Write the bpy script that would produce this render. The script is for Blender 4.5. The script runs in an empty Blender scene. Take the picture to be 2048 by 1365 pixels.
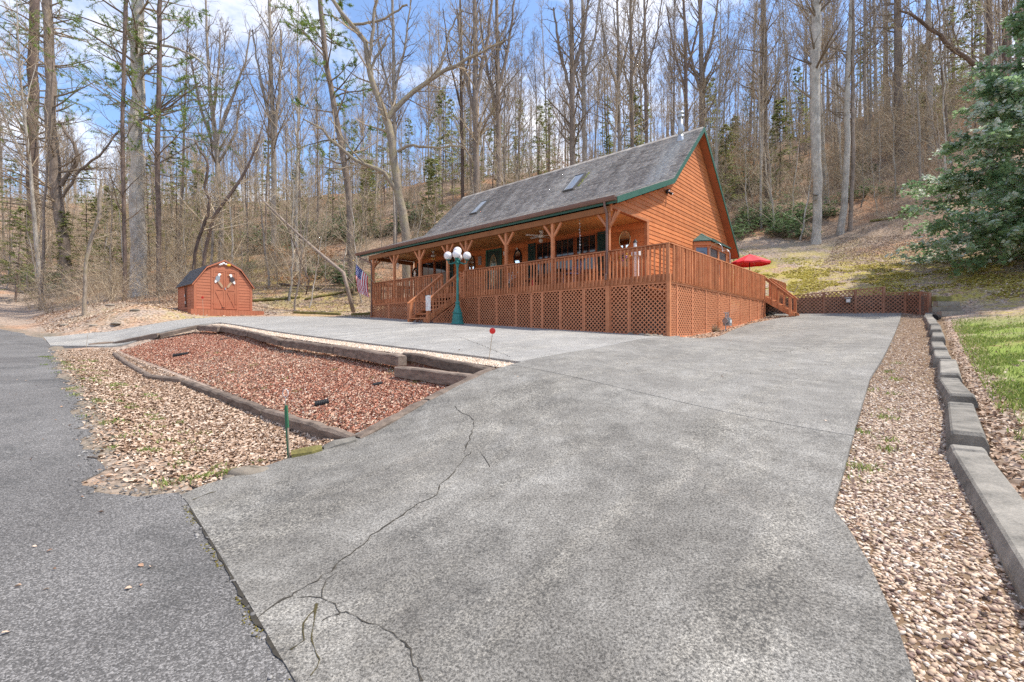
import bpy, math, random
import numpy as np
from mathutils import Vector, Matrix

# ------------------------------------------------------------------ camera, sky, sun
S = bpy.context.scene
COL = S.collection
F = 927.0; UC = 1024.0; VC = 669.0           # focal length and principal point in photograph pixels
cam = bpy.data.cameras.new('camera'); camo = bpy.data.objects.new('camera', cam); COL.objects.link(camo)
cam.sensor_width = 36.0; cam.lens = 36.0 * F / 2048.0
cam.shift_y = -(682.5 - VC) / 2048.0
cam.clip_start = 0.05; cam.clip_end = 900
camo.location = (0, 0, 0); camo.rotation_euler = (math.radians(90), 0, 0)
S.camera = camo
dLx, dLy = -0.743, 0.669                      # direction along the house front, away to the left
dRx, dRy = 0.669, 0.743                       # direction from the road up to the hill
SUN = Vector((dRx*.40 - dLx*.42, dRy*.40 - dLy*.42, .95)).normalized()
W = bpy.data.worlds.new('World'); S.world = W; W.use_nodes = True
def build_world():
    nt = W.node_tree; n = nt.nodes; l = nt.links
    n.clear()
    out = n.new('ShaderNodeOutputWorld'); bg = n.new('ShaderNodeBackground')
    sky = n.new('ShaderNodeTexSky'); sky.sky_type = 'NISHITA'; sky.sun_disc = False
    sky.sun_elevation = math.asin(SUN.z); sky.sun_rotation = math.atan2(SUN.x, SUN.y)
    sky.air_density = 1.0; sky.dust_density = .6; sky.ozone_density = 2.0
    tc = n.new('ShaderNodeTexCoord'); sx = n.new('ShaderNodeSeparateXYZ'); l.new(tc.outputs['Generated'], sx.inputs[0])
    ad = n.new('ShaderNodeMath'); ad.operation = 'MAXIMUM'; ad.inputs[1].default_value = 0.0; l.new(sx.outputs[2], ad.inputs[0])
    ad2 = n.new('ShaderNodeMath'); ad2.inputs[1].default_value = .22; l.new(ad.outputs[0], ad2.inputs[0])
    cx = n.new('ShaderNodeCombineXYZ')
    for i in (0, 1):
        d = n.new('ShaderNodeMath'); d.operation = 'DIVIDE'; l.new(sx.outputs[i], d.inputs[0]); l.new(ad2.outputs[0], d.inputs[1]); l.new(d.outputs[0], cx.inputs[i])
    mp = n.new('ShaderNodeMapping'); mp.inputs['Location'].default_value = (7.3, 2.9, 0); mp.inputs['Scale'].default_value = (1.0, 1.35, 1); mp.inputs['Rotation'].default_value = (0, 0, .5)
    l.new(cx.outputs[0], mp.inputs[0])
    no = n.new('ShaderNodeTexNoise'); no.inputs['Scale'].default_value = 1.5; no.inputs['Detail'].default_value = 9; no.inputs['Roughness'].default_value = .62; no.inputs['Distortion'].default_value = .35
    l.new(mp.outputs[0], no.inputs['Vector'])
    rp = n.new('ShaderNodeValToRGB'); rp.color_ramp.elements[0].position = .46; rp.color_ramp.elements[1].position = .72
    rp.color_ramp.elements[0].color = (.04, .04, .04, 1); rp.color_ramp.elements[1].color = (.92, .92, .92, 1)
    l.new(no.outputs[0], rp.inputs[0])
    mx = n.new('ShaderNodeMix'); mx.data_type = 'RGBA'; l.new(rp.outputs[0], mx.inputs[0])
    tint = n.new('ShaderNodeMix'); tint.data_type = 'RGBA'; tint.blend_type = 'MULTIPLY'; tint.inputs[0].default_value = 1
    tint.inputs[7].default_value = SKYTINT
    l.new(sky.outputs[0], tint.inputs[6])
    l.new(tint.outputs[2], mx.inputs[6]); mx.inputs[7].default_value = CLOUD
    l.new(mx.outputs[2], bg.inputs[0]); bg.inputs[1].default_value = SKY_STRENGTH
    l.new(bg.outputs[0], out.inputs[0])
SKY_STRENGTH = .15; SKYTINT = (.74, .88, 1.0, 1); CLOUD = (7.0, 6.5, 5.9, 1)
build_world()
sl = bpy.data.lights.new('sun', 'SUN'); sl.energy = 3.1; sl.angle = math.radians(2.0); sl.color = (1, .93, .82)
so = bpy.data.objects.new('sun', sl); COL.objects.link(so)
so.rotation_euler = SUN.to_track_quat('Z', 'Y').to_euler()
S.view_settings.view_transform = 'Standard'; S.view_settings.look = 'None'
S.view_settings.gamma = 1; S.view_settings.use_curve_mapping = False
S.view_settings.exposure = 0.92
S.render.engine = 'CYCLES'
S.cycles.max_bounces = 5; S.cycles.diffuse_bounces = 3; S.cycles.glossy_bounces = 2; S.cycles.transmission_bounces = 3
S.cycles.transparent_max_bounces = 6
S.cycles.use_denoising = False

# ------------------------------------------------------------------ helpers
class MB:
    """collects vertices and faces, then links them as one mesh object"""
    def __init__(s): s.v = []; s.f = []; s.mi = []; s.n = 0
    def add(s, v, f, m=0):
        k = s.n; v = [tuple(p) for p in v]
        s.v += v; s.n += len(v)
        s.f += [tuple(i + k for i in q) for q in f]; s.mi += [m] * len(f); return s
    def box(s, c, d, rz=0, m=0, rot=None):
        x, y, z = d[0]/2, d[1]/2, d[2]/2
        p = [Vector((a*x, b*y, g*z)) for g in (-1, 1) for a, b in ((-1,-1),(1,-1),(1,1),(-1,1))]
        R = rot if rot is not None else Matrix.Rotation(rz, 3, 'Z')
        c = Vector(c)
        return s.add([R @ q + c for q in p], [(3,2,1,0),(4,5,6,7),(0,1,5,4),(1,2,6,5),(2,3,7,6),(3,0,4,7)], m)
    def bx(s, x0, x1, y0, y1, z0, z1, m=0):
        return s.box(((x0+x1)/2, (y0+y1)/2, (z0+z1)/2), (abs(x1-x0), abs(y1-y0), abs(z1-z0)), m=m)
    def bar(s, p, q, w, h, m=0, up=(0,0,1)):
        p = Vector(p); q = Vector(q); d = (q-p); L = d.length; d = d/L
        u = Vector(up); x = d.cross(u)
        if x.length < 1e-4: x = d.cross(Vector((1,0,0)))
        x.normalize(); z = x.cross(d)
        R = Matrix((x, d, z)).transposed()
        return s.box((p+q)/2, (w, L, h), rot=R, m=m)
    def prism(s, poly, off, m=0):
        """poly: 3D points of a planar outline; off: extrusion vector"""
        n = len(poly); o = Vector(off); a = [Vector(p) for p in poly]; b = [p + o for p in a]
        f = [tuple(range(n)), tuple(range(2*n-1, n-1, -1))] + [(i, i+n, (i+1) % n + n, (i+1) % n) for i in range(n)]
        return s.add(a + b, f, m)
    def tube(s, pts, rad, sides=8, m=0, cap=True):
        pts = [Vector(p) for p in pts]; n = len(pts)
        if not hasattr(rad, '__len__'): rad = [rad]*n
        V = []; ref = None
        for i, p in enumerate(pts):
            t = (pts[min(i+1, n-1)] - pts[max(i-1, 0)]).normalized()
            if ref is None:
                ref = Vector((0,0,1)) if abs(t.z) < .9 else Vector((1,0,0))
            x = t.cross(ref)
            if x.length < 1e-4: x = t.cross(Vector((.3,1,.2)))
            x.normalize(); y = t.cross(x); ref = -y if False else ref
            for j in range(sides):
                an = 2*math.pi*j/sides
                V.append(p + rad[i]*(math.cos(an)*x + math.sin(an)*y))
        Fc = [(i*sides+j, i*sides+(j+1) % sides, (i+1)*sides+(j+1) % sides, (i+1)*sides+j) for i in range(n-1) for j in range(sides)]
        if cap: Fc += [tuple(range(sides))[::-1], tuple(range((n-1)*sides, n*sides))]
        return s.add(V, Fc, m)
    def lathe(s, c, prof, sides=16, m=0):
        """prof: (radius, z) from the bottom up, about a vertical axis at c"""
        return s.tube([(c[0], c[1], c[2]+z) for r, z in prof], [max(r, .0005) for r, z in prof], sides, m) if False else s._lathe(c, prof, sides, m)
    def _lathe(s, c, prof, sides, m):
        V = []; n = len(prof)
        for r, z in prof:
            r = max(r, .0005)
            for j in range(sides):
                an = 2*math.pi*j/sides; V.append((c[0]+r*math.cos(an), c[1]+r*math.sin(an), c[2]+z))
        Fc = [(i*sides+j, i*sides+(j+1) % sides, (i+1)*sides+(j+1) % sides, (i+1)*sides+j) for i in range(n-1) for j in range(sides)]
        Fc += [tuple(range(sides))[::-1], tuple(range((n-1)*sides, n*sides))]
        return s.add(V, Fc, m)
    def ball(s, c, r, seg=12, ring=8, m=0, sc=(1,1,1)):
        return s.lathe_scaled(c, [(r*math.sin(math.pi*i/ring), -r*math.cos(math.pi*i/ring)) for i in range(ring+1)], seg, m, sc)
    def lathe_scaled(s, c, prof, sides, m, sc):
        t = MB(); t._lathe((0,0,0), prof, sides, m)
        s.add([(c[0]+p[0]*sc[0], c[1]+p[1]*sc[1], c[2]+p[2]*sc[2]) for p in t.v], t.f, m); return s
    def build(s, name, mats, parent=None, smooth=False):
        me = bpy.data.meshes.new(name); me.from_pydata([tuple(p) for p in s.v], [], s.f)
        if not isinstance(mats, (list, tuple)): mats = [mats]
        for m in mats: me.materials.append(m)
        if len(mats) > 1: me.polygons.foreach_set('material_index', s.mi)
        if smooth: me.polygons.foreach_set('use_smooth', [True]*len(me.polygons))
        me.update()
        return link(name, me, parent)
def link(name, me, parent=None):
    o = bpy.data.objects.new(name, me); COL.objects.link(o)
    if parent is not None: o.parent = parent
    return o
def smooth_by_angle(o, deg=35):
    me = o.data
    me.polygons.foreach_set('use_smooth', [True]*len(me.polygons))
    try: me.set_sharp_from_angle(angle=math.radians(deg))
    except Exception: pass
    return o
def tag(o, label=None, cat=None, group=None, kind=None):
    if label: o['label'] = label
    if cat: o['category'] = cat
    if group: o['group'] = group
    if kind: o['kind'] = kind
    return o
def empty(name, loc=(0,0,0), rz=0, label=None, cat=None, group=None, kind=None):
    o = bpy.data.objects.new(name, None); COL.objects.link(o); o.location = loc; o.rotation_euler = (0,0,rz)
    o.empty_display_size = .1
    return tag(o, label, cat, group, kind)
def copy_tree(o, parent=None):
    c = o.copy(); COL.objects.link(c)
    if parent is not None: c.parent = parent
    for ch in CH.get(o.name, None) or [k for k in o.children]: copy_tree(ch, c)
    return c
CH = {}
def np_mesh(name, V, Fq, attrs=None, mat=None, smooth=False):
    """fast mesh from numpy arrays: V (n,3), Fq (m,k) with k = 3 or 4; attrs: per-face float arrays"""
    me = bpy.data.meshes.new(name); V = np.asarray(V, np.float32); Fq = np.asarray(Fq, np.int32)
    m, k = Fq.shape
    me.vertices.add(len(V)); me.vertices.foreach_set('co', V.ravel())
    me.loops.add(m*k); me.loops.foreach_set('vertex_index', Fq.ravel())
    me.polygons.add(m); me.polygons.foreach_set('loop_start', np.arange(0, m*k, k, dtype=np.int32))
    if smooth: me.polygons.foreach_set('use_smooth', np.ones(m, bool))
    for nm, arr in (attrs or {}).items():
        at = me.attributes.new(nm, 'FLOAT', 'FACE' if len(arr) == m else 'POINT'); at.data.foreach_set('value', np.asarray(arr, np.float32))
    if mat is not None: me.materials.append(mat)
    me.update(calc_edges=True)
    return me

# ------------------------------------------------------------------ materials
MATS = {}
def newmat(name):
    m = bpy.data.materials.new(name); m.use_nodes = True; MATS[name] = m
    nt = m.node_tree; b = nt.nodes['Principled BSDF']
    b.inputs['Specular IOR Level'].default_value = .3
    return m, nt, nt.nodes, nt.links, b
def noise(n, l, vec, scale, detail=5, rough=.6, dist=0):
    t = n.new('ShaderNodeTexNoise'); t.inputs['Scale'].default_value = scale; t.inputs['Detail'].default_value = detail
    t.inputs['Roughness'].default_value = rough; t.inputs['Distortion'].default_value = dist
    if vec is not None: l.new(vec, t.inputs['Vector'])
    return t.outputs[0]
def ramp(n, l, fac, stops, interp='LINEAR'):
    r = n.new('ShaderNodeValToRGB'); cr = r.color_ramp; cr.interpolation = interp
    while len(cr.elements) < len(stops): cr.elements.new(.5)
    for e, (p, c) in zip(cr.elements, stops):
        e.position = p; e.color = (c, c, c, 1) if not hasattr(c, '__len__') else tuple(c[:3]) + (1,)
    l.new(fac, r.inputs[0]); return r.outputs[0]
def mixc(n, l, fac, a, b, mode='MIX'):
    x = n.new('ShaderNodeMix'); x.data_type = 'RGBA'; x.blend_type = mode
    for s, v in ((0, fac), (6, a), (7, b)):
        if isinstance(v, bpy.types.NodeSocket): l.new(v, x.inputs[s])
        elif hasattr(v, '__len__'): x.inputs[s].default_value = tuple(v[:3]) + (1,)
        else: x.inputs[s].default_value = v if s == 0 else (v, v, v, 1)
    return x.outputs[2]
def mathn(n, l, op, a, b=None):
    x = n.new('ShaderNodeMath'); x.operation = op
    for s, v in ((0, a), (1, b)):
        if v is None: continue
        if isinstance(v, bpy.types.NodeSocket): l.new(v, x.inputs[s])
        else: x.inputs[s].default_value = v
    return x.outputs[0]
def bump(n, l, b, h, strength=.3, dist=.01):
    x = n.new('ShaderNodeBump'); x.inputs['Strength'].default_value = strength; x.inputs['Distance'].default_value = dist
    l.new(h, x.inputs['Height']); l.new(x.outputs[0], b.inputs['Normal'])
def objvec(n, l, scale=(1,1,1), world=False):
    if world:
        g = n.new('ShaderNodeNewGeometry'); src = g.outputs['Position']
    else:
        g = n.new('ShaderNodeTexCoord'); src = g.outputs['Object']
    mp = n.new('ShaderNodeMapping'); mp.inputs['Scale'].default_value = scale; l.new(src, mp.inputs[0]); return mp.outputs[0]
def surf(name, dark, light, scale=8, stretch=(1,1,1), rough=.7, bs=.25, bd=.01, var=.12, metal=0, spec=.3, attr=None, world=False, fine=60):
    """two-tone noisy surface with fine grain, per-object (or per-face attribute) lightness variation"""
    m, nt, n, l, b = newmat(name)
    v = objvec(n, l, stretch, world)
    a = noise(n, l, v, scale); f = noise(n, l, v, fine, 3)
    s = mathn(n, l, 'ADD', mathn(n, l, 'MULTIPLY', a, .65), mathn(n, l, 'MULTIPLY', f, .35))
    c = ramp(n, l, s, [(.3, dark), (.7, light)])
    if attr:
        at = n.new('ShaderNodeAttribute'); at.attribute_name = attr; rv = at.outputs['Fac']
    else:
        oi = n.new('ShaderNodeObjectInfo'); rv = oi.outputs['Random']
    k = mathn(n, l, 'ADD', mathn(n, l, 'MULTIPLY', rv, 2*var), 1-var)
    c = mixc(n, l, 1, c, k, 'MULTIPLY')
    l.new(c, b.inputs['Base Color']); b.inputs['Roughness'].default_value = rough; b.inputs['Metallic'].default_value = metal
    b.inputs['Specular IOR Level'].default_value = spec
    if bs: bump(n, l, b, s, bs, bd)
    return m
def leafmat(name, stops, rough=.55, spec=.3, trans=0.0, attr='rnd'):
    m, nt, n, l, b = newmat(name)
    at = n.new('ShaderNodeAttribute'); at.attribute_name = attr
    c = ramp(n, l, at.outputs['Fac'], stops)
    l.new(c, b.inputs['Base Color']); b.inputs['Roughness'].default_value = rough; b.inputs['Specular IOR Level'].default_value = spec
    if trans:
        out = n['Material Output']; tr = n.new('ShaderNodeBsdfTranslucent'); l.new(c, tr.inputs[0])
        mx = n.new('ShaderNodeMixShader'); mx.inputs[0].default_value = trans
        l.new(b.outputs[0], mx.inputs[1]); l.new(tr.outputs[0], mx.inputs[2]); l.new(mx.outputs[0], out.inputs[0])
    return m
def plain(name, c, rough=.5, metal=0, spec=.5, emit=None):
    return surf(name, tuple(x*.88 for x in c), tuple(min(1, x*1.08) for x in c), 6, rough=rough, bs=.08, bd=.003, var=.05, metal=metal, spec=spec)

M_wood   = surf('stained_wood', (.37,.130,.055), (.62,.260,.122), 3, (1,1,1), rough=.62, bs=.3, var=.2, world=True)
M_siding = surf('stained_siding', (.43,.135,.044), (.62,.220,.080), 2.5, (1,1,1), rough=.6, bs=.3, var=.15, world=True)
M_lattice= surf('lattice_wood', (.49,.180,.085), (.66,.285,.145), 4, rough=.7, bs=.2, var=.08, world=True)
M_ceil   = surf('porch_ceiling_wood', (.50,.25,.09), (.66,.36,.14), 3, rough=.6, bs=.1, var=.1, world=True)
M_beam   = surf('aged_beam_wood', (.22,.085,.03), (.36,.145,.055), 3, rough=.7, bs=.2, var=.1, world=True)
M_green  = surf('green_trim_paint', (.030,.095,.070), (.050,.135,.100), 3, rough=.5, bs=.05, var=.05)
M_gutter = surf('brown_gutter_metal', (.15,.075,.055), (.21,.11,.08), 3, rough=.4, bs=.03, var=.04, spec=.5)
M_shut   = plain('dark_green_shutter', (.010,.045,.042), .45)
M_glassd = plain('dark_window_glass', (.012,.014,.018), .06, spec=.9)
M_frame  = surf('window_frame_wood', (.25,.075,.03), (.36,.115,.045), 5, rough=.5, bs=.05)
M_white  = plain('white_paint', (.72,.72,.70), .45)
M_grey   = plain('grey_metal', (.36,.37,.38), .4, .6)
M_galv   = surf('galvanised_steel', (.38,.39,.40), (.55,.56,.57), 4, rough=.35, bs=.02, metal=.7, var=.03)
M_black  = plain('black_plastic', (.016,.016,.018), .6, 0, .25)
M_teal   = surf('verdigris_green_paint', (.012,.12,.105), (.03,.22,.19), 7, rough=.42, bs=.1, bd=.004, var=.03, spec=.5)
M_globe  = plain('opal_globe_glass', (.80,.76,.76), .25)
M_found  = surf('foundation_block', (.10,.09,.085), (.17,.155,.145), 4, rough=.9)
M_timber = surf('weathered_timber', (.060,.044,.034), (.30,.23,.18), 5, (1,1,3), rough=.85, bs=.9, bd=.02, var=.2, world=True, fine=45)
M_timber_moss = surf('mossy_timber', (.09,.075,.03), (.26,.23,.07), 4, rough=.9, bs=.9, bd=.02, var=.2, world=True, fine=45)
M_block  = surf('weathered_concrete_stop', (.085,.08,.070), (.34,.31,.265), 5, rough=.95, bs=1.0, bd=.012, var=.2, world=True, fine=70)
M_red    = plain('red_fabric', (.72,.025,.035), .6)
M_redp   = plain('red_reflector', (.70,.02,.015), .3)
M_mirror = newmat('mirror_glass')[0]; MATS['mirror_glass'].node_tree.nodes['Principled BSDF'].inputs['Metallic'].default_value = 1
MATS['mirror_glass'].node_tree.nodes['Principled BSDF'].inputs['Roughness'].default_value = .03
MATS['mirror_glass'].node_tree.nodes['Principled BSDF'].inputs['Base Color'].default_value = (.85,.87,.86,1)
M_shed   = surf('shed_paint', (.37,.125,.065), (.47,.175,.095), 3, rough=.65, bs=.15, var=.07, world=True)
M_shedroof = surf('dark_shingle', (.095,.10,.108), (.18,.188,.20), 10, rough=.9, bs=.5, var=.15, attr='rnd')
M_fence = surf('weathered_lattice', (.25,.12,.07), (.42,.23,.15), 4, rough=.8, bs=.2, var=.1, world=True)
M_stone  = surf('field_stone', (.16,.135,.105), (.34,.29,.23), 6, rough=.9, bs=.6, bd=.02, var=.25)
M_redflag = plain('flag_red', (.55,.03,.05), .7); M_whiteflag = plain('flag_white', (.78,.76,.74), .7); M_blueflag = plain('flag_blue', (.03,.045,.20), .7)
M_gold   = plain('gold_tip', (.6,.42,.12), .35, .7)
M_rope   = plain('bleached_stick', (.42,.34,.24), .8)
M_greenst= plain('green_stake_plastic', (.03,.14,.07), .5)
M_yellow = plain('yellow_flower', (.75,.42,.02), .6); M_purple = plain('violet_flower', (.20,.08,.35), .6); M_pink = plain('pink_flower', (.6,.15,.3), .6)

def shingle_mat():
    m, nt, n, l, b = newmat('roof_shingle')
    v = objvec(n, l)
    at = n.new('ShaderNodeAttribute'); at.attribute_name = 'rnd'
    g = noise(n, l, v, 150, 2); big = noise(n, l, objvec(n, l, (.9, .18, .18)), 1.3, 4)
    c = ramp(n, l, big, [(.32, (.27,.235,.205)), (.5, (.41,.363,.315)), (.68, (.53,.477,.41))])
    c = mixc(n, l, 1, c, ramp(n, l, at.outputs['Fac'], [(0, .62), (.5, 1), (1, 1.3)]), 'MULTIPLY')
    c = mixc(n, l, 1, c, ramp(n, l, g, [(.3, .82), (.7, 1.15)]), 'MULTIPLY')
    sx = n.new('ShaderNodeSeparateXYZ'); l.new(v, sx.inputs[0])
    # lichen-pale run-off stain below the flue and old lichen near the eave
    d = mathn(n, l, 'ABSOLUTE', mathn(n, l, 'ADD', sx.outputs[0], 2.5))
    st = ramp(n, l, mathn(n, l, 'ADD', d, mathn(n, l, 'MULTIPLY', noise(n, l, v, 2.5, 4), .5)), [(.30, 1.0), (.85, 0.0)])
    st = mathn(n, l, 'MULTIPLY', st, ramp(n, l, mathn(n, l, 'MULTIPLY', sx.outputs[1], .1), [(.05, .15), (.5, 1), (.72, 1), (.74, 0)]))
    c = mixc(n, l, mathn(n, l, 'MULTIPLY', st, .75), c, (.48,.47,.44))
    lo = mathn(n, l, 'MULTIPLY', ramp(n, l, mathn(n, l, 'MULTIPLY', sx.outputs[1], .5), [(0.0, 1), (.8, 0)]), ramp(n, l, noise(n, l, v, 9, 5), [(.45, 0), (.62, .7)]))
    c = mixc(n, l, lo, c, (.22,.19,.12))
    l.new(c, b.inputs['Base Color']); b.inputs['Roughness'].default_value = .92
    bump(n, l, b, g, .5, .006); return m
M_shingle = shingle_mat()

def concrete_mat(name, lo, mid, hi, dark_amt=.8):
    m, nt, n, l, b = newmat(name)
    v = objvec(n, l, world=True)
    big = noise(n, l, v, .55, 6, .65, .3); med = noise(n, l, v, 3.2, 6, .7); fn = noise(n, l, v, 75, 4, .75); tiny = noise(n, l, v, 210, 2, .7)
    s = mathn(n, l, 'ADD', mathn(n, l, 'MULTIPLY', big, .6), mathn(n, l, 'MULTIPLY', med, .4))
    c = ramp(n, l, s, [(.36, lo), (.5, mid), (.64, hi)])
    c = mixc(n, l, 1, c, ramp(n, l, fn, [(.36, .34), (.5, .95), (.62, 1.5)]), 'MULTIPLY')
    c = mixc(n, l, 1, c, ramp(n, l, tiny, [(.33, .62), (.55, 1.08), (.7, 1.3)]), 'MULTIPLY')
    vo = n.new('ShaderNodeTexVoronoi'); vo.inputs['Scale'].default_value = 46; l.new(v, vo.inputs['Vector'])
    agg = mathn(n, l, 'MULTIPLY', ramp(n, l, vo.outputs['Distance'], [(.10, 1), (.26, 0)]), ramp(n, l, noise(n, l, v, 5, 4), [(.38, .1), (.58, 1)]))
    c = mixc(n, l, mathn(n, l, 'MULTIPLY', agg, .6), c, (.085,.083,.078))
    # dark patchy weathering, pits, and long run-off streaks down the slope
    mp2 = n.new('ShaderNodeMapping'); mp2.inputs['Rotation'].default_value = (0, 0, -math.atan2(dRy, dRx)); l.new(v, mp2.inputs[0])
    mp3 = n.new('ShaderNodeMapping'); mp3.inputs['Scale'].default_value = (.28, 1.5, 1); l.new(mp2.outputs[0], mp3.inputs[0])
    stk = noise(n, l, mp3.outputs[0], 1.1, 8, .7, .4)
    w = mathn(n, l, 'MULTIPLY', ramp(n, l, mathn(n, l, 'ADD', mathn(n, l, 'MULTIPLY', noise(n, l, v, 1.1, 10, .8), .55), mathn(n, l, 'MULTIPLY', stk, .45)), [(.485, 0), (.57, 1)]), dark_amt)
    pit = ramp(n, l, noise(n, l, v, 38, 6, .85), [(.40, 1), (.56, .10)])
    c = mixc(n, l, mathn(n, l, 'MULTIPLY', w, pit), c, (.055,.053,.050))
    pale = mathn(n, l, 'MULTIPLY', ramp(n, l, stk, [(.49, 0), (.60, .9)]), ramp(n, l, fn, [(.42, .2), (.58, 1)]))
    c = mixc(n, l, pale, c, mixc(n, l, 1, c, (1.45,1.43,1.38), 'MULTIPLY'))
    rust = mathn(n, l, 'MULTIPLY', ramp(n, l, noise(n, l, v, .8, 7, .8), [(.60, 0), (.72, .5)]), .5)
    c = mixc(n, l, rust, c, mixc(n, l, 1, c, (1.08,.92,.78), 'MULTIPLY'))
    l.new(c, b.inputs['Base Color']); b.inputs['Roughness'].default_value = .88
    h = mathn(n, l, 'ADD', mathn(n, l, 'MULTIPLY', fn, .7), mathn(n, l, 'MULTIPLY', tiny, .4))
    bump(n, l, b, h, .7, .012); return m
M_conc_apron = concrete_mat('apron_concrete', (.145,.135,.120), (.222,.209,.187), (.335,.319,.289), .95)
M_conc_pad   = concrete_mat('pad_concrete', (.255,.244,.226), (.32,.307,.286), (.375,.361,.337), .35)
M_conc_lane  = concrete_mat('lane_concrete', (.168,.158,.143), (.243,.230,.208), (.328,.312,.285), .75)
def asphalt_mat():
    m, nt, n, l, b = newmat('worn_asphalt')
    v = objvec(n, l, world=True)
    big = noise(n, l, v, .45, 5, .6, .4); vo = n.new('ShaderNodeTexVoronoi'); vo.inputs['Scale'].default_value = 130; l.new(v, vo.inputs['Vector'])
    fn = noise(n, l, v, 230, 3, .8)
    c = ramp(n, l, big, [(.35, (.112,.106,.101)), (.65, (.172,.164,.156))])
    sep = n.new('ShaderNodeSeparateColor'); l.new(vo.outputs['Color'], sep.inputs[0])
    c = mixc(n, l, 1, c, ramp(n, l, sep.outputs[0], [(0, .50), (.6, 1.0), (1, 2.1)]), 'MULTIPLY')
    c = mixc(n, l, 1, c, ramp(n, l, fn, [(.3, .6), (.7, 1.4)]), 'MULTIPLY')
    wet = mathn(n, l, 'MULTIPLY', ramp(n, l, noise(n, l, v, .55, 7, .62, .5), [(.52, 0), (.66, 1)]), ramp(n, l, noise(n, l, v, 20, 4, .7), [(.35, .4), (.6, 1)]))
    c = mixc(n, l, mathn(n, l, 'MULTIPLY', wet, .6), c, (.045,.045,.043))
    l.new(c, b.inputs['Base Color']); l.new(ramp(n, l, wet, [(0, .88), (1, .78)]), b.inputs['Roughness'])
    bump(n, l, b, mathn(n, l, 'SUBTRACT', mathn(n, l, 'MULTIPLY', fn, .4), vo.outputs['Distance']), .6, .006); return m
M_asphalt = asphalt_mat()

def ground_mat():
    m, nt, n, l, b = newmat('forest_ground')
    v = objvec(n, l, world=True)
    def A(nm):
        x = n.new('ShaderNodeAttribute'); x.attribute_name = nm; return x.outputs['Fac']
    f1 = noise(n, l, v, 14, 5, .75); f2 = noise(n, l, v, 55, 3, .7); b1 = noise(n, l, v, .7, 6, .65); b2 = noise(n, l, v, .16, 4, .6)
    vo = n.new('ShaderNodeTexVoronoi'); vo.inputs['Scale'].default_value = 15; l.new(v, vo.inputs['Vector'])
    sep = n.new('ShaderNodeSeparateColor'); l.new(vo.outputs['Color'], sep.inputs[0])
    leaf = ramp(n, l, sep.outputs[0], [(0, (.15,.11,.085)), (.35, (.33,.255,.20)), (.7, (.50,.405,.33)), (1, (.42,.28,.19))])
    leaf = mixc(n, l, 1, leaf, ramp(n, l, f1, [(.25, .5), (.7, 1.25)]), 'MULTIPLY')
    leaf = mixc(n, l, mathn(n, l, 'MULTIPLY', A('wood'), .85), leaf, mixc(n, l, 1, leaf, (.86,.78,.70), 'MULTIPLY'))
    orange = mixc(n, l, ramp(n, l, b2, [(.50, 0), (.60, .8)]), leaf, mixc(n, l, 1, leaf, (1.25,.95,.74), 'MULTIPLY'))
    moss = ramp(n, l, f1, [(.3, (.22,.18,.055)), (.55, (.42,.35,.09)), (.75, (.56,.47,.17))])
    m5 = noise(n, l, v, 3.2, 8, .8)
    mf = mathn(n, l, 'MULTIPLY', A('moss'), ramp(n, l, mathn(n, l, 'ADD', mathn(n, l, 'MULTIPLY', b1, .45), mathn(n, l, 'MULTIPLY', m5, .55)), [(.455, 0), (.54, 1)]))
    c = mixc(n, l, mf, orange, moss)
    gr = ramp(n, l, f1, [(.3, (.13,.18,.035)), (.7, (.28,.35,.08))])
    gf = mathn(n, l, 'MULTIPLY', A('lawn'), ramp(n, l, mathn(n, l, 'ADD', mathn(n, l, 'MULTIPLY', b1, .5), mathn(n, l, 'MULTIPLY', f1, .5)), [(.38, 0), (.52, 1)]))
    c = mixc(n, l, gf, c, gr)
    mul = ramp(n, l, sep.outputs[1], [(0, (.11,.035,.024)), (.5, (.30,.085,.052)), (.85, (.36,.20,.14)), (1, (.42,.36,.30))])
    c = mixc(n, l, A('mulch'), c, mul)
    peb = ramp(n, l, sep.outputs[2], [(0, (.16,.11,.08)), (.5, (.32,.24,.17)), (1, (.46,.40,.33))])
    c = mixc(n, l, A('peb'), c, mixc(n, l, 1, peb, (.62,.54,.46), 'MULTIPLY'))
    dirt = ramp(n, l, f2, [(.3, (.10,.085,.06)), (.7, (.26,.23,.18))])
    c = mixc(n, l, mathn(n, l, 'MULTIPLY', A('dirt'), ramp(n, l, b1, [(.35, .2), (.6, 1)])), c, dirt)
    l.new(c, b.inputs['Base Color']); b.inputs['Roughness'].default_value = .95; b.inputs['Specular IOR Level'].default_value = .1
    bump(n, l, b, mathn(n, l, 'ADD', f1, mathn(n, l, 'MULTIPLY', vo.outputs['Distance'], .4)), .7, .02); return m
M_ground = ground_mat()
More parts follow.
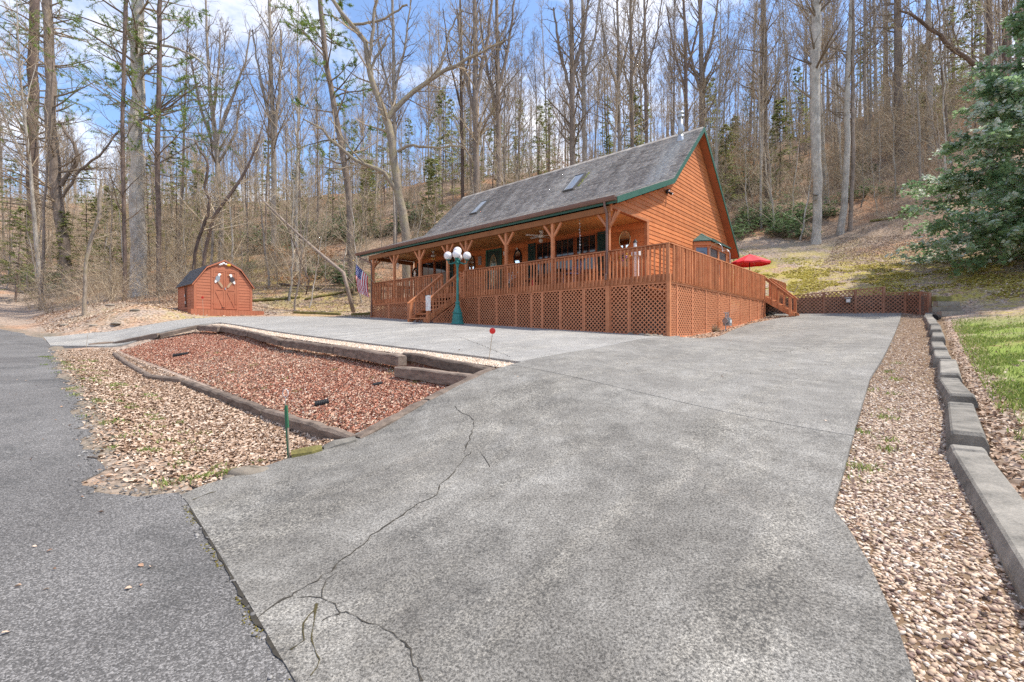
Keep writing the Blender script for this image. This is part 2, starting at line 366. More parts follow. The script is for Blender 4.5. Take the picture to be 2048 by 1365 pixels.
def bark(name, dark, light, moss=0.0, sc=1.0):
    m, nt, n, l, b = newmat(name)
    v = objvec(n, l, (1, 1, .16), world=True)
    r = noise(n, l, v, 22*sc, 6, .75); v2 = objvec(n, l, world=True); p = noise(n, l, v2, 1.6, 5, .6)
    c = ramp(n, l, r, [(.34, dark), (.62, light)])
    c = mixc(n, l, 1, c, ramp(n, l, p, [(.3, .72), (.7, 1.28)]), 'MULTIPLY')
    oi = n.new('ShaderNodeObjectInfo')
    c = mixc(n, l, 1, c, mathn(n, l, 'ADD', mathn(n, l, 'MULTIPLY', oi.outputs['Random'], .5), .75), 'MULTIPLY')
    if moss:
        g = n.new('ShaderNodeNewGeometry'); sx = n.new('ShaderNodeSeparateXYZ'); l.new(g.outputs['Normal'], sx.inputs[0])
        mf = mathn(n, l, 'MULTIPLY', ramp(n, l, mathn(n, l, 'ADD', mathn(n, l, 'MULTIPLY', sx.outputs[2], .25), p), [(.48, 0), (.62, 1)]), moss)
        c = mixc(n, l, mf, c, (.24,.205,.085))
    l.new(c, b.inputs['Base Color']); b.inputs['Roughness'].default_value = .95; b.inputs['Specular IOR Level'].default_value = .1
    bump(n, l, b, r, .8, .05); return m
M_bark_grey = bark('grey_bark', (.20,.165,.135), (.45,.385,.32))
M_bark_pale = bark('pale_grey_bark', (.26,.23,.195), (.52,.47,.41))
M_bark_dark = bark('dark_pine_bark', (.085,.06,.05), (.23,.17,.14))
M_bark_moss = bark('mossy_tan_bark', (.17,.135,.10), (.40,.33,.26), .45)
M_bark_red = bark('vine_clad_bark', (.15,.115,.09), (.34,.27,.22))
M_twig  = leafmat('bare_twig', [(0, (.23,.175,.12)), (.5, (.38,.295,.205)), (1, (.54,.43,.31))], .9, .1)
M_twig_dark = leafmat('dark_twig', [(0, (.15,.115,.085)), (1, (.33,.26,.195))], .9, .1)
M_brush = leafmat('brush_twig', [(0, (.25,.19,.125)), (.5, (.44,.35,.245)), (1, (.62,.51,.37))], .9, .1)
M_pine = leafmat('pine_needles', [(0, (.09,.16,.03)), (.5, (.21,.31,.06)), (1, (.37,.43,.13))], .6, .2, .5)
M_hemlock = leafmat('hemlock_needles', [(0, (.16,.19,.06)), (.5, (.30,.33,.12)), (1, (.44,.45,.20))], .6, .2, .6)
M_rhodo = leafmat('rhododendron_leaves', [(0, (.10,.17,.08)), (.5, (.22,.33,.15)), (1, (.42,.52,.32))], .5, .4, .35)
M_holly = leafmat('glossy_evergreen_leaves', [(0, (.12,.21,.10)), (.38, (.24,.37,.18)), (.62, (.36,.50,.28)), (.76, (.58,.66,.55)), (1, (.84,.87,.82))], .5, .4, .45)
M_oakleaf = leafmat('clinging_dead_leaves', [(0, (.30,.15,.07)), (1, (.55,.33,.18))], .8, .2, .3)
M_leaf  = leafmat('fallen_leaves', [(0, (.13,.07,.045)), (.25, (.33,.19,.12)), (.6, (.52,.35,.24)), (1, (.66,.50,.38))], .75, .25)
M_chip  = leafmat('red_mulch_chips', [(0, (.18,.065,.045)), (.35, (.46,.19,.12)), (.62, (.60,.32,.22)), (.86, (.56,.40,.29)), (1, (.66,.57,.48))], .85, .2)
M_pebble= leafmat('river_pebbles', [(0, (.16,.10,.085)), (.15, (.32,.22,.17)), (.45, (.52,.375,.26)), (.8, (.64,.51,.385)), (1, (.74,.67,.58))], .7, .3)
M_grass = leafmat('grass_blades', [(0, (.14,.20,.04)), (.6, (.27,.36,.08)), (1, (.48,.47,.20))], .6, .25, .35)
M_crack = surf('crack_dirt', (.025,.023,.02), (.075,.065,.05), 20, rough=1, bs=0, world=True)
M_crackmoss = surf('crack_moss', (.03,.027,.015), (.10,.08,.03), 30, rough=1, bs=0, world=True)
M_grit = leafmat('road_grit', [(0, (.10,.095,.09)), (.6, (.26,.245,.23)), (1, (.50,.48,.45))], .9, .2)
M_seammoss = leafmat('seam_moss', [(0, (.06,.05,.02)), (.6, (.17,.13,.03)), (1, (.24,.22,.05))], .95, .1)
M_leafpale = leafmat('weathered_leaves', [(0, (.17,.10,.06)), (.3, (.37,.245,.165)), (.7, (.55,.405,.30)), (1, (.66,.54,.43))], .8, .2)
M_mosstuft = leafmat('moss_tufts', [(0, (.26,.22,.05)), (.5, (.48,.41,.10)), (1, (.64,.57,.20))], .9, .1, .3)

# ------------------------------------------------------------------ terrain
def XY(a, b): return (a*dLx + b*dRx, a*dLy + b*dRy)          # a: along the house front to the left, b: from the road to the hill
def AB(x, y): return (x*dLx + y*dLy, x*dRx + y*dRy)
TA = np.array([-60, -15, -5, -1.5, 0, 5, 10, 15, 20, 27, 35, 50, 80, 130], float)
TB = np.array([-40, -8, 1, 2.7, 4.1, 5.5, 9, 11.5, 13, 23.5, 26.2, 27.2, 32, 41, 60, 85, 105, 160], float)  # first value: unseen hill across the road, raised for the mirrors to reflect
TZ = np.array([
 # -40    -8     1     2.7    4.1    5.5     9    11.5   13    23.5   26.2  27.2  32    41    60    85   105  160
 [-5.5, -4.8, -4.4, -4.2,  -4.0,  -3.8,  -3.2, -2.7, -2.4,   0.5,   1.4,  1.8,  3.5,  7.0, 16.,  30.,  35., 30.],   # -60
 [9.0, -2.6, -2.3, -2.1,  -1.9,  -1.7,  -1.2,  -.8,  -.5,   1.1,   1.7,  2.0,  3.4,  7.0, 16.5, 31.,  36., 32.],   # -15
 [9.0, -2.0,-1.85, -1.6, -1.30, -1.05,  -.68, -.42, -.25,    .95,  1.45,  1.8,  3.1,  7.0, 17.,  32.,  37., 33.],   # -5
 [9.0, -1.8,-1.70, -1.42,-1.16, -.94,   -.70, -.50, -.38,    .70,  1.15,  1.7,  3.2,  7.0, 17.,  32.,  37., 33.],   # -1.5
 [9.5,-1.72,-1.60, -1.40,-1.22, -1.06,  -.79, -.58, -.45,    .62,   .92,  1.65, 3.25, 7.0, 17.,  32.,  37., 33.],   # 0
 [10.,-1.55,-1.45, -1.24, -.86, -.56,   -.33, -.17, -.145,   .74,  1.02,  1.85, 3.4,  7.0, 17.,  32.,  37., 33.],   # 5
 [10.5,-1.20,-1.10, -1.02, -.62, -.30,    .00,  .13,  .145,   .95,  1.30,  1.9,  3.9,  8.0, 18.,  31.5, 36., 32.],   # 10
 [11., -.95, -.85, -.80,  -.36, -.02,    .27,  .42,  .445,  1.30,  1.75,  2.1,  4.6,  8.8, 18.5, 31.,  36., 32.],   # 15
 [11., -.72, -.62, -.58,  -.02,  .33,    .57,  .70,  .75,   2.2,   2.8,   3.1,  5.5,  9.6, 19.,  31.,  36., 32.],   # 20
 [11., -.25, -.12,  .10,   .42,  .68,    .95, 1.10, 1.30,   3.9,   4.7,   5.1,  7.2, 12.0, 21.,  31.,  36., 33.],   # 27
 [11.,  .20,  .31,  .80,  1.20, 1.55,   2.3,  2.8,  3.2,    6.5,   7.4,   7.8, 10.2, 15.0, 24.,  32.,  36., 34.],   # 35
 [ 12., 1.6,  1.7,  2.2,   2.7,  3.2,    4.4,  5.3,  5.9,    9.8,  11.0,  11.4, 13.8, 19.0, 27.,  33.,  36., 36.],   # 50
 [ 14.0, 9.5,  9.2,  9.6,   9.9,  10.2,   11.,  11.8, 12.4,   16.0,  17.0,  16.8, 19.5, 24.5, 31.,  36.,  38., 40.],   # 80
 [ 30., 27., 26.,  26.,   26., 26.2,   26.5,  27., 27.5,   29.0,  30.0,  30.5, 31.0, 33.0, 35.,  39.,  41., 43.],   # 130
])
def _pchip_slopes(x, y):
    """y (..., n) along the last axis; monotone slopes"""
    h = np.diff(x); d = np.diff(y, axis=-1)/h
    m = np.zeros_like(y)
    w1 = 2*h[1:]+h[:-1]; w2 = h[1:]+2*h[:-1]
    d0 = d[..., :-1]; d1 = d[..., 1:]
    ok = d0*d1 > 0
    with np.errstate(divide='ignore', invalid='ignore'):
        mm = (w1+w2)/(w1/np.where(ok, d0, 1)+w2/np.where(ok, d1, 1))
    m[..., 1:-1] = np.where(ok, mm, 0)
    m[..., 0] = d[..., 0]; m[..., -1] = d[..., -1]
    return m
_TM = _pchip_slopes(TB, TZ)
def _herm(t, h, y0, y1, m0, m1):
    t2 = t*t; t3 = t2*t
    return (2*t3-3*t2+1)*y0 + (t3-2*t2+t)*h*m0 + (-2*t3+3*t2)*y1 + (t3-t2)*h*m1
def H0(a, b):
    a = np.atleast_1d(np.asarray(a, float)); b = np.atleast_1d(np.asarray(b, float))
    a, b = np.broadcast_arrays(a, b); sh = a.shape; a = a.ravel(); b = b.ravel()
    bb = np.clip(b, TB[0], TB[-1]-1e-6); j = np.clip(np.searchsorted(TB, bb, side='right')-1, 0, len(TB)-2)
    h = TB[j+1]-TB[j]; t = (bb-TB[j])/h
    Z = _herm(t[:, None], h[:, None], TZ[:, j].T, TZ[:, j+1].T, _TM[:, j].T, _TM[:, j+1].T)     # N x columns
    aa = np.clip(a, TA[0], TA[-1]-1e-6); i = np.clip(np.searchsorted(TA, aa, side='right')-1, 0, len(TA)-2)
    M = _pchip_slopes(TA, Z); r = np.arange(len(aa)); h = TA[i+1]-TA[i]; t = (aa-TA[i])/h
    z = _herm(t, h, Z[r, i], Z[r, i+1], M[r, i], M[r, i+1])
    return z.reshape(sh)
def sstep(x, e0, e1):
    t = np.clip((x-e0)/(e1-e0), 0, 1); return t*t*(3-2*t)
def HG(a, b):
    """height of the bare ground"""
    a = np.asarray(a, float); b = np.asarray(b, float)
    z = H0(a, b)
    # planted bed below the upper timbers, and the strip of leaves below the lower ones
    inb = sstep(a, 5.05, 5.2)*(1-sstep(a, 20.6, 21.0))*sstep(b, 2.6, 2.75)
    z = z - .20*inb*(1-sstep(b, 5.42, 5.5))*sstep(b, 2.8, 4.9) - .04*inb*(1-sstep(b, 5.42, 5.5))
    inl = sstep(a, 5.2, 5.6)*(1-sstep(a, 20.2, 21))*sstep(b, 1.0, 1.7)*(1-sstep(b, 2.6, 2.72))
    z = z - .09*inl
    # the mound under the big trees left of the shed
    z = z + .75*np.exp(-(((a-28.5)/2.6)**2+((b-4.4)/1.8)**2)) + .5*np.exp(-(((a-36)/4)**2+((b-4.0)/2.0)**2))
    far = sstep(b, 27, 40)
    z = z + far*(.35*np.sin(a*.31+b*.13)+.25*np.sin(a*.13-b*.41+1.3)) + (sstep(a, 22.5, 32)*sstep(b, 9, 15))*.15*np.sin(a*.9+b*.7)
    z = z + .02*np.sin(a*2.3+b*1.1)*np.sin(b*3.1-a*.7)*(sstep(b, 27, 28)+sstep(a, 24, 28)*sstep(b, 12.5, 14)).clip(0, 1)
    return z
def gz(a, b): return float(HG(a, b).ravel()[0]) if hasattr(HG(a, b), 'ravel') else float(HG(a, b))
_YS = np.geomspace(1.3, 160, 900)
def G(u, v, hf=None):
    """the point of the ground seen at a photograph pixel"""
    hf = hf or HG
    k = (u-UC)/F; zr = (VC-v)/F
    def d(Y):
        a, b = AB(k*Y, Y); return zr*Y - hf(a, b)
    q = d(_YS); i = np.nonzero(q < 0)[0]
    if len(i) == 0: Y = 120.0
    else:
        i = i[0]
        if i == 0: Y = _YS[0]
        else:
            lo, hi = _YS[i-1], _YS[i]
            for _ in range(25):
                m = (lo+hi)/2
                if float(np.ravel(d(np.array([m])))[0]) < 0: hi = m
                else: lo = m
            Y = (lo+hi)/2
    return Vector((k*Y, Y, zr*Y))
def P(u, v, Y): return Vector(((u-UC)/F*Y, Y, (VC-v)/F*Y))
def gxy(x, y):
    a, b = AB(x, y); return gz(a, b)

# outlines in (a, b)
def px_ab(pts, hf=None):
    out = []
    for u, v in pts:
        p = G(u, v, hf); out.append(AB(p.x, p.y))
    return out
def HD(a, b): return H0(a, b) + .022 + .028*sstep(np.asarray(b, float), 1.1, 2.2)
def lerp_tab(tab, x):
    t = np.array(tab); return np.interp(x, t[:, 0], t[:, 1])
# right edge of the driveway: a as a function of b
_re = px_ab([(1835,1365),(1790,1240),(1740,1130),(1700,1060),(1665,1015),(1690,930),(1712,850),(1740,755),(1762,722),(1790,665),(1800,640),(1803,628)], HD)
_re = [(b, a) for a, b in _re]; _re = [(-1.0, -.9), (1.0, -.55)] + _re + [(27.2, _re[-1][1]-.05)]
def aR(b): return lerp_tab(_re, b)
# garden edge where the side lane passes the deck
_ge = [(b, a) for a, b in px_ab([(1352,677),(1400,677),(1437,673),(1465,660),(1500,648),(1540,640),(1560,636)], HD)]
_ge = [(12.6, 5.55), (12.95, 5.5)] + [q for q in sorted(_ge) if q[0] > 13.0] + [(23.6, 4.4), (24.6, 4.5), (25, 6.4), (27.2, 6.6)]
def aL(b): return lerp_tab(_ge, b)
def road_edge(a):
    t = [(-40,.7),(-5,.9),(2,.9),(4.9,1.13),(5.6,.62),(7.3,.70),(10.8,.86),(16,.95),(22.8,1.25),(27,1.2),(31,.6),(35,.0),(44,-1.0),(60,-2.5),(90,-6)]
    return lerp_tab(t, a)
def patch(avals, bvals, zf, base=-.12, jit=None):
    """grid sheet with a skirt; avals (rows x cols), bvals (rows x cols) arrays"""
    A = np.asarray(avals); B = np.asarray(bvals); R, Cn = A.shape
    Z = zf(A, B); X = A*dLx+B*dRx; Y = A*dLy+B*dRy
    V = np.stack([X, Y, Z], -1).reshape(-1, 3)
    idx = np.arange(R*Cn).reshape(R, Cn)
    Q = np.stack([idx[:-1, :-1], idx[:-1, 1:], idx[1:, 1:], idx[1:, :-1]], -1).reshape(-1, 4)
    ring = np.concatenate([idx[0, :-1], idx[:-1, -1], idx[-1, ::-1][:-1], idx[::-1, 0][:-1]])
    Vs = V[ring].copy(); Vs[:, 2] += base; k0 = len(V); n = len(ring)
    j = np.arange(n); Qs = np.stack([ring[j], k0+j, k0+(j+1) % n, ring[(j+1) % n]], -1)
    return np.concatenate([V, Vs]), np.concatenate([Q, Qs])

def build_terrain():
    a = np.concatenate([np.linspace(-60, -12, 25)[:-1], np.linspace(-12, -4, 30)[:-1], np.linspace(-4, 31, 300)[:-1], np.linspace(31, 60, 70)[:-1], np.linspace(60, 130, 40)])
    b = np.concatenate([np.linspace(-40, -6, 15)[:-1], np.linspace(-6, 0, 18)[:-1], np.linspace(0, 16, 200)[:-1], np.linspace(16, 45, 150)[:-1], np.linspace(45, 160, 70)])
    A, B = np.meshgrid(a, b); Z = HG(A, B)
    # sunk below the sheets that lie on it
    ind = (A > aR(B)+.10) & (A < aL(B)-.10) & (B > 1.25) & (B < 25.4)
    ind |= (A > 4.5) & (A < 21.4) & (B > 6.0) & (B < 11.6)
    ind |= (A > 21.9) & (A < 26.3) & (B > 1.6) & (B < 10)
    Z = np.where(ind, Z-.10, Z)
    Z = np.where((B < road_edge(A)-.25) & (B > -5.6), Z-.08, Z)
    V = np.stack([A*dLx+B*dRx, A*dLy+B*dRy, Z], -1).reshape(-1, 3)
    idx = np.arange(A.size).reshape(A.shape)
    Q = np.stack([idx[:-1, :-1], idx[1:, :-1], idx[1:, 1:], idx[:-1, 1:]], -1).reshape(-1, 4)
    Af, Bf = A.ravel(), B.ravel()
    mulch = sstep(Af, 5.1, 5.3)*(1-sstep(Af, 19.5, 20.8))*sstep(Bf, 2.7, 3.0)*(1-sstep(Bf, 5.35, 5.5))
    mulch = mulch*(.35+.65*sstep(np.sin(Af*.9)*.5+np.sin(Af*.33+1.0)+(Bf-4.0)*.3, -1.0, .3))
    aLv = aR(Bf)
    peb = (Af < aLv+.2)*(Af > -.42)*sstep(Bf, -2, 0)*(1-sstep(Bf, 25.4, 25.8))
    lawn = (1-sstep(Af, -.95, -.62))*sstep(Bf, -5, 1)*(1-sstep(Bf, 20, 23.5))*sstep(Af, -16, -8)
    moss = sstep(Bf, 26.3, 27)*(1-sstep(Bf, 32+2*np.sin(Af*.4), 41+2*np.sin(Af*.4)))*(1-sstep(Af, 14, 19))
    moss = np.maximum(moss, .9*(1-sstep(Af, -2.2, -1.0))*sstep(Bf, 20.5, 24)*(1-sstep(Bf, 34, 39)))
    moss = np.maximum(moss, .9*np.exp(-(((Af-27.5)/2.2)**2+((Bf-6.4)/1.4)**2)))
    moss = np.maximum(moss, .6*sstep(Af, 15, 24)*sstep(Bf, 10, 13)*(1-sstep(Bf, 15, 19)))
    dirt = sstep(Bf, road_edge(Af)-.5, road_edge(Af))*(1-sstep(Bf, road_edge(Af)+.25, road_edge(Af)+.8))*.9
    wood = np.maximum(np.maximum(sstep(Bf, 38, 44), sstep(Af, 13, 22)*sstep(Bf, 18, 24)), np.maximum(sstep(Af, 24, 30)*sstep(Bf, 11, 15), sstep(Af, 30, 36)*sstep(Bf, 4, 7)))
    moss = np.maximum(moss, .35*np.exp(-(((Af-31)/4)**2+((Bf-4.6)/2)**2)))
    at = dict(wood=wood, mulch=mulch, peb=peb.astype(float), lawn=lawn, moss=moss, dirt=dirt)
    me = np_mesh('ground', V, Q, at, M_ground, smooth=True)
    tag(link('ground', me), kind='structure')
build_terrain()

def sheet(name, A, B, zf, mat, parent=None, base=-.12):
    V, Q = patch(A, B, zf, base); me = np_mesh(name, V, Q, None, mat)
    me.polygons.foreach_set('use_smooth', [False]*len(me.polygons)); return link(name, me, parent)
_sm = sorted(px_ab([(375,1005),(430,1093),(480,1177),(520,1243),(556,1305),(592,1365)], lambda a, b: H0(a, b)+.02))
SEAM = ([-3]+[q[0] for q in _sm], [_sm[0][1]-.02]+[q[1] for q in _sm])
def build_paving():
    rnd = np.random.default_rng(3)
    # road
    a = np.concatenate([np.linspace(-40, -4, 20)[:-1], np.linspace(-4, 30, 260)[:-1], np.linspace(30, 90, 60)]); n = 26
    e = road_edge(a) + .05*np.interp(a, a[::1], rnd.normal(0, 1, len(a)))*((a > 5) & (a < 23)) + .06*np.sin(a*3.1)*((a > 5) & (a < 23))
    A = np.repeat(a[None], n, 0); B = -5.8 + np.linspace(0, 1, n)[:, None]*(e+5.8)[None]
    o = sheet('road', A, B, lambda a, b: H0(a, b)+.015, M_asphalt, base=-.06); tag(o, kind='structure')
    # driveway: three slabs
    d = empty('driveway', kind='structure')
    def slab(bs, fa0, fa1, n, mat, label):
        bs = np.asarray(bs); t = np.linspace(0, 1, n)
        A = fa0(bs)[:, None]*(1-t)+fa1(bs)[:, None]*t; B = np.repeat(bs[:, None], n, 1)
        if mat is M_conc_apron: B = B+(np.interp(A, SEAM[0], SEAM[1])-.95)*(1-sstep(B, .95, 3.0))
        s = sheet('slab', A, B, HD, mat, d, -.16); s['label'] = label; return s
    b1 = np.linspace(.95, 5.58, 60)
    slab(b1, lambda b: aR(b), lambda b: np.interp(b, [.95, 1.15, 2.0, 5.58], [4.95, 5.05, 5.0, 5.06]), 60, M_conc_apron, 'rough dark cracked apron slab beside the road')
    b2 = np.linspace(5.595, 12.93, 70)
    slab(b2, lambda b: aR(b), lambda b: np.interp(b, [5.5, 12.93], [5.08, 5.5]), 50, M_conc_lane, 'weathered middle slab of the driveway')
    b3 = np.linspace(12.94, 25.9, 110)
    slab(b3, lambda b: aR(b), lambda b: aL(b), 40, M_conc_lane, 'upper slab along the side of the deck')
    b4 = np.linspace(5.9, 13.6, 60)
    slab(b4, lambda b: np.interp(b, [5.5, 12.93, 13.6], [5.095, 5.515, 5.515]), lambda b: np.interp(b, [5.9, 8, 10, 12, 13.6], [20.9, 21.3, 21.5, 21.5, 20.5]), 110, M_conc_pad, 'pale smooth parking slab before the porch')
    b5 = np.linspace(1.25, 12.4, 70)
    slab(b5, lambda b: np.interp(b, [1.25, 2.5, 5.0, 5.9, 8, 10, 12.4], [22.9, 21.6, 20.8, 20.92, 21.32, 21.52, 21.5]), lambda b: np.interp(b, [1.25, 3, 5.6, 8, 10.5, 12.4], [27.0, 27.0, 26.7, 26.6, 25.2, 22.5]), 50, M_conc_pad, 'pale slab branching down to the road by the shed')
    # cracks and joints as thin fillets of dirt standing in the slab
    def fillet(pts, w0, w1, mat, name, seed, jag=.03, hf=HD):
        r = random.Random(seed)
        W3 = [G(u, v, hf) for u, v in pts]
        P2 = []
        for p, q in zip(W3[:-1], W3[1:]):
            L = (q-p).length; k = max(2, int(L/.05))
            for i in range(k): P2.append(p.lerp(q, i/k))
        P2.append(W3[-1]); mb = MB(); V = []; off = 0
        for i, p in enumerate(P2):
            t = (P2[min(i+1, len(P2)-1)]-P2[max(i-1, 0)]); t.z = 0; t.normalize(); s = Vector((-t.y, t.x, 0))
            off = off*.75 + r.gauss(0, jag*.5); w = (w0+(w1-w0)*i/len(P2))*r.choice([.35, .6, .8, 1, 1.2, 2.0])
            c = p + s*off
            for sg in (-1, 1):
                q = c+s*sg*w*.5; a, b = AB(q.x, q.y); V.append((q.x, q.y, float(np.ravel(hf(a, b))[0])+.004))
        n = len(P2)
        mb.add(V, [(2*i, 2*i+1, 2*i+3, 2*i+2) for i in range(n-1)]); o = mb.build(name, mat, d); o['kind'] = 'stuff'; return o
    fillet([(520,1239),(560,1215),(594,1195),(598,1188),(619,1171),(650,1153),(672,1143),(679,1129),(707,1111),(732,1092),(784,1048),(830,1016),(865,990),(876,970),(895,950),(914,932),(932,904)], .009, .006, M_crack, 'crack', 1)
    fillet([(932,904),(943,880),(948,850),(940,832),(922,824),(905,815)], .009, .006, M_crack, 'crack', 2, .02)
    fillet([(594,1197),(642,1196),(668,1210),(679,1228),(700,1229),(725,1240),(760,1247),(792,1263),(816,1284),(824,1298),(827,1322),(839,1336),(841,1364)], .005, .007, M_crack, 'crack', 3, .015)
    fillet([(644,1195),(646,1180),(656,1160),(673,1146)], .006, .006, M_crack, 'crack', 4, .012)
    fillet([(636,1208),(634,1280),(638,1306),(644,1320),(619,1353)], .008, .005, M_crackmoss, 'crack', 5, .012)
    fillet([(634,1216),(608,1248),(605,1282),(580,1301)], .008, .006, M_crackmoss, 'crack', 6, .012)
    fillet([(680,1229),(655,1234),(640,1243)], .007, .004, M_crack, 'crack', 7, .01)
    fillet([(965,908),(975,925),(980,935)], .008, .004, M_crack, 'crack', 9, .02)
    fillet([(384,1000),(410,990),(432,985)], .010, .006, M_crackmoss, 'crack', 10, .02)
    fillet([(832,665),(870,668),(912,673),(960,690),(1020,715)], .008, .006, M_crack, 'crack', 11, .03)
    fillet([(1455,700),(1560,705),(1640,690)], .008, .006, M_crack, 'crack', 12, .05)
    # grit and moss caught along the seam between road and driveway
    fillet([(378,1008),(400,1050),(440,1112),(480,1180),(520,1246),(556,1306),(592,1364)], .016, .02, M_crack, 'seam_dirt', 13, .008, lambda a, b: H0(a, b)+.018)
build_paving()

# ------------------------------------------------------------------ house (local frame: x along the front to the right, y into the plot)
HC = Vector((4.54, 13.4, 0)); HRZ = math.atan2(-.669, .743)
def hz(x, y, f=None): return float(np.ravel((f or H0)(5.59-x, 13.0+y))[0])       # ground height under a point of the house frame
XG, XL = -1.93, -15.80        # gable wall planes
XR0, XR1 = -17.06, -1.63      # roof ends
YW, YB = 2.62, 11.88          # front and rear walls
ZD = 1.76                     # deck surface
PROF = [(-.12, 4.27), (4.25, 5.94), (7.40, 8.93), (12.30, 4.06)]
def roofz(y, off=0.0):
    ys = [p[0] for p in PROF]; zs = [p[1] for p in PROF]
    return float(np.interp(y, ys, zs)) - off
def roof_y(z, side, off):
    """y where the underside of the roof reaches height z"""
    if side == 0: return float(np.interp(z+off, [p[1] for p in PROF[:3]], [p[0] for p in PROF[:3]]))
    return float(np.interp(z+off, [PROF[3][1], PROF[2][1]], [PROF[3][0], PROF[2][0]]))

def build_house():
    H = empty('house', HC, HRZ, 'orange stained timber house with grey shingle roof and long front porch', 'house')
    M_wall = surf('wall_sheathing', (.20,.06,.025), (.28,.09,.035), 3, rough=.8, bs=.1)
    # solid walls behind the boards
    def wall(poly, off, name='wall'): MB().prism(poly, off).build(name, M_wall, H)
    g = [(XG-.03, YW+.02, ZD), (XG-.03, YB-.02, 1.2), (XG-.03, YB-.02, roofz(YB)-.32), (XG-.03, 7.4, 8.93-.32), (XG-.03, 4.25, 5.94-.28), (XG-.03, .05, 4.10), (XG-.03, .05, 4.04), (XG-.03, YW+.02, 4.04)]
    wall(g, (-.12, 0, 0)); wall([(XL+.15, y, z) for x, y, z in g], (-.12, 0, 0))
    wall([(XL, YW+.02, 1.2), (XG-.16, YW+.02, 1.2), (XG-.16, YW+.02, 4.6), (XL, YW+.02, 4.6)], (0, .12, 0))
    wall([(XL, YB, 1.2), (XG-.16, YB, 1.2), (XG-.16, YB, 4.1), (XL, YB, 4.1)], (0, -.12, 0))
    fm = MB(); fm.bx(XL, XG-.02, YW+.05, YB-.05, -.6, 1.68); fm.build('foundation', M_found, H)
    # siding boards on the gable: each a part of its own
    EXPO = .158
    def board(x0, y0a, y1a, y0b, y1b, z, h, right=True):
        """lapped board on a gable: lower edge proud"""
        t = .010; lo, hi = (.030, .012)
        s = 1 if right else -1
        q = [(x0+s*lo, y0a, z), (x0+s*lo, y1a, z), (x0+s*hi, y1b, z+h), (x0+s*hi, y0b, z+h)]
        mb = MB(); mb.prism(q if right else q[::-1], (-s*t, 0, 0)); return mb
    k = 0; z = 4.116-18*EXPO
    while z < 8.62:
        h = EXPO+.02; zt = z+EXPO
        lowfront = YW+.12
        if z > 4.10:
            y0a = max(.12, roof_y(z+.02, 0, .24)); y0b = max(.12, roof_y(zt+.02, 0, .24))
        else: y0a = y0b = lowfront
        y1a = min(YB, roof_y(z, 1, .28)); y1b = min(YB, roof_y(zt, 1, .28))
        if y1b-y0b > .05: board(XG-.03, y0a, y1a, y0b, y1b, z, h-.004).build('siding_board', M_siding, H)
        z += EXPO; k += 1
    # boards on the wall behind the porch
    z = ZD+.02
    ops = [(-7.10, -5.55, 1.70, 4.02), (-10.25, -8.98, 1.7, 4.02)]
    while z < 4.3:
        mb = MB(); x0, x1 = XL+.02, XG-.06
        mb.prism([(x0, YW-.030, z), (x1, YW-.030, z), (x1, YW-.012, z+EXPO+.016), (x0, YW-.012, z+EXPO+.016)], (0, .010, 0)).build('siding_board', M_siding, H); z += EXPO
    # trim: corner board, belt under the gable overhang, right rear corner
    for nm, x0, x1, y0, y1, z0, z1 in (('corner_board', XG-.10, XG+.015, YW-.04, YW+.11, ZD, 4.03), ('corner_board', XG-.05, XG+.02, YB-.08, YB+.04, 1.2, 4.2), ('belt_board', XG-.06, XG+.02, .05, YW+.11, 4.03, 4.115), ('corner_board', XG-.06, XG+.02, .02, .115, 3.92, 4.3)):
        MB().bx(x0, x1, y0, y1, z0, z1).build(nm, M_wood, H)
    # roof
    RF = MB()
    th = .20
    top = [(y, z-.015) for y, z in PROF]
    def slope_slab(mb, p, q, th):
        mb.prism([(XR0, p[0], p[1]), (XR0, q[0], q[1]), (XR0, q[0], q[1]-th), (XR0, p[0], p[1]-th)], (XR1-XR0, 0, 0))
    M_soffit = surf('soffit_boards', (.26,.085,.04), (.36,.125,.055), 3, rough=.7, bs=.1)
    for p, q in zip(top[:-1], top[1:]): slope_slab(RF, p, q, .16)
    roof = RF.build('roof', M_soffit, H)
    # green rake boards following the profile at both ends, fascia along the front
    for x, s in ((XR1, 1), (XR0, -1)):
        for i, (p, q) in enumerate(zip(PROF[:-1], PROF[1:])):
            mb = MB(); d = .19 if i < 2 else .17
            v = [(x, p[0], p[1]+.012), (x, q[0], q[1]+.012), (x, q[0], q[1]-d), (x, p[0], p[1]-d)]
            if i == 2: v = [(x, p[0], p[1]+.012), (x, q[0]+.02, q[1]-.01), (x, q[0]+.02, q[1]-.16), (x, p[0], p[1]-d*1.25)]
            mb.prism(v if s > 0 else v[::-1], (s*.035, 0, 0)).build('rake_board', M_green, roof)
    MB().bx(XR0+.01, XR1-.01, -.155, -.122, 4.09, 4.25).build('fascia', M_green, roof)
    MB().bx(XR0+.01, XR1-.01, 12.31, 12.34, 3.86, 4.05).build('fascia', M_green, roof)
    # gutter: open K profile
    gp = [(-.158, 4.275), (-.158, 4.165), (-.24, 4.165), (-.275, 4.23), (-.285, 4.295), (-.272, 4.295), (-.262, 4.235), (-.232, 4.18), (-.172, 4.18), (-.172, 4.275)]
    mb = MB(); mb.prism([(XR0-.03, y, z) for y, z in gp], (XR1-XR0+.05, 0, 0)).build('gutter', M_gutter, roof)
    # shingles: courses of slightly uneven tabs on both visible and rear slopes
    rng = np.random.default_rng(5)
    V, Q, R = [], [], []
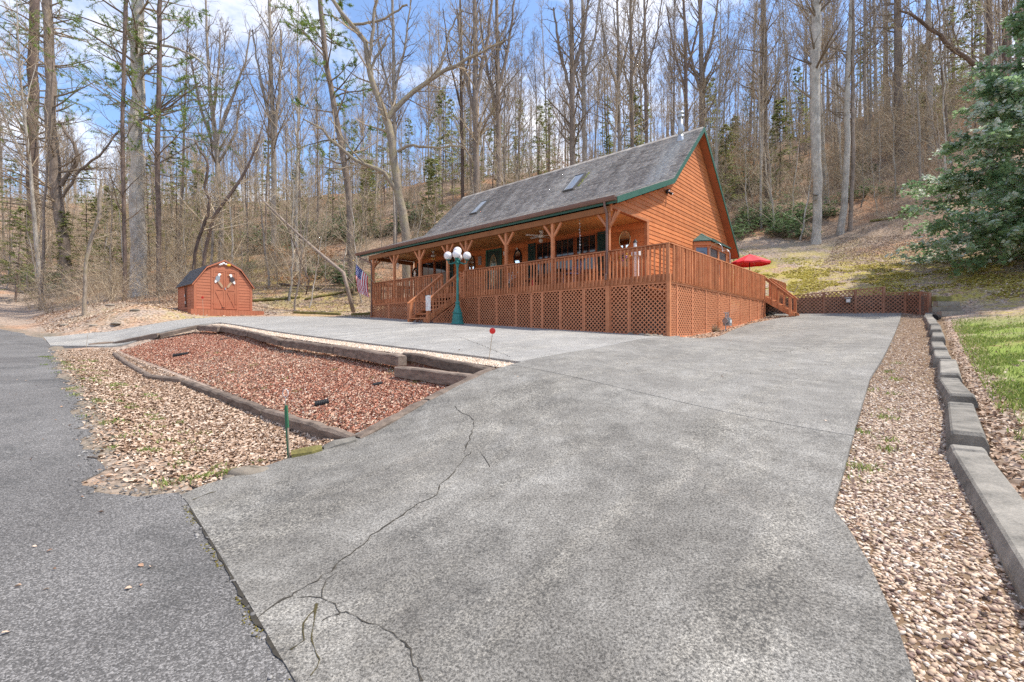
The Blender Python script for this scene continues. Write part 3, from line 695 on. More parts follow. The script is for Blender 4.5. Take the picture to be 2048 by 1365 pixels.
    for (y0, z0), (y1, z1) in zip(PROF[:-1], PROF[1:]):
        rev = z1 < z0
        if rev: (y0, z0), (y1, z1) = (y1, z1), (y0, z0)
        L = math.hypot(y1-y0, z1-z0); uy, uz = (y1-y0)/L, (z1-z0)/L; ny, nz = -uz*(1 if not rev else 1), uy
        if nz < 0: ny, nz = -ny, -nz
        n = int(L/.135); e = L/n
        for r in range(n):
            x = XR0+.0 + (r % 3)*.11
            xs = [XR0]
            while x < XR1: 
                if x > XR0+.05: xs.append(x)
                x += .30*rng.uniform(.93, 1.07)
            if XR1-xs[-1] < .06: xs.pop()
            xs.append(XR1)
            course = rng.uniform(-.06, .06)
            for xa, xb in zip(xs[:-1], xs[1:]):
                lift = rng.uniform(.018, .030); dr = rng.uniform(-.006, .006)
                s0 = r*e+dr; s1 = min((r+1)*e+.02, L)
                k = len(V)
                for xx in (xa+.003, xb-.003):
                    for s, t in ((s0, lift), (s1, .004), (s0, .0)):
                        V.append((xx, y0+uy*s+ny*t, z0+uz*s+nz*t))
                Q += [(k, k+3, k+4, k+1), (k+2, k+5, k+3, k), (k, k+1, k+2, k+2), (k+3, k+5, k+4, k+4)]
                q = min(1, max(0, rng.normal(.5, .2)+course)); R += [q]*4
    V = np.array(V); Qn = []; Rn = []
    for f, r in zip(Q, R):
        if f[2] == f[3]: Qn.append((f[0], f[1], f[2])); Rn.append(r)
        else: Qn += [(f[0], f[1], f[2]), (f[0], f[2], f[3])]; Rn += [r, r]
    me = np_mesh('shingles', V, np.array(Qn), dict(rnd=Rn), M_shingle); o = link('shingles', me, roof); o['kind'] = 'stuff'
    mb = MB()
    for i in range(51):
        x = XR0+i*.302; mb.box((x+.155, 7.40, 8.945+.004*(i % 2)), (.30, .02, .012)); 
        for s in (-1, 1):
            q = [(x, 7.4, 8.958), (x+.30, 7.4, 8.958), (x+.30, 7.4+s*.13, 8.825), (x, 7.4+s*.13, 8.825)]
            mb.prism(q, (0, 0, .012))
    o = mb.build('ridge_cap', M_shingle, roof); me = o.data; at = me.attributes.new('rnd', 'FLOAT', 'FACE'); at.data.foreach_set('value', [.35+.3*((i//14) % 3)/2 for i in range(len(me.polygons))])
    # skylights
    ux = Vector((1,0,0)); us = Vector((0, 3.15, 2.99)).normalized(); un = Vector((0, -us.z, us.y))
    M_sky = newmat('skylight_glass')[0]; bb = MATS['skylight_glass'].node_tree.nodes['Principled BSDF']
    bb.inputs['Base Color'].default_value = (.45,.5,.55,1); bb.inputs['Metallic'].default_value = .75; bb.inputs['Roughness'].default_value = .18
    for x0, x1, y0, y1 in ((-7.42, -6.80, 5.10, 6.18), (-14.0, -13.4, 5.16, 6.16)):
        A = Vector((x0, y0, roofz(y0))); L = (y1-y0)/us.y; w = x1-x0
        def fr(mb, xa, xb, sa, sb, ta, tb):
            q = [A+ux*xa+us*sa+un*ta, A+ux*xb+us*sa+un*ta, A+ux*xb+us*sb+un*ta, A+ux*xa+us*sb+un*ta]
            mb.prism(q, un*(tb-ta))
        mb = MB()
        for xa, xb, sa, sb in ((0, .055, 0, L), (w-.055, w, 0, L), (.055, w-.055, 0, .055), (.055, w-.055, L-.055, L)): fr(mb, xa, xb, sa, sb, .02, .12)
        s = mb.build('skylight', plain('skylight_frame', (.10,.095,.09), .5), roof)
        gl = MB(); fr(gl, .052, w-.052, .052, L-.052, .085, .10); gl.build('pane', M_sky, s) if False else None
        g2 = MB(); fr(g2, .052, w-.052, .052, L-.052, .085, .10); g2.build('skylight_pane', M_sky, roof)
    # moss tuft beside the right skylight
    mb = MB(); r = random.Random(4)
    for i in range(60):
        s = r.random(); p = Vector((-6.75+r.uniform(0, .1), 5.3+s*.95, 0)); p.z = roofz(p.y)+.02
        mb.ball(p, r.uniform(.015, .035), 5, 4)
    o = mb.build('roof_moss', leafmat('roof_moss_green', [(0, (.22,.24,.02)), (1, (.40,.40,.05))]), roof); o['kind'] = 'stuff'
    # flue
    fx, fy = -2.45, 6.9; zb = roofz(fy)
    fl = MB(); fl.lathe((fx, fy, zb), [(.19,-.18),(.17,-.02),(.125,.12),(.122,.2)], 16); flue = fl.build('flue', M_galv, roof, True)
    q = MB(); q.lathe((fx, fy, zb), [(.105,.05),(.105,1.02)], 16); q.build('flue_pipe', M_galv, roof, True)
    q = MB(); q.lathe((fx, fy, zb), [(.13,.95),(.15,.97),(.15,1.03),(.12,1.05),(.115,1.10),(.15,1.12),(.16,1.15),(.12,1.22),(.02,1.25)], 16); q.build('flue_cap', M_galv, roof, True)
    # windows behind the porch
    def window(x0, x1, z0, z1, nmx, sash_v=False):
        fr = MB(); y = YW-.055; t = .055
        for a in ((x0, x0+t, z0, z1), (x1-t, x1, z0, z1), (x0+t, x1-t, z0, z0+t), (x0+t, x1-t, z1-t, z1)): fr.bx(a[0], a[1], y-.015, y+.045, a[2], a[3])
        w = fr.build('window', M_frame, H)
        MB().bx(x0+t, x1-t, y+.015, y+.028, z0+t, z1-t).build('pane', M_glassd, w)
        mu = MB()
        for i in range(1, nmx): xx = x0+t+(x1-x0-2*t)*i/nmx; mu.box((xx, y+.010, (z0+z1)/2), (.018, .010, z1-z0-2*t))
        mu.bx(x0+t, x1-t, y+.004, y+.0145, (z0+z1)/2-.014, (z0+z1)/2+.014)
        mu.build('glazing_bar', M_frame, w)
        MB().bx(x0-.02, x1+.02, y-.05, y+.04, z0-.06, z0-.002).build('sill', M_frame, w)
        # drawn curtain folds behind the glass read as dim verticals
        return w
    X = lambda t: XG-t
    for a, b in ((2.07, 3.05), (3.09, 4.07), (4.11, 5.09)): window(X(b), X(a), 2.50, 3.93, 3)
    for a, b in ((10.95, 12.02), (12.06, 13.13)): window(X(b), X(a), 2.50, 3.90, 2)
    for a, b, z0, z1 in ((1.62, 2.03, 2.46, 3.95), (5.13, 5.54, 2.46, 3.95), (13.17, 13.55, 2.46, 3.92), (10.53, 10.91, 2.46, 3.92)):
        sh = MB(); x0, x1 = X(b), X(a); y = YW-.06
        for q in ((x0, x0+.05, z0, z1), (x1-.05, x1, z0, z1), (x0+.05, x1-.05, z0, z0+.07), (x0+.05, x1-.05, z1-.07, z1), (x0+.05, x1-.05, (z0+z1)/2-.03, (z0+z1)/2+.03)): sh.bx(q[0], q[1], y-.012, y+.022, q[2], q[3])
        s = sh.build('shutter', M_shut, H)
        sl = MB(); zz = z0+.08
        while zz < z1-.09:
            if abs(zz-(z0+z1)/2) > .05: sl.box(((x0+x1)/2, y+.004, zz), (x1-x0-.1, .010, .040), rot=Matrix.Rotation(.5, 3, 'X'))
            zz += .045
        o = sl.build('louvre', M_shut, s); o['kind'] = 'stuff'
    # front door with an oval light
    dx0, dx1 = X(8.15), X(7.13); y = YW-.07
    fr = MB()
    for q in ((dx0, dx0+.09, ZD, 3.98), (dx1-.09, dx1, ZD, 3.98), (dx0+.09, dx1-.09, 3.89, 3.98)): fr.bx(q[0], q[1], y-.02, y+.05, q[2], q[3])
    fr.build('door_frame', M_green, H)
    dr = MB(); dr.bx(dx0+.09, dx1-.09, y+.005, y+.045, ZD+.02, 3.89); door = dr.build('door', M_shut, H)
    def oval(cx, cz, rx, rz, y, t, n=28, ir=0): 
        m = MB(); po = [(cx+rx*math.cos(2*math.pi*i/n), y, cz+rz*math.sin(2*math.pi*i/n)) for i in range(n)]
        if not ir: m.prism(po, (0, t, 0)); return m
        pi = [(cx+(rx-ir)*math.cos(2*math.pi*i/n), y, cz+(rz-ir)*math.sin(2*math.pi*i/n)) for i in range(n)]
        V = po+pi+[(x, yy+t, z) for x, yy, z in po]+[(x, yy+t, z) for x, yy, z in pi]
        Fc = []
        for i in range(n):
            j = (i+1) % n
            Fc += [(i, j, n+j, n+i), (2*n+i, 3*n+i, 3*n+j, 2*n+j), (i, 2*n+i, 2*n+j, j), (n+i, n+j, 3*n+j, 3*n+i)]
        return m.add(V, Fc)
    cx = (dx0+dx1)/2
    oval(cx, 2.93, .24, .80, y-.02, .03, ir=.035).build('oval_trim', plain('brass_trim', (.42,.33,.20), .4, .3), door)
    oval(cx, 2.93, .21, .77, y-.008, .012).build('oval_pane', newmat_glass(), door)
    MB().ball((dx0+.16, y-.04, 2.72), .035, 8, 6).build('door_knob', M_gold, door, True)
    # storey-less end: porch ceiling, lower beam and posts
    cz = 4.03
    cb = MB(); x = XG-.1
    nb = 8
    for i in range(nb):
        ya = .12+(YW-.16)*i/nb; yb = .12+(YW-.16)*(i+1)/nb-.008
        MB().bx(XL-.2, XG-.17, ya, yb, cz+.055, cz+.075).build('ceiling_board', M_ceil, H)
    for i in range(1, 12):
        xx = XG-i*1.22
        MB().bx(xx-.02, xx+.02, .12, YW-.05, cz+.035, cz+.054).build('ceiling_batten', M_ceil, H)
    MB().bx(XL-.25, XG+.0, -.085, .045, 3.86, 4.055).build('beam', M_beam, H)
    MB().bx(XL-.25, XL-.12, .05, YW, 3.86, 4.055).build('beam', M_beam, H)
    PT = [1.93, 4.19, 6.40, 8.65, 9.83, 11.80, 13.84, 15.74]
    for i, t in enumerate(PT):
        x = -t if i else XG+.0
        xx = x-.05 if i == 0 else x
        zb = ZD if i else hz(xx, 0)-.1
        p = MB(); p.bx(xx-.05, xx+.05, -.05, .05, zb if i not in (0,) else zb, 3.86); post = p.build('porch_post', M_wood, H)
        br = MB()
        for s in (-1, 1):
            if i == 0 and s == 1: pass
            br.bar((xx+s*.04, 0, 3.40), (xx+s*.38, 0, 3.855), .07, .07, up=(0,1,0))
        br.build('brace', M_wood, post)
        if i == 0:
            b2 = MB(); b2.bar((xx, .04, 3.45), (xx, .42, 4.0), .06, .06, up=(1,0,0)); b2.build('brace', M_wood, post)
        if i == len(PT)-1:
            b2 = MB(); b2.bar((xx, .04, 3.45), (xx, .42, 3.855), .06, .06, up=(1,0,0)); b2.build('brace', M_wood, post)
    # rear left corner post of the porch end
    MB().bx(XL-.25, XL-.15, YW-.1, YW, ZD, 3.86).build('porch_post', M_wood, H)
    # downspouts
    d1 = MB(); xx = XG-.05
    d1.tube([(xx-.02, -.22, 4.17), (xx-.02, -.21, 4.02), (xx-.01, -.11, 3.82), (xx-.01, -.09, 3.7), (xx-.01, -.09, 1.95), (xx-.01, -.15, 1.86), (xx-.01, -.15, 1.72)], .038, 8); d1.build('downspout', M_gutter, H, False)
    d1 = MB(); xx = XR0+.35
    d1.tube([(xx, -.22, 4.17), (xx, -.21, 4.02), (xx+.75, -.12, 3.72), (xx+.93, -.09, 3.62), (xx+.93, -.09, hz(-16, 0)+.1)], .035, 8); d1.build('downspout', M_gutter, H)
    # security lamp on the gable
    sx, sy, sz = XG, 4.22, 5.47
    s = MB(); s.box((sx+.03, sy, sz), (.05, .12, .12)); s.tube([(sx+.03, sy-.03, sz), (sx+.10, sy-.10, sz+.03)], .012, 6); s.tube([(sx+.03, sy+.03, sz), (sx+.10, sy+.10, sz-.02)], .012, 6); 
    lamp = s.build('security_lamp', M_black, H)
    for sg, dz in ((-1, .03), (1, -.03)):
        t = MB(); c = Vector((sx+.10, sy+sg*.10, sz+dz)); d = Vector((.7, sg*.4, -.45)).normalized()
        t.tube([c-d*.04, c+d*.02, c+d*.10], [.03, .045, .062], 10); t.build('lamp_head', M_black, lamp)
        MB().ball(c+d*.095, .045, 8, 6).build('bulb', M_globe, lamp, True)
    # bay window
    by0, by1, bx = 7.35, 9.85, XG+.52; w0, w1 = by0-.28, by1+.28
    z0, z1 = 2.55, 3.82
    base = [(XG, w0), (bx, by0+.10), (bx, by1-.10), (XG, w1)]
    m = MB(); m.prism([(x, y, z0-.5) for x, y in base], (0, 0, .55)); bay = m.build('bay', M_wood, H)
    m = MB(); m.prism([(x+(.05 if x > XG else 0), y+(-.05 if i < 2 else .05), z1) for i, (x, y) in enumerate(base)], (0, 0, .16)); m.build('bay_header', M_wood, bay)
    for i, ((xa, ya), (xb, yb)) in enumerate(zip(base[:-1], base[1:])):
        pa = Vector((xa, ya, 0)); pb = Vector((xb, yb, 0)); L = (pb-pa).length; d = (pb-pa)/L; nrm = Vector((d.y, -d.x, 0))
        if nrm.x < 0: nrm = -nrm
        nn = 2 if i == 1 else 1
        for j in range(nn):
            a = pa+d*(L*j/nn); b = pa+d*(L*(j+1)/nn); fw = MB(); tt = .085
            for p, q, za, zb in ((a, a+d*tt, z0, z1), (b-d*tt, b, z0, z1), (a+d*tt, b-d*tt, z0, z0+tt), (a+d*tt, b-d*tt, z1-tt, z1)):
                fw.prism([(p.x, p.y, za), (q.x, q.y, za), (q.x, q.y, zb), (p.x, p.y, zb)], -nrm*.06)
            wf = fw.build('bay_window', M_wood, bay)
            a2 = a+d*tt; b2 = b-d*tt; g = MB(); g.prism([tuple(p-nrm*.035+Vector((0,0,zz))) for p, zz in ((a2, z0+tt), (b2, z0+tt), (b2, z1-tt), (a2, z1-tt))], -nrm*.01)
            g.build('bay_pane', M_mirrorwin, bay)
    ap = Vector((XG, (by0+by1)/2, 4.52)); ev = z1+.15
    out = [(XG, w0-.14), (bx+.14, by0-.02), (bx+.14, by1+.02), (XG, w1+.14)]
    M_bayroof = surf('green_shingle', (.045,.085,.07), (.10,.17,.14), 14, rough=.9, bs=.4)
    A1 = Vector((XG, by0+.55, 4.42)); A2 = Vector((XG, by1-.55, 4.42))
    faces = [([Vector((*out[0], ev)), Vector((*out[1], ev)), A1]), ([Vector((*out[1], ev)), Vector((*out[2], ev)), A2, A1]), ([Vector((*out[2], ev)), Vector((*out[3], ev)), A2])]
    br = MB()
    for fc in faces: br.prism(fc, (0, 0, .03))
    bro = br.build('bay_roof', M_bayroof, bay)
    sh = MB()
    for fc in faces:
        n = 6
        lo0, lo1 = fc[0], fc[1]; hi0, hi1 = (fc[-1], fc[-2]) if len(fc) == 4 else (fc[2], fc[2])
        for i in range(n):
            t0, t1 = i/n, (i+1)/n
            p0 = lo0.lerp(hi0, t0); p1 = lo1.lerp(hi1, t0); q0 = lo0.lerp(hi0, t1); q1 = lo1.lerp(hi1, t1)
            L = (p1-p0).length; m = max(1, int(L/.22))
            for j in range(m):
                a = p0.lerp(p1, j/m); b = p0.lerp(p1, (j+1)/m-.02/m); c = q0.lerp(q1, (j+1)/m-.02/m); d = q0.lerp(q1, j/m); up = Vector((0,0,.032+.006*((i+j) % 2)))
                sh.prism([a+up, b+up, c+up*.9, d+up*.9], (0, 0, .010))
    o = sh.build('bay_shingles', M_bayroof, bay); o['kind'] = 'stuff'
    for i in (0, 1):
        a = Vector((*out[1 if i == 0 else 2], ev+.035)); b = (A1 if i == 0 else A2)+Vector((0,0,.045)); MB().bar(a, b, .09, .02).build('hip_cap', M_bayroof, bay)
    return H
def newmat_glass():
    if 'etched_glass' in MATS: return MATS['etched_glass']
    m, nt, n, l, b = newmat('etched_glass'); v = objvec(n, l)
    c = ramp(n, l, noise(n, l, v, 9, 3), [(.4, (.10,.13,.09)), (.6, (.45,.47,.38))]); l.new(c, b.inputs['Base Color']); b.inputs['Roughness'].default_value = .12; b.inputs['Metallic'].default_value = .4
    return m
M_mirrorwin = plain('reflecting_window_glass', (.10,.115,.15), .04, .55, 1.0)
HOUSE = build_house()

# ------------------------------------------------------------------ deck with railings, lattice skirt and two stairs
def build_deck():
    D = empty('porch_deck', HC, HRZ, 'raised orange timber deck wrapping the porch with balustrade and lattice skirt', 'deck')
    LN, LS = 15.90, 10.40
    SX0, SX1 = -10.19, -9.05          # front stair opening (x)
    # floor boards run along the porch; only their edge shows
    for i in range(18):
        y0 = .02+i*.145; MB().bx(-LN, -.02, y0, y0+.138, ZD-.03, ZD).build('floor_board', M_wood, D)
    for i in range(13):
        x1 = -.02-i*.145; MB().bx(x1-.138, x1, 2.66, 15.5, ZD-.03, ZD).build('floor_board', M_wood, D)
    # rim boards
    def rim(x0, x1, y0, y1): MB().bx(x0, x1, y0, y1, 1.53, ZD-.001).build('rim_board', M_wood, D)
    rim(-LN, SX0, -.04, 0); rim(SX0, SX1, -.04, 0); rim(SX1, 0, -.04, 0); rim(0, .04, -.04, LS); rim(-LN-.04, -LN, -.04, 2.6); rim(0, .04, LS, 15.5)
    # railing runs
    bal = MB(); bal.box((0, 0, 2.075), (.042, .042, 1.03)); balme = bal.build('baluster', M_wood, D); bdat = balme.data; first = [balme]
    rr = random.Random(8)
    def baluster(x, y):
        if first: o = first.pop()
        else: o = bpy.data.objects.new('baluster', bdat); COL.objects.link(o); o.parent = D
        o.location = (x, y, rr.uniform(-.006, .006)); o.rotation_euler = (rr.uniform(-.006,.006), rr.uniform(-.008,.008), 0)
    def run(p, q, nrm, sp_=.138):
        p = Vector((*p, 0)); q = Vector((*q, 0)); L = (q-p).length; d = (q-p)/L; nrm = Vector((*nrm, 0))
        MB().bar(p+Vector((0,0,2.635)), q+Vector((0,0,2.635)), .13, .036).build('handrail', M_wood, D)
        MB().bar(p-nrm*.022+Vector((0,0,2.565)), q-nrm*.022+Vector((0,0,2.565)), .038, .088).build('upper_rail', M_wood, D)
        n = int(L/sp_); 
        for i in range(1, n): c = p+d*(L*i/n)+nrm*.063; baluster(c.x, c.y)
    def rpost(x, y, z1=2.615, z0=1.5, w=.095):
        MB().bx(x-w/2, x+w/2, y-w/2, y+w/2, z0, z1).build('rail_post', M_wood, D)
    run((-LN, 0), (SX0-.05, 0), (0, -1)); run((SX1+.28, 0), (.02, 0), (0, -1)); run((0, .02), (0, LS-.05), (1, 0), .115); run((-LN, 2.55), (-LN, .05), (-1, 0))
    for x in (-LN+.03, SX0-.04, SX1+.05, SX1+.28, -.03): rpost(x, -.005 if x > -.1 else .0)
    for y in (2.6, 5.2, 7.8, LS-.05): rpost(-.01, y)
    # small lattice privacy panel beside the stair head
    def lattice(p, q, zb0, zb1, zt0, zt1, nrm, name='lattice_panel', sp=.098, w=.033, frame=True, par=None, mat=None, fw=.06):
        """p, q: ends in plan; zb*: bottom heights; zt*: top heights"""
        mat = mat or M_lattice; par = par if par is not None else D
        p = Vector((*p, 0)); q = Vector((*q, 0)); L = (q-p).length; d = (q-p)/L; nrm = Vector((*nrm, 0))
        def Pt(s, z, o): r = p+d*s+nrm*o; r.z = z; return r
        poly = [(0, zb0), (L, zb1), (L, zt1), (0, zt0)]
        fm = MB()
        if frame:
            for (s0, za), (s1, zb) in (((0, zb0), (L, zb1)), ((0, zt0), (L, zt1))):
                sg = 1 if (s0, za) == (0, zb0) else -1
                fm.prism([Pt(s0, za, -.012), Pt(s1, zb, -.012), Pt(s1, zb+sg*fw, -.012), Pt(s0, za+sg*fw, -.012)], nrm*.034)
            for s0, s1 in ((0, fw), (L-fw, L)):
                f = lambda s, a, b: a+(b-a)*s/L
                fm.prism([Pt(s0, f(s0, zb0, zb1)+fw, -.012), Pt(s1, f(s1, zb0, zb1)+fw, -.012), Pt(s1, f(s1, zt0, zt1)-fw, -.012), Pt(s0, f(s0, zt0, zt1)-fw, -.012)], nrm*.036)
        else: fm.bar(Pt(0, zb0+.01, 0), Pt(L, zb1+.01, 0), .02, .02)
        pan = fm.build(name, mat, par)
        sl = MB()
        def clip(c, sgn):
            # line z = sgn*s + c  inside the quad (convex, clip against four edges)
            t0, t1 = -1e9, 1e9
            n = 4
            for i in range(n):
                (sa, za), (sb, zb) = poly[i], poly[(i+1) % n]
                ex, ez = sb-sa, zb-za; # inside is left of the edge
                # point (s, sgn*s+c): cross = ex*(z-za) - ez*(s-sa) >= 0
                A = ex*sgn-ez; B = ex*(c-za)+ez*sa
                if abs(A) < 1e-9:
                    if B < 0: return None
                elif A > 0: t0 = max(t0, -B/A)
                else: t1 = min(t1, -B/A)
            return (t0, t1) if t1-t0 > .03 else None
        zmin = min(zb0, zb1); zmax = max(zt0, zt1); st = sp*math.sqrt(2)
        for sgn, off in ((1, .004), (-1, -.006)):
            c = zmin-L-1 if sgn > 0 else zmin-.5
            c = math.floor(c/st)*st
            while c < zmax+L+1:
                k = clip(c, sgn)
                if k: sl.bar(Pt(k[0], sgn*k[0]+c, off), Pt(k[1], sgn*k[1]+c, off), .0085, w, up=tuple(Vector((-d.x*sgn, -d.y*sgn, 1)).normalized()))
                c += st
        o = sl.build('slats', mat, pan); o['kind'] = 'stuff'
        return pan
    yb = .03
    cuts = [-LN, -14.3, -12.7, -11.4, SX0]
    cuts2 = [SX1, -7.9, -6.9, -5.9, -5.15, -4.65, -3.85, -2.9, XG-.0, -1.25, -.02]
    for cs in (cuts, cuts2):
        for a, b in zip(cs[:-1], cs[1:]):
            lattice((a+.004, yb-.03), (b-.004, yb-.03), hz(a, 0)+.01, hz(b, 0)+.01, 1.525, 1.525, (0, -1), fw=.045)
    cs = [.0, .55, 1.75, 2.95, 4.2, 5.5, 6.8, 8.1, 9.3, LS]
    for a, b in zip(cs[:-1], cs[1:]):
        lattice((.0, a+.004), (.0, b-.004), hz(0, a, HG)-.02, hz(0, b, HG)-.02, 1.525, 1.525, (1, 0), fw=.045)
    lattice((-LN, 2.6), (-LN, 0), hz(-LN, 2.6)-.05, hz(-LN, 0)-.02, 1.525, 1.525, (-1, 0), fw=.045)
    lattice((SX1+.09, -.02), (SX1+.28, -.02), 1.56, 1.56, 2.55, 2.55, (0, -1), fw=.03)
    lattice((SX0+.1, 1.15), (SX1+.1, 1.15), ZD, ZD, 2.5, 2.5, (0, -1), fw=.04)
    zq = hz(SX1, -.6, HD)
    lattice((SX1, -1.40), (SX1, -.06), zq+.0, zq, zq+.10, 1.42, (1, 0), fw=.03); lattice((SX0, -.06), (SX0, -1.40), zq, zq, 1.42, zq+.10, (-1, 0), fw=.03)
    # corner and intermediate skirt posts
    for x, y in ((0, 0), (-LN, 0), (SX1, 0), (SX0, 0)):
        MB().bx(x-.05, x+.045, y-.05, y+.045, hz(x, y)-.15, 1.528).build('skirt_post', M_wood, D)
    MB().bx(0-.05, .045, LS-.05, LS+.045, hz(0, LS)-.15, 1.528).build('skirt_post', M_wood, D)
    MB().bx(XG-.12, XG+.02, -.075, -.045, hz(XG, 0)-.05, 1.53).build('skirt_post', M_wood, D)
    # stairs: built along local direction e (outward), side s
    def stairs(o0, e, s, width, nt, run_, zbot, name):
        e = Vector((*e, 0)); s = Vector((*s, 0)); o0 = Vector((*o0, 0)); rise = (ZD-zbot)/(nt+1); tot = nt*run_
        st = MB()
        for k in (0.02, width-.02):
            a = o0+s*k
            st.prism([a+Vector((0,0,ZD-.02)), a+Vector((0,0,ZD-.30)), a+e*(tot-.05)+Vector((0,0,zbot)), a+e*(tot+.12)+Vector((0,0,zbot)), a+e*(tot+.12)+Vector((0,0,zbot+.12))], s*(.038 if k < .5 else -.038))
        root = st.build(name, M_wood, D)
        for i in range(nt):
            z = ZD-rise*(i+1); a = o0+e*(run_*i)+s*(.06)
            m = MB(); c = o0+e*(run_*(i+.5)+.01)+s*(width/2); R = Matrix((e, s, Vector((0,0,1)))).transposed()
            m.box(c+Vector((0,0,z-.02)), (run_+.02, width-.13, .038), rot=R); m.build('tread', M_wood, root)
        for k in (.0, width):
            a = o0+s*k; top = a+Vector((0,0,2.60)); bot = a+e*(tot-.02)+Vector((0,0,zbot+.86))
            MB().bar(top, bot+(bot-top).normalized()*.12, .10, .036).build('stair_rail', M_wood, root)
            MB().bar(top-Vector((0,0,.09)), bot-Vector((0,0,.09)), .038, .085).build('stair_rail', M_wood, root)
            pm = MB(); pc = a+e*(tot-.05); R = Matrix((e, s, Vector((0,0,1)))).transposed(); pm.box(pc+Vector((0,0,zbot+.40)), (.10, .10, .84), rot=R); pm.build('newel_post', M_wood, root)
            nb = int(tot/(.15 if nt > 4 else .26))
            for j in range(1, nb):
                f = j/nb; c = a+e*(tot*f); zt = 2.55+(zbot+.80-2.55)*f; zb = ZD-.22+(zbot-.0-ZD+.2)*f
                b = MB(); b.box(c+s*(-.06 if k == 0 else .06)*0+Vector((0,0,(zt+zb)/2)), (.038, .038, zt-zb)); b.build('stair_baluster', M_wood, root)
        return root
    zb = hz((SX0+SX1)/2, -1.75, HD)
    stairs((SX0, -.04), (0, -1), (1, 0), SX1-SX0, 6, .28, zb, 'front_stairs')
    zs = hz(1.05, LS+.5, HD)
    stairs((.04, LS), (1, 0), (0, 1), 1.05, 4, .26, zs, 'side_stairs')
    run((0, LS+1.08), (0, LS+4.0), (1, 0)); rpost(-.01, LS+1.1)
    # lattice infill below the front stair
    return D, lattice
DECK, lattice_fn = build_deck()
def hp(x, y, z):
    """house frame to world"""
    return HC + Vector((x*.743+y*.669, -x*.669+y*.743, z))

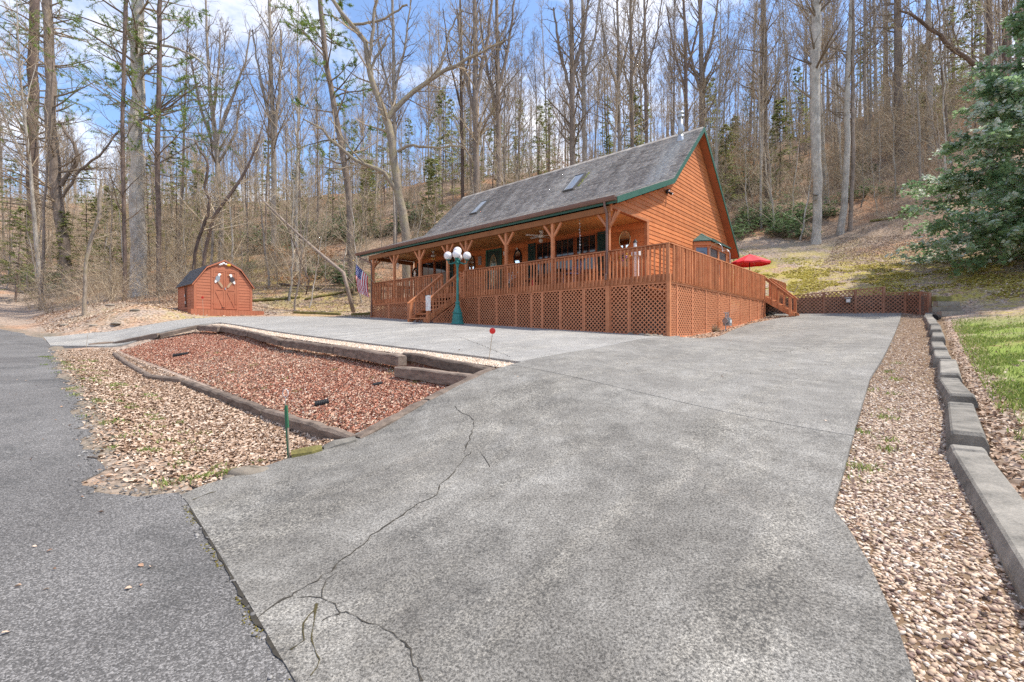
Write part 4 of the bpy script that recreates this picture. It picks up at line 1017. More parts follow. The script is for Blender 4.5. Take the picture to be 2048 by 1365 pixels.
# ------------------------------------------------------------------ porch objects
HM = Matrix.Rotation(HRZ, 3, 'Z')
def build_porch_things():
    # ceiling fans
    for x, lab in ((-5.75, 'white porch ceiling fan with single bulb above the triple window side of the porch'), (-12.47, 'white porch ceiling fan with amber glass cluster near the stairs end of the porch')):
        f = empty('ceiling_fan', hp(x, 1.3, 4.07), HRZ+.4, lab, 'ceiling fan', 'porch ceiling fans')
        m = MB(); m.lathe((0,0,-.28), [(.02,0),(.10,.01),(.115,.07),(.10,.12),(.03,.14),(.03,.20),(.075,.22),(.08,.28)], 16); m.build('motor', M_white, f, True)
        for i in range(5):
            an = 2*math.pi*i/5; b = MB(); R = Matrix.Rotation(an, 3, 'Z') @ Matrix.Rotation(.2, 3, 'X')
            b.box(Matrix.Rotation(an, 3, 'Z') @ Vector((.38, 0, -.20)), (.50, .12, .010), rot=R); b.box(Matrix.Rotation(an, 3, 'Z') @ Vector((.13, 0, -.20)), (.12, .03, .012), rot=R); b.build('fan_blade', M_frame if x < -6 else M_white, f)
        if x > -6: MB().ball((0, 0, -.40), .085, 12, 8).build('globe', plain('clear_lamp_glass', (.55,.52,.48), .08), f, True)
        else:
            for i in range(4):
                an = i*math.pi/2; q = MB(); q.lathe((.07*math.cos(an), .07*math.sin(an), -.42), [(.05,0),(.045,.04),(.02,.10)], 10); q.build('lamp_shade', plain('amber_glass', (.70,.42,.12), .2), f, True)
            q = MB(); q.tube([(0,0,-.28),(0,0,-.60)], .004, 4); q.ball((0,0,-.6), .02, 6, 4); q.build('pull_chain', M_grey, f)
    # wall ornaments
    def oval_thing(x, z, rx, rz, fm, lab, name='oval_mirror', cat='mirror', rim=.03):
        t = empty(name, hp(x, YW-.045, z), HRZ, lab, cat, 'oval mirrors on the porch wall'); n = 26
        po = [(rx*math.cos(2*math.pi*i/n), 0, rz*math.sin(2*math.pi*i/n)) for i in range(n)]
        MB().prism([(a, -.012, b) for a, _, b in po], (0, .012, 0)).build('mirror_face', M_mirror, t)
        pts = [Vector((a*1.04, -.012, b*1.03)) for a, _, b in po]; pts.append(pts[0]); pts.append(pts[1])
        MB().tube(pts, rim*.5, 6, cap=False).build('mirror_frame', fm, t, True)
        return t
    oval_thing(XG-.87, 3.50, .215, .32, plain('brass_rim', (.55,.42,.22), .35, .5), 'oval mirror in thin brass rim on the porch wall near the gable corner')
    o = oval_thing(XG-6.15, 3.40, .20, .36, M_black, 'oval mirror in thick black frame between the green door and the triple window', rim=.07)
    b = MB(); b.ball((.0, -.05, .42), .05, 8, 6); b.build('finial', M_white, o, True)
    oval_thing(XG-9.15, 3.42, .20, .40, plain('dark_wood_rim', (.06,.025,.015), .4), 'oval mirror in dark frame left of the green door by the stairs', rim=.06)
    t = empty('wall_ornament', hp(XG-13.75, YW-.05, 3.38), HRZ, 'round dark wreath with pale diamond centre at the far end of the porch wall', 'ornament')
    pts = [Vector((.21*math.cos(i*math.pi/8), 0, .28*math.sin(i*math.pi/8))) for i in range(18)]; MB().tube(pts, .045, 6, cap=False).build('wreath_ring', M_black, t, True)
    MB().prism([(-.12,-.03,0),(0,-.03,-.18),(.12,-.03,0),(0,-.03,.18)], (0,.015,0)).build('diamond', M_white, t)
    for i in range(8):
        a = i*math.pi/4; MB().ball((.21*math.cos(a), -.045, .28*math.sin(a)), .035, 7, 5).build('knob', M_white if i % 2 else M_black, t, True)
    # sign of stacked slats and letter box by the door
    t = empty('plaque', hp(XG-8.59, YW-.05, 3.72), HRZ, 'grey sign of four small stacked slats hanging beside the green door', 'sign')
    for i in range(4): MB().box((.0, 0, -.02-i*.105), (.22-.01*(i % 2), .02, .085)).build('slat', plain('grey_painted_slat', (.30,.33,.36), .7), t)
    MB().tube([(-.08,0,.02),(0,0,.12),(.08,0,.02)], .005, 4).build('hanging_wire', M_black, t)
    # carriage lamp right of the door
    t = empty('wall_lantern', hp(XG-6.85, YW-.05, 3.72), HRZ, 'small brass wall lantern between green door and black framed mirror', 'wall lamp')
    MB().box((0,0,0), (.09,.03,.22)).build('back_plate', M_gold, t); q = MB(); q.lathe((0,-.11,-.14), [(.035,0),(.06,.03),(.065,.17),(.02,.22)], 8); q.build('lantern_glass', M_globe, t)
    MB().tube([(0,-.02,.03),(0,-.08,.13),(0,-.11,.09)], .008, 6).build('bracket', M_gold, t)
    # wind chime / hanging spiral
    t = empty('wind_chime', hp(-3.30, .35, 4.02), HRZ, 'long thin hanging chain of shells and bells beside the porch post', 'wind chime')
    MB().tube([(0,0,0),(0,0,-1.28)], .005, 4).build('cord', M_grey, t); r = random.Random(3)
    for i in range(11): MB().ball((r.uniform(-.02,.02), 0, -.12-i*.105), r.uniform(.012,.030), 7, 5).build('bead', M_white if i % 3 else M_grey, t, True)
    MB().ball((0,0,-1.28), .028, 8, 6).build('bell', M_gold, t, True)
    t = empty('wind_chime', hp(-14.3, .5, 3.85), HRZ, 'short pale wind chime hanging under the far left end of the porch', 'wind chime')
    MB().tube([(0,0,0),(0,0,-.3)], .004, 4).build('cord', M_grey, t); MB().lathe((0,0,-.34), [(.02,0),(.07,.02),(.06,.06),(.02,.09)], 10).build('disc', M_white, t, True)
    for i in range(5): a = i*1.257; MB().tube([(.045*math.cos(a), .045*math.sin(a), -.33), (.045*math.cos(a), .045*math.sin(a), -.52-.03*i)], .006, 5).build('chime_tube', M_galv, t)
    # white lantern post on the deck corner
    t = empty('lantern_post', hp(-1.27, .5, ZD), HRZ, 'white wooden post with box and small black roofed lantern on the deck corner', 'post')
    MB().bx(-.055,.055,-.055,.055,0,.80).build('post', M_white, t); MB().bx(-.14,.12,-.08,.08,.72,.96).build('box', M_white, t)
    q = MB(); q.lathe((-.05,0,.965), [(.07,0),(.055,.02),(.045,.16),(.03,.18)], 8); q.build('lantern', M_white, t)
    q = MB(); q.lathe((-.05,0,1.14), [(.085,0),(.02,.09),(.005,.12)], 8); q.build('lantern_roof', M_black, t)
    # flower stand
    t = empty('flower_basket', hp(-1.95, .95, ZD), HRZ, 'basket of yellow and violet flowers on a black stand behind the deck rail', 'flowers')
    q = MB(); q.tube([(0,0,0),(0,0,.5)], .015, 6); q.tube([(-.16,0,.01),(.16,0,.01)], .012, 5); q.tube([(0,-.16,.01),(0,.16,.01)], .012, 5); q.build('stand', M_black, t)
    q = MB(); q.lathe((0,0,.48), [(.10,0),(.17,.16),(.18,.17)], 12); q.build('basket', M_stone, t)
    r = random.Random(5)
    for nm, mt, n in (('leaf_mass', M_rhodo, 60), ('yellow_blooms', M_yellow, 22), ('violet_blooms', M_purple, 16), ('pink_blooms', M_pink, 8)):
        q = MB()
        for i in range(n):
            d = Vector((r.gauss(0,1), r.gauss(0,1), r.gauss(0,1))).normalized()*r.uniform(.6,1); c = Vector((d.x*.19, d.y*.19, .80+d.z*.24)) if mt is not M_rhodo else Vector((d.x*.17, d.y*.17, .76+d.z*.24))
            if mt is M_rhodo: q.box(c, (.07,.03,.006), rot=Matrix.Rotation(r.uniform(0,6), 3, Vector((r.random(), r.random(), r.random())).normalized()))
            else: q.ball(c, .035, 6, 4, sc=(1,1,.7))
        o = q.build(nm, mt, t); o['kind'] = 'stuff'
    # porch furniture seen between the balusters
    def chair(x, y, rz, mat, lab):
        t = empty('patio_chair', hp(x, y, ZD), HRZ+rz, lab, 'chair', 'chairs on the porch')
        for sx in (-1, 1):
            for sy in (-1, 1): MB().tube([(sx*.24, sy*.22, 0), (sx*.23, sy*.21, .42)], .014, 6).build('leg', mat, t)
            MB().tube([(sx*.26,-.22,.42),(sx*.28,-.22,.62),(sx*.28,.18,.64),(sx*.25,.23,.5)], .014, 6).build('armrest', mat, t, True)
        MB().box((0,0,.43), (.50,.48,.035)).build('seat', mat, t)
        q = MB(); pts = [(-.25,.23,.43),(-.25,.27,.80),(-.15,.29,.93),(0,.295,.97),(.15,.29,.93),(.25,.27,.80),(.25,.23,.43)]; q.tube(pts, .015, 6)
        for i in range(5): q.tube([(-.16+i*.08,.235,.45),(-.16+i*.08,.285,.90)], .008, 5)
        q.build('backrest', mat, t, True)
    M_iron = plain('blue_grey_iron', (.16,.17,.27), .4, .3)
    chair(-4.1, 1.0, -.5, M_iron, 'blue grey rounded back iron chair below the triple window')
    chair(-3.2, 1.9, .4, M_black, 'black iron chair close to the right post under the triple window')
    chair(-6.6, 1.7, .2, M_black, 'black iron chair beside the black framed oval mirror')
    t = empty('patio_table', hp(-4.9, 1.5, ZD), HRZ, 'small dark round table with pale cups on the porch', 'table')
    q = MB(); q.lathe((0,0,.68), [(.38,0),(.40,.01),(.40,.03),(.38,.035)], 20); q.build('table_top', M_black, t)
    for i in range(3): a = i*2.094; MB().tube([(.05*math.cos(a), .05*math.sin(a), .68), (.28*math.cos(a), .28*math.sin(a), 0)], .015, 6).build('leg', M_black, t)
    t = empty('red_lantern', hp(-5.95, 1.0, ZD), HRZ, 'small red lantern standing on the porch floor behind the balusters', 'lantern')
    q = MB(); q.lathe((0,0,0), [(.09,0),(.10,.02),(.07,.05),(.075,.26),(.10,.28),(.03,.36)], 12); q.build('body', M_red, t); MB().tube([(-.07,0,.30),(-.05,0,.44),(.05,0,.44),(.07,0,.30)], .007, 5).build('handle', M_black, t)
    t = empty('flower_pot', hp(-7.0, .8, ZD), HRZ, 'terracotta pot with dry white flowers on the porch by the door', 'flower pot')
    q = MB(); q.lathe((0,0,0), [(.10,0),(.16,.24),(.18,.24),(.18,.28)], 12); q.build('pot', M_stone, t)
    q = MB(); r = random.Random(12)
    for i in range(40):
        e = Vector((r.gauss(0,.12), r.gauss(0,.12), .28+r.uniform(.15,.45))); q.tube([(0,0,.25), tuple(e)], .003, 3); q.ball(e, .02, 5, 4)
    q.build('dry_flowers', M_white, t)
    # dark coiled thing by the stairs: boot tray bench
    t = empty('bench', hp(-13.2, 1.5, ZD), HRZ, 'pale slatted bench behind the railing left of the stairs', 'bench')
    for i in range(3): MB().bx(-.7,.7,-.22+i*.15,-.09+i*.15,.40,.43).build('slat', M_rope, t)
    for i in range(2): MB().bx(-.7,.7,.22,.25,.55+i*.16,.67+i*.16).build('slat', M_rope, t)
    for sx in (-.6,.6): q = MB(); q.bx(sx-.03,sx+.03,-.2,-.14,0,.4); q.bx(sx-.03,sx+.03,.2,.255,0,.86); q.build('leg', M_rope, t)
    # umbrella
    t = empty('parasol', hp(-1.30, 13.0, ZD), HRZ, 'open red parasol on the deck behind the house corner', 'umbrella')
    n = 8; R = .98; zt = 2.37; zr = 1.93
    for i in range(n):
        a0 = 2*math.pi*i/n; a1 = 2*math.pi*(i+1)/n; q = MB(); V = []; m = 5
        for k in range(m+1):
            f = k/m; z = zt-(zt-zr)*f**1.15+.0
            for a, w in ((a0,0),((a0+a1)/2,.5),(a1,1)):
                rr = R*f*(1 if w != .5 else .955); V.append((rr*math.cos(a), rr*math.sin(a), z-(.03*f if w == .5 else 0)))
        Fc = [(3*k+j, 3*k+3+j, 3*k+4+j, 3*k+1+j) for k in range(m) for j in (0,1)]; q.add(V, Fc)
        V2 = [V[-3], V[-2], V[-1]]; q.add(V2+[(x, y, z-.09) for x, y, z in V2], [(0,1,4,3),(1,2,5,4)])
        q.build('canopy_panel', M_red, t)
        MB().tube([(0,0,zt-.03),(R*.99*math.cos(a0), R*.99*math.sin(a0), zr-.01)], .008, 4).build('rib', M_white, t)
    MB().tube([(0,0,0),(0,0,zt+.05)], .02, 8).build('pole', M_black, t); MB().lathe((0,0,0), [(.26,0),(.25,.05),(.05,.08),(.04,.2)], 16).build('base', M_black, t)
    # shepherd hooks
    for i, (u, v0, s, Y, lab) in enumerate(((1432, 487, 1, 19.0, 'thin pale shepherd hook rising above the deck rail beside the bay window roof'), (1448, 499, -1, 20.6, 'thin pale arched hook between the bay window and the red parasol'))):
        p = P(u, v0, Y); t = empty('shepherd_hook', (p.x, p.y, ZD), HRZ, lab, 'garden hook'); hgt = p.z-ZD
        pts = [(-.25*s,0,0),(-.25*s,0,hgt-.22)]+[(-.25*math.cos(k*math.pi/6)*s, 0, hgt-.25+.25*math.sin(k*math.pi/6)) for k in range(1,7)]+[(.25*s,0,hgt-.34),(.30*s,0,hgt-.40),(.35*s,0,hgt-.34)]
        MB().tube(pts, .014, 6).build('rod', M_galv, t, True); MB().box((-.25*s,0,.03), (.2,.2,.02)).build('foot', M_galv, t)
    # folding striped chair beyond the stair
    t = empty('striped_chair', hp(-1.0, 12.3, ZD), HRZ+.9, 'white and green striped folding chair just showing above the side rail', 'chair')
    for i in range(7):
        MB().bx(-.24+i*.07,-.175+i*.07,.20,.215,.42,1.02).build('stripe', M_white if i % 2 else M_green, t)
    MB().bx(-.25,.25,-.22,.2,.40,.42).build('seat', M_white, t)
    for sx in (-.26,.26): q = MB(); q.tube([(sx,-.25,0),(sx,.25,1.05)], .014, 6); q.tube([(sx,.25,0),(sx,-.22,.60)], .014, 6); q.build('frame_side', M_galv, t)
build_porch_things()

def build_flags():
    # national flag on a pole at the left porch post
    Yf = 23.7; b0 = P(750, 567, Yf+.0); b1 = P(706.5, 521.5, Yf-.5)
    t = empty('american_flag', b0, 0, 'american flag on slanted pole at the far left porch post', 'flag')
    L = lambda p: p-b0
    MB().tube([L(b0), L(b1)], .013, 8).build('flag_pole', M_rope, t); MB().ball(L(b1), .035, 8, 6).build('finial', M_gold, t, True)
    h0 = L(P(712, 528, Yf-.42)); h1 = L(P(736, 552, Yf-.15))
    nU, nV = 40, 26       # U along fly (downwards), V along hoist
    low = [L(P(716, 585, Yf-.45)), L(P(739, 596, Yf-.2))]
    V = []; 
    for i in range(nU+1):
        f = i/nU
        for j in range(nV+1):
            g = j/nV
            top = h0.lerp(h1, g); bot = low[0].lerp(low[1], g)
            mid = (top+bot)/2 + Vector((-.10-.12*math.sin(g*3), 0, 0))
            p = top*(1-f)**2+mid*2*f*(1-f)+bot*f*f
            fold = math.sin(g*11+f*2.2)*.075*f**.6+.03*math.sin(g*23+f*5)*f
            p = p+Vector((.25,-1,.1)).normalized()*fold; V.append(p)
    Fc = []; mi = []
    for i in range(nU):
        for j in range(nV):
            k = i*(nV+1)+j; Fc.append((k, k+1, k+nV+2, k+nV+1)); st = j*13//nV
            mi.append(2 if (i < nU*.4 and st < 7) else (0 if st % 2 == 0 else 1))
    q = MB(); q.v = V; q.f = Fc; q.mi = mi; q.n = len(V); cl = q.build('flag_cloth', [M_redflag, M_whiteflag, M_blueflag], t, True)
    s = MB()
    for r in range(5):
        for c in range(4):
            i = 2+r*3; j = 2+c*3+(r % 2); k = i*(nV+1)+j; c0 = V[k]; ex = (V[k+1]-V[k-1]).normalized(); ey = (V[k+nV+1]-V[k-nV-1]).normalized(); nn = ex.cross(ey).normalized()
            for sg in (1, -1):
                pts = [c0+nn*sg*.006+(ex*math.cos(a)+ey*math.sin(a))*(.030 if m % 2 == 0 else .013) for m, a in enumerate([k2*math.pi/5 for k2 in range(10)])]
                s.add(pts, [tuple(range(10))])
    s.build('stars', M_whiteflag, cl)['kind'] = 'stuff'
    # small printed garden banner on the right newel of the front stairs
    p0 = hp(-9.05+.02, -1.72, 0); z = hz(-9.05, -1.72)
    m, nt, n, l, b = newmat('printed_banner'); v = objvec(n, l)
    vo = n.new('ShaderNodeTexVoronoi'); vo.inputs['Scale'].default_value = 22; l.new(v, vo.inputs['Vector'])
    c = ramp(n, l, vo.outputs['Distance'], [(.15, (.30,.34,.30)), (.3, (.62,.62,.58)), (.5, (.80,.79,.76))]); sx = n.new('ShaderNodeSeparateColor'); l.new(vo.outputs['Color'], sx.inputs[0])
    c = mixc(n, l, ramp(n, l, sx.outputs[0], [(.75, 0), (.8, .6)]), c, (.55,.30,.28)); l.new(c, b.inputs['Base Color']); b.inputs['Roughness'].default_value = .8
    t = empty('garden_banner', (p0.x, p0.y, z+1.12), HRZ, 'small white floral printed banner hanging beside the front stair rail', 'banner')
    q = MB(); n1 = 8; V = []
    for i in range(n1+1):
        for j in range(7):
            V.append((.02+.33*i/n1, -.10+.012*math.sin(i*1.3+j*.3), -.60*j/6))
    q.add(V, [(i*7+j, i*7+j+1, (i+1)*7+j+1, (i+1)*7+j) for i in range(n1) for j in range(6)]); q.build('banner_cloth', m, t, True)
    MB().tube([(.0,-.10,.005),(.36,-.10,.005)], .008, 5).build('banner_rod', M_black, t); MB().tube([(.0,-.02,.02),(.0,-.10,.005)], .008, 5).build('bracket', M_black, t)
build_flags()

# ------------------------------------------------------------------ lamp post
def build_lamp():
    b = G(915, 649, HD)
    t = empty('lamp_post', b, -.12, 'ornate teal green lamp post with five white globes before the front stairs', 'street lamp')
    q = MB(); q.lathe((0,0,0), [(.26,0),(.26,.035),(.235,.05),(.225,.09),(.185,.36),(.175,.40),(.20,.42),(.20,.45),(.16,.47),(.15,.53),(.10,.66),(.075,.76),(.09,.80),(.09,.84),(.06,.87)], 12); base = q.build('base', M_teal, t)
    q = MB(); q.bx(-.06,.06,-.225,-.19,.12,.30); q.build('access_plate', M_teal, base)
    for i in range(8):
        a = i*math.pi/4; q = MB(); q.bar((.212*math.cos(a), .212*math.sin(a), .10), (.176*math.cos(a), .176*math.sin(a), .36), .018, .02); q.build('moulding', M_teal, base)
    q = MB(); q.lathe((0,0,0), [(.055,.86),(.052,1.0),(.046,1.6),(.042,2.18),(.06,2.2),(.06,2.23),(.045,2.25)], 16); q.build('shaft', M_teal, t, False)
    q = MB(); q.lathe((0,0,0), [(.045,2.22),(.075,2.28),(.085,2.34),(.07,2.40),(.10,2.44),(.10,2.47),(.06,2.50),(.05,2.56),(.085,2.60),(.085,2.63)], 12); q.build('crown', M_teal, t)
    MB().ball((0,0,2.79), .162, 20, 14).build('globe', M_globe, t, True)
    for i in range(4):
        a = i*math.pi/2+.15; c, s = math.cos(a), math.sin(a); q = MB()
        q.tube([(c*.05, s*.05, 2.42),(c*.14, s*.14, 2.33),(c*.24, s*.24, 2.30),(c*.33, s*.33, 2.33),(c*.36, s*.36, 2.40),(c*.36, s*.36, 2.44)], [.028,.024,.022,.022,.024,.03], 8)
        q.tube([(c*.08, s*.08, 2.30),(c*.15, s*.15, 2.36),(c*.22, s*.22, 2.35),(c*.20, s*.20, 2.40)], .013, 6)
        q.lathe((c*.36, s*.36, 2.42), [(.03,0),(.07,.02),(.085,.05),(.07,.055)], 12); arm = q.build('arm', M_teal, t, True)
        MB().ball((c*.36, s*.36, 2.61), .158, 20, 14).build('globe', M_globe, t, True)
build_lamp()

# ------------------------------------------------------------------ shed (its own local frame parallel to the house)
def build_shed():
    fl = Vector((-.686*24, 24, 0)); a0, b0 = AB(fl.x, fl.y)
    z0 = 1.30; Wd = 2.76; D = 3.05
    # local: x = -dL (out of the front), y = dR (to the right across the front)
    t = empty('garden_shed', (fl.x, fl.y, z0), HRZ, 'orange brown barn roofed garden shed with double doors and dark shingle roof', 'shed')
    ze = 1.30; zm = 2.25; zp = 2.68; yi = .62
    prof = [(-.10, ze-.02), (yi-.05, zm), (Wd/2, zp), (Wd-yi+.05, zm), (Wd+.10, ze-.02)]
    body = [(0, 0), (Wd, 0), (Wd, ze+.05), (Wd-yi, zm-.07), (Wd/2, zp-.07), (yi, zm-.07), (0, ze+.05)]
    MB().prism([(-.02, y, z) for y, z in body], (-D+.04, 0, 0)).build('wall', M_shed, t)
    EX = .155
    def lim(z): # y extent at height z inside the gambrel
        if z <= ze: return 0, Wd
        if z <= zm-.07: f = (z-ze-.05)/(zm-.07-ze-.05); f = max(0, f); return yi*f, Wd-yi*f
        f = (z-(zm-.07))/(zp-zm); return yi+(Wd/2-yi)*f, Wd-yi-(Wd/2-yi)*f
    dy0, dy1 = .86, 1.98; dz = 2.12
    z = .04
    while z < zp-.15:
        zt = min(z+EX, zp-.09); a, b = lim(z); a2, b2 = lim(zt)
        segs = [((a, a2), (dy0-.10, dy0-.10)), ((dy1+.10, dy1+.10), (b, b2))] if z < dz+.02 else [((a, a2), (b, b2))]
        for (p, p2), (q, q2) in segs:
            if q-p > .05: MB().prism([(.018, p, z), (.018, q, z), (.004, q2, zt+.008), (.004, p2, zt+.008)], (-.02, 0, 0)).build('siding_board', M_shed, t)
        if z < ze-.02:
            MB().prism([(-D, -.018, z), (0, -.018, z), (0, -.004, zt+.008), (-D, -.004, zt+.008)], (0, .02, 0)).build('siding_board', M_shed, t)
        z += EX
    for y in (0, Wd-.09): MB().bx(-.06, .03, y-.012, y+.10, 0, ze).build('corner_board', M_shed, t)
    MB().bx(-D-.01, -D+.09, -.03, .02, 0, ze).build('corner_board', M_shed, t)
    # doors with frame, rails and crossed braces
    tr = MB()
    for q in ((dy0-.10, dy0, 0, dz+.10), (dy1, dy1+.10, 0, dz+.10), (dy0, dy1, dz, dz+.10)): tr.bx(0, .035, *q)
    tr.build('door_frame', M_shed, t)
    for a, b in ((dy0+.01, (dy0+dy1)/2-.006), ((dy0+dy1)/2+.006, dy1-.01)):
        dm = MB(); dm.bx(-.01, .018, a, b, .06, dz-.01); door = dm.build('door', M_shed, t); r = MB(); w = .075
        for q in ((a, a+w, .06, dz-.01), (b-w, b, .06, dz-.01), (a+w, b-w, .06, .06+w), (a+w, b-w, dz-.01-w, dz-.01), (a+w, b-w, 1.06, 1.06+w)): r.bx(.018, .036, *q)
        r.build('door_rail', M_shed, door)
        r = MB(); r.bar((.027, a+w, .14), (.027, b-w, 1.05), .018, .05, up=(0,1,0)); r.bar((.030, b-w, .14), (.030, a+w, 1.05), .018, .05, up=(0,1,0)); r.build('cross_brace', M_shed, door)
    q = MB(); q.box((.05, (dy0+dy1)/2, 1.16), (.03,.05,.10)); q.build('padlock', M_galv, t)
    q = MB(); q.box((.045, (dy0+dy1)/2-.1, .13), (.02,.14,.03)); q.build('door_bolt', M_black, t)
    for y in (dy0+.02, dy1-.02):
        for z in (.35, 1.75): MB().box((.045, y, z), (.012,.10,.045)).build('hinge', M_shed, t)
    # roof
    rf = MB()
    for (ya, za), (yb, zb) in zip(prof[:-1], prof[1:]):
        rf.prism([(.07, ya, za), (.07, yb, zb), (.07, yb, zb+.03), (.07, ya, za+.03)], (-D-.14, 0, 0))
    roof = rf.build('roof', M_shed, t)
    for (ya, za), (yb, zb) in zip(prof[:-1], prof[1:]):
        e = MB(); e.prism([(.07, ya, za+.032), (.07, yb, zb+.032), (.07, yb, zb-.06), (.07, ya, za-.06)], (.022, 0, 0)); e.build('rake_board', M_shed, roof)
    V, Q, Rr = [], [], []; rg = np.random.default_rng(2)
    for si, ((ya, za), (yb, zb)) in enumerate(zip(prof[:-1], prof[1:])):
        if si >= 2: (ya, za), (yb, zb) = (yb, zb), (ya, za)
        L = math.hypot(yb-ya, zb-za); uy, uz = (yb-ya)/L, (zb-za)/L; ny, nz = (-uz, uy) if uy > 0 else (uz, -uy)
        n = int(L/.14); e = L/n
        for r in range(n):
            x = -D-.08
            while x < .09:
                x1 = min(x+.30*rg.uniform(.9,1.1), .09); k = len(V); lf = rg.uniform(.052,.062); c = rg.uniform(.1,.9)
                for xx in (x+.004, x1):
                    for s, tt in ((r*e-.01, lf), ((r+1)*e, .038), (r*e-.01, .03)): V.append((xx, ya+uy*s+ny*tt, za+uz*s+nz*tt))
                for f in ((k,k+3,k+4),(k,k+4,k+1),(k+2,k+5,k+3),(k+2,k+3,k),(k,k+1,k+2),(k+3,k+5,k+4)): Q.append(f); Rr.append(c)
                x = x1
    o = link('shingles', np_mesh('shed_shingles', np.array(V), np.array(Q), dict(rnd=Rr), M_shedroof), roof); o['kind'] = 'stuff'
    # ramp platform of vertical boards in front
    pf = MB(); 
    n = 24; y0, y1 = -.28, Wd+.42
    a_, b_ = AB(fl.x, fl.y)
    for i in range(n):
        ya = y0+(y1-y0)*i/n; yb = y0+(y1-y0)*(i+1)/n-.006
        zg = float(np.ravel(H0(a_-.62, b_+ya))[0])-z0-.05
        MB().bx(.60, .625, ya, yb, zg, -.035).build('skirt_board', M_shed, t)
    for i in range(7): MB().bx(.03+i*.085, .03+i*.085+.08, y0, y1, -.035, -.008).build('platform_board', M_shed, t)
    MB().bx(.0, .60, y0, y0+.03, -.75, -.037).build('platform_side', M_shed, t); MB().bx(.0, .60, y1-.03, y1, -.3, -.037).build('platform_side', M_shed, t)
    for x in (-.3, -D+.3):
        for y in (.15, Wd-.15): MB().bx(x-.1, x+.1, y-.1, y+.1, -.9, -.0).build('pier_block', M_block, t)
    MB().bx(-D, -.02, -.0, .04, -.12, .03).build('skid', M_shed, t)
    # eagles on the doors: painted wooden cut-outs on branches
    M_eb = plain('eagle_brown', (.07,.05,.05), .6); M_br = plain('branch_tan', (.45,.30,.18), .7)
    for sg, yc, lab in ((1, 1.08, 'wooden bald eagle cut-out with spread grey wing on the shed left door'), (-1, 1.74, 'wooden bald eagle cut-out with dark brown wing on the shed right door')):
        e = empty('eagle_ornament', Vector((fl.x, fl.y, z0)) + HM @ Vector((.040, yc, 1.28)), HRZ, lab, 'ornament', 'eagle ornaments on the shed doors')
        K = lambda pts: [(.002, sg*p, q) for p, q in pts]
        def cut(pts, d, m, nm, x0=.002):
            pts = [(x0, sg*p, q) for p, q in pts]; MB().prism(pts if sg > 0 else pts[::-1], (d, 0, 0)).build(nm, m, e)
        cut([(-.07,.28),(-.13,.36),(-.10,.50),(-.02,.56),(.08,.52),(.10,.42),(.06,.30),(.0,.22)], .022, M_eb if sg < 0 else M_grey, 'wing')
        cut([(.02,.52),(-.02,.60),(.02,.68),(.09,.69),(.15,.63),(.13,.60),(.09,.58),(.09,.52)], .030, M_whiteflag, 'head')
        cut([(.14,.645),(.185,.62),(.14,.60)], .026, M_yellow, 'beak')
        cut([(-.12,.34),(-.17,.22),(-.14,.14),(-.06,.20),(-.02,.28)], .018, M_whiteflag, 'tail')
        cut([(-.20,.28),(-.05,.24),(.04,.12),(.16,-.06),(.24,-.07),(.22,.04),(.10,.22),(.02,.30),(-.18,.31)], .012, M_br, 'branch')
    # ornament over the doors and on the side wall
    e = empty('gable_ornament', Vector((fl.x, fl.y, z0)) + HM @ Vector((.03, Wd/2, 2.42)), HRZ, 'white bird group with orange flower above the shed doors', 'ornament')
    for i, (y, z, r) in enumerate(((-.16,.04,.07),(-.05,.10,.075),(.08,.06,.06),(-.22,0,.05))): MB().ball((.03,y,z), r, 8, 6, sc=(.5,1.2,.8)).build('bird', M_whiteflag, e, True)
    MB().ball((.04,.20,.02), .085, 8, 6, sc=(.5,1.3,.8)).build('flower', M_yellow, e, True)
    e = empty('ski_ornament', Vector((fl.x, fl.y, z0)) + HM @ Vector((-1.35, -.03, .35)), HRZ, 'crossed dark old tools with white tags on the shed side wall', 'ornament')
    for a, b in (((-.28,-.01,1.0),(.05,-.01,-.2)),((.25,-.03,1.0),(-.10,-.03,-.2))): MB().bar(a, b, .05, .02, up=(0,1,0)).build('tool_bar', M_black, e)
    MB().box((-.1,-.05,.42), (.07,.02,.10)).build('tag_plate', M_white, e); MB().box((0,-.05,.05), (.07,.02,.14)).build('tag_plate', M_white, e)
build_shed()

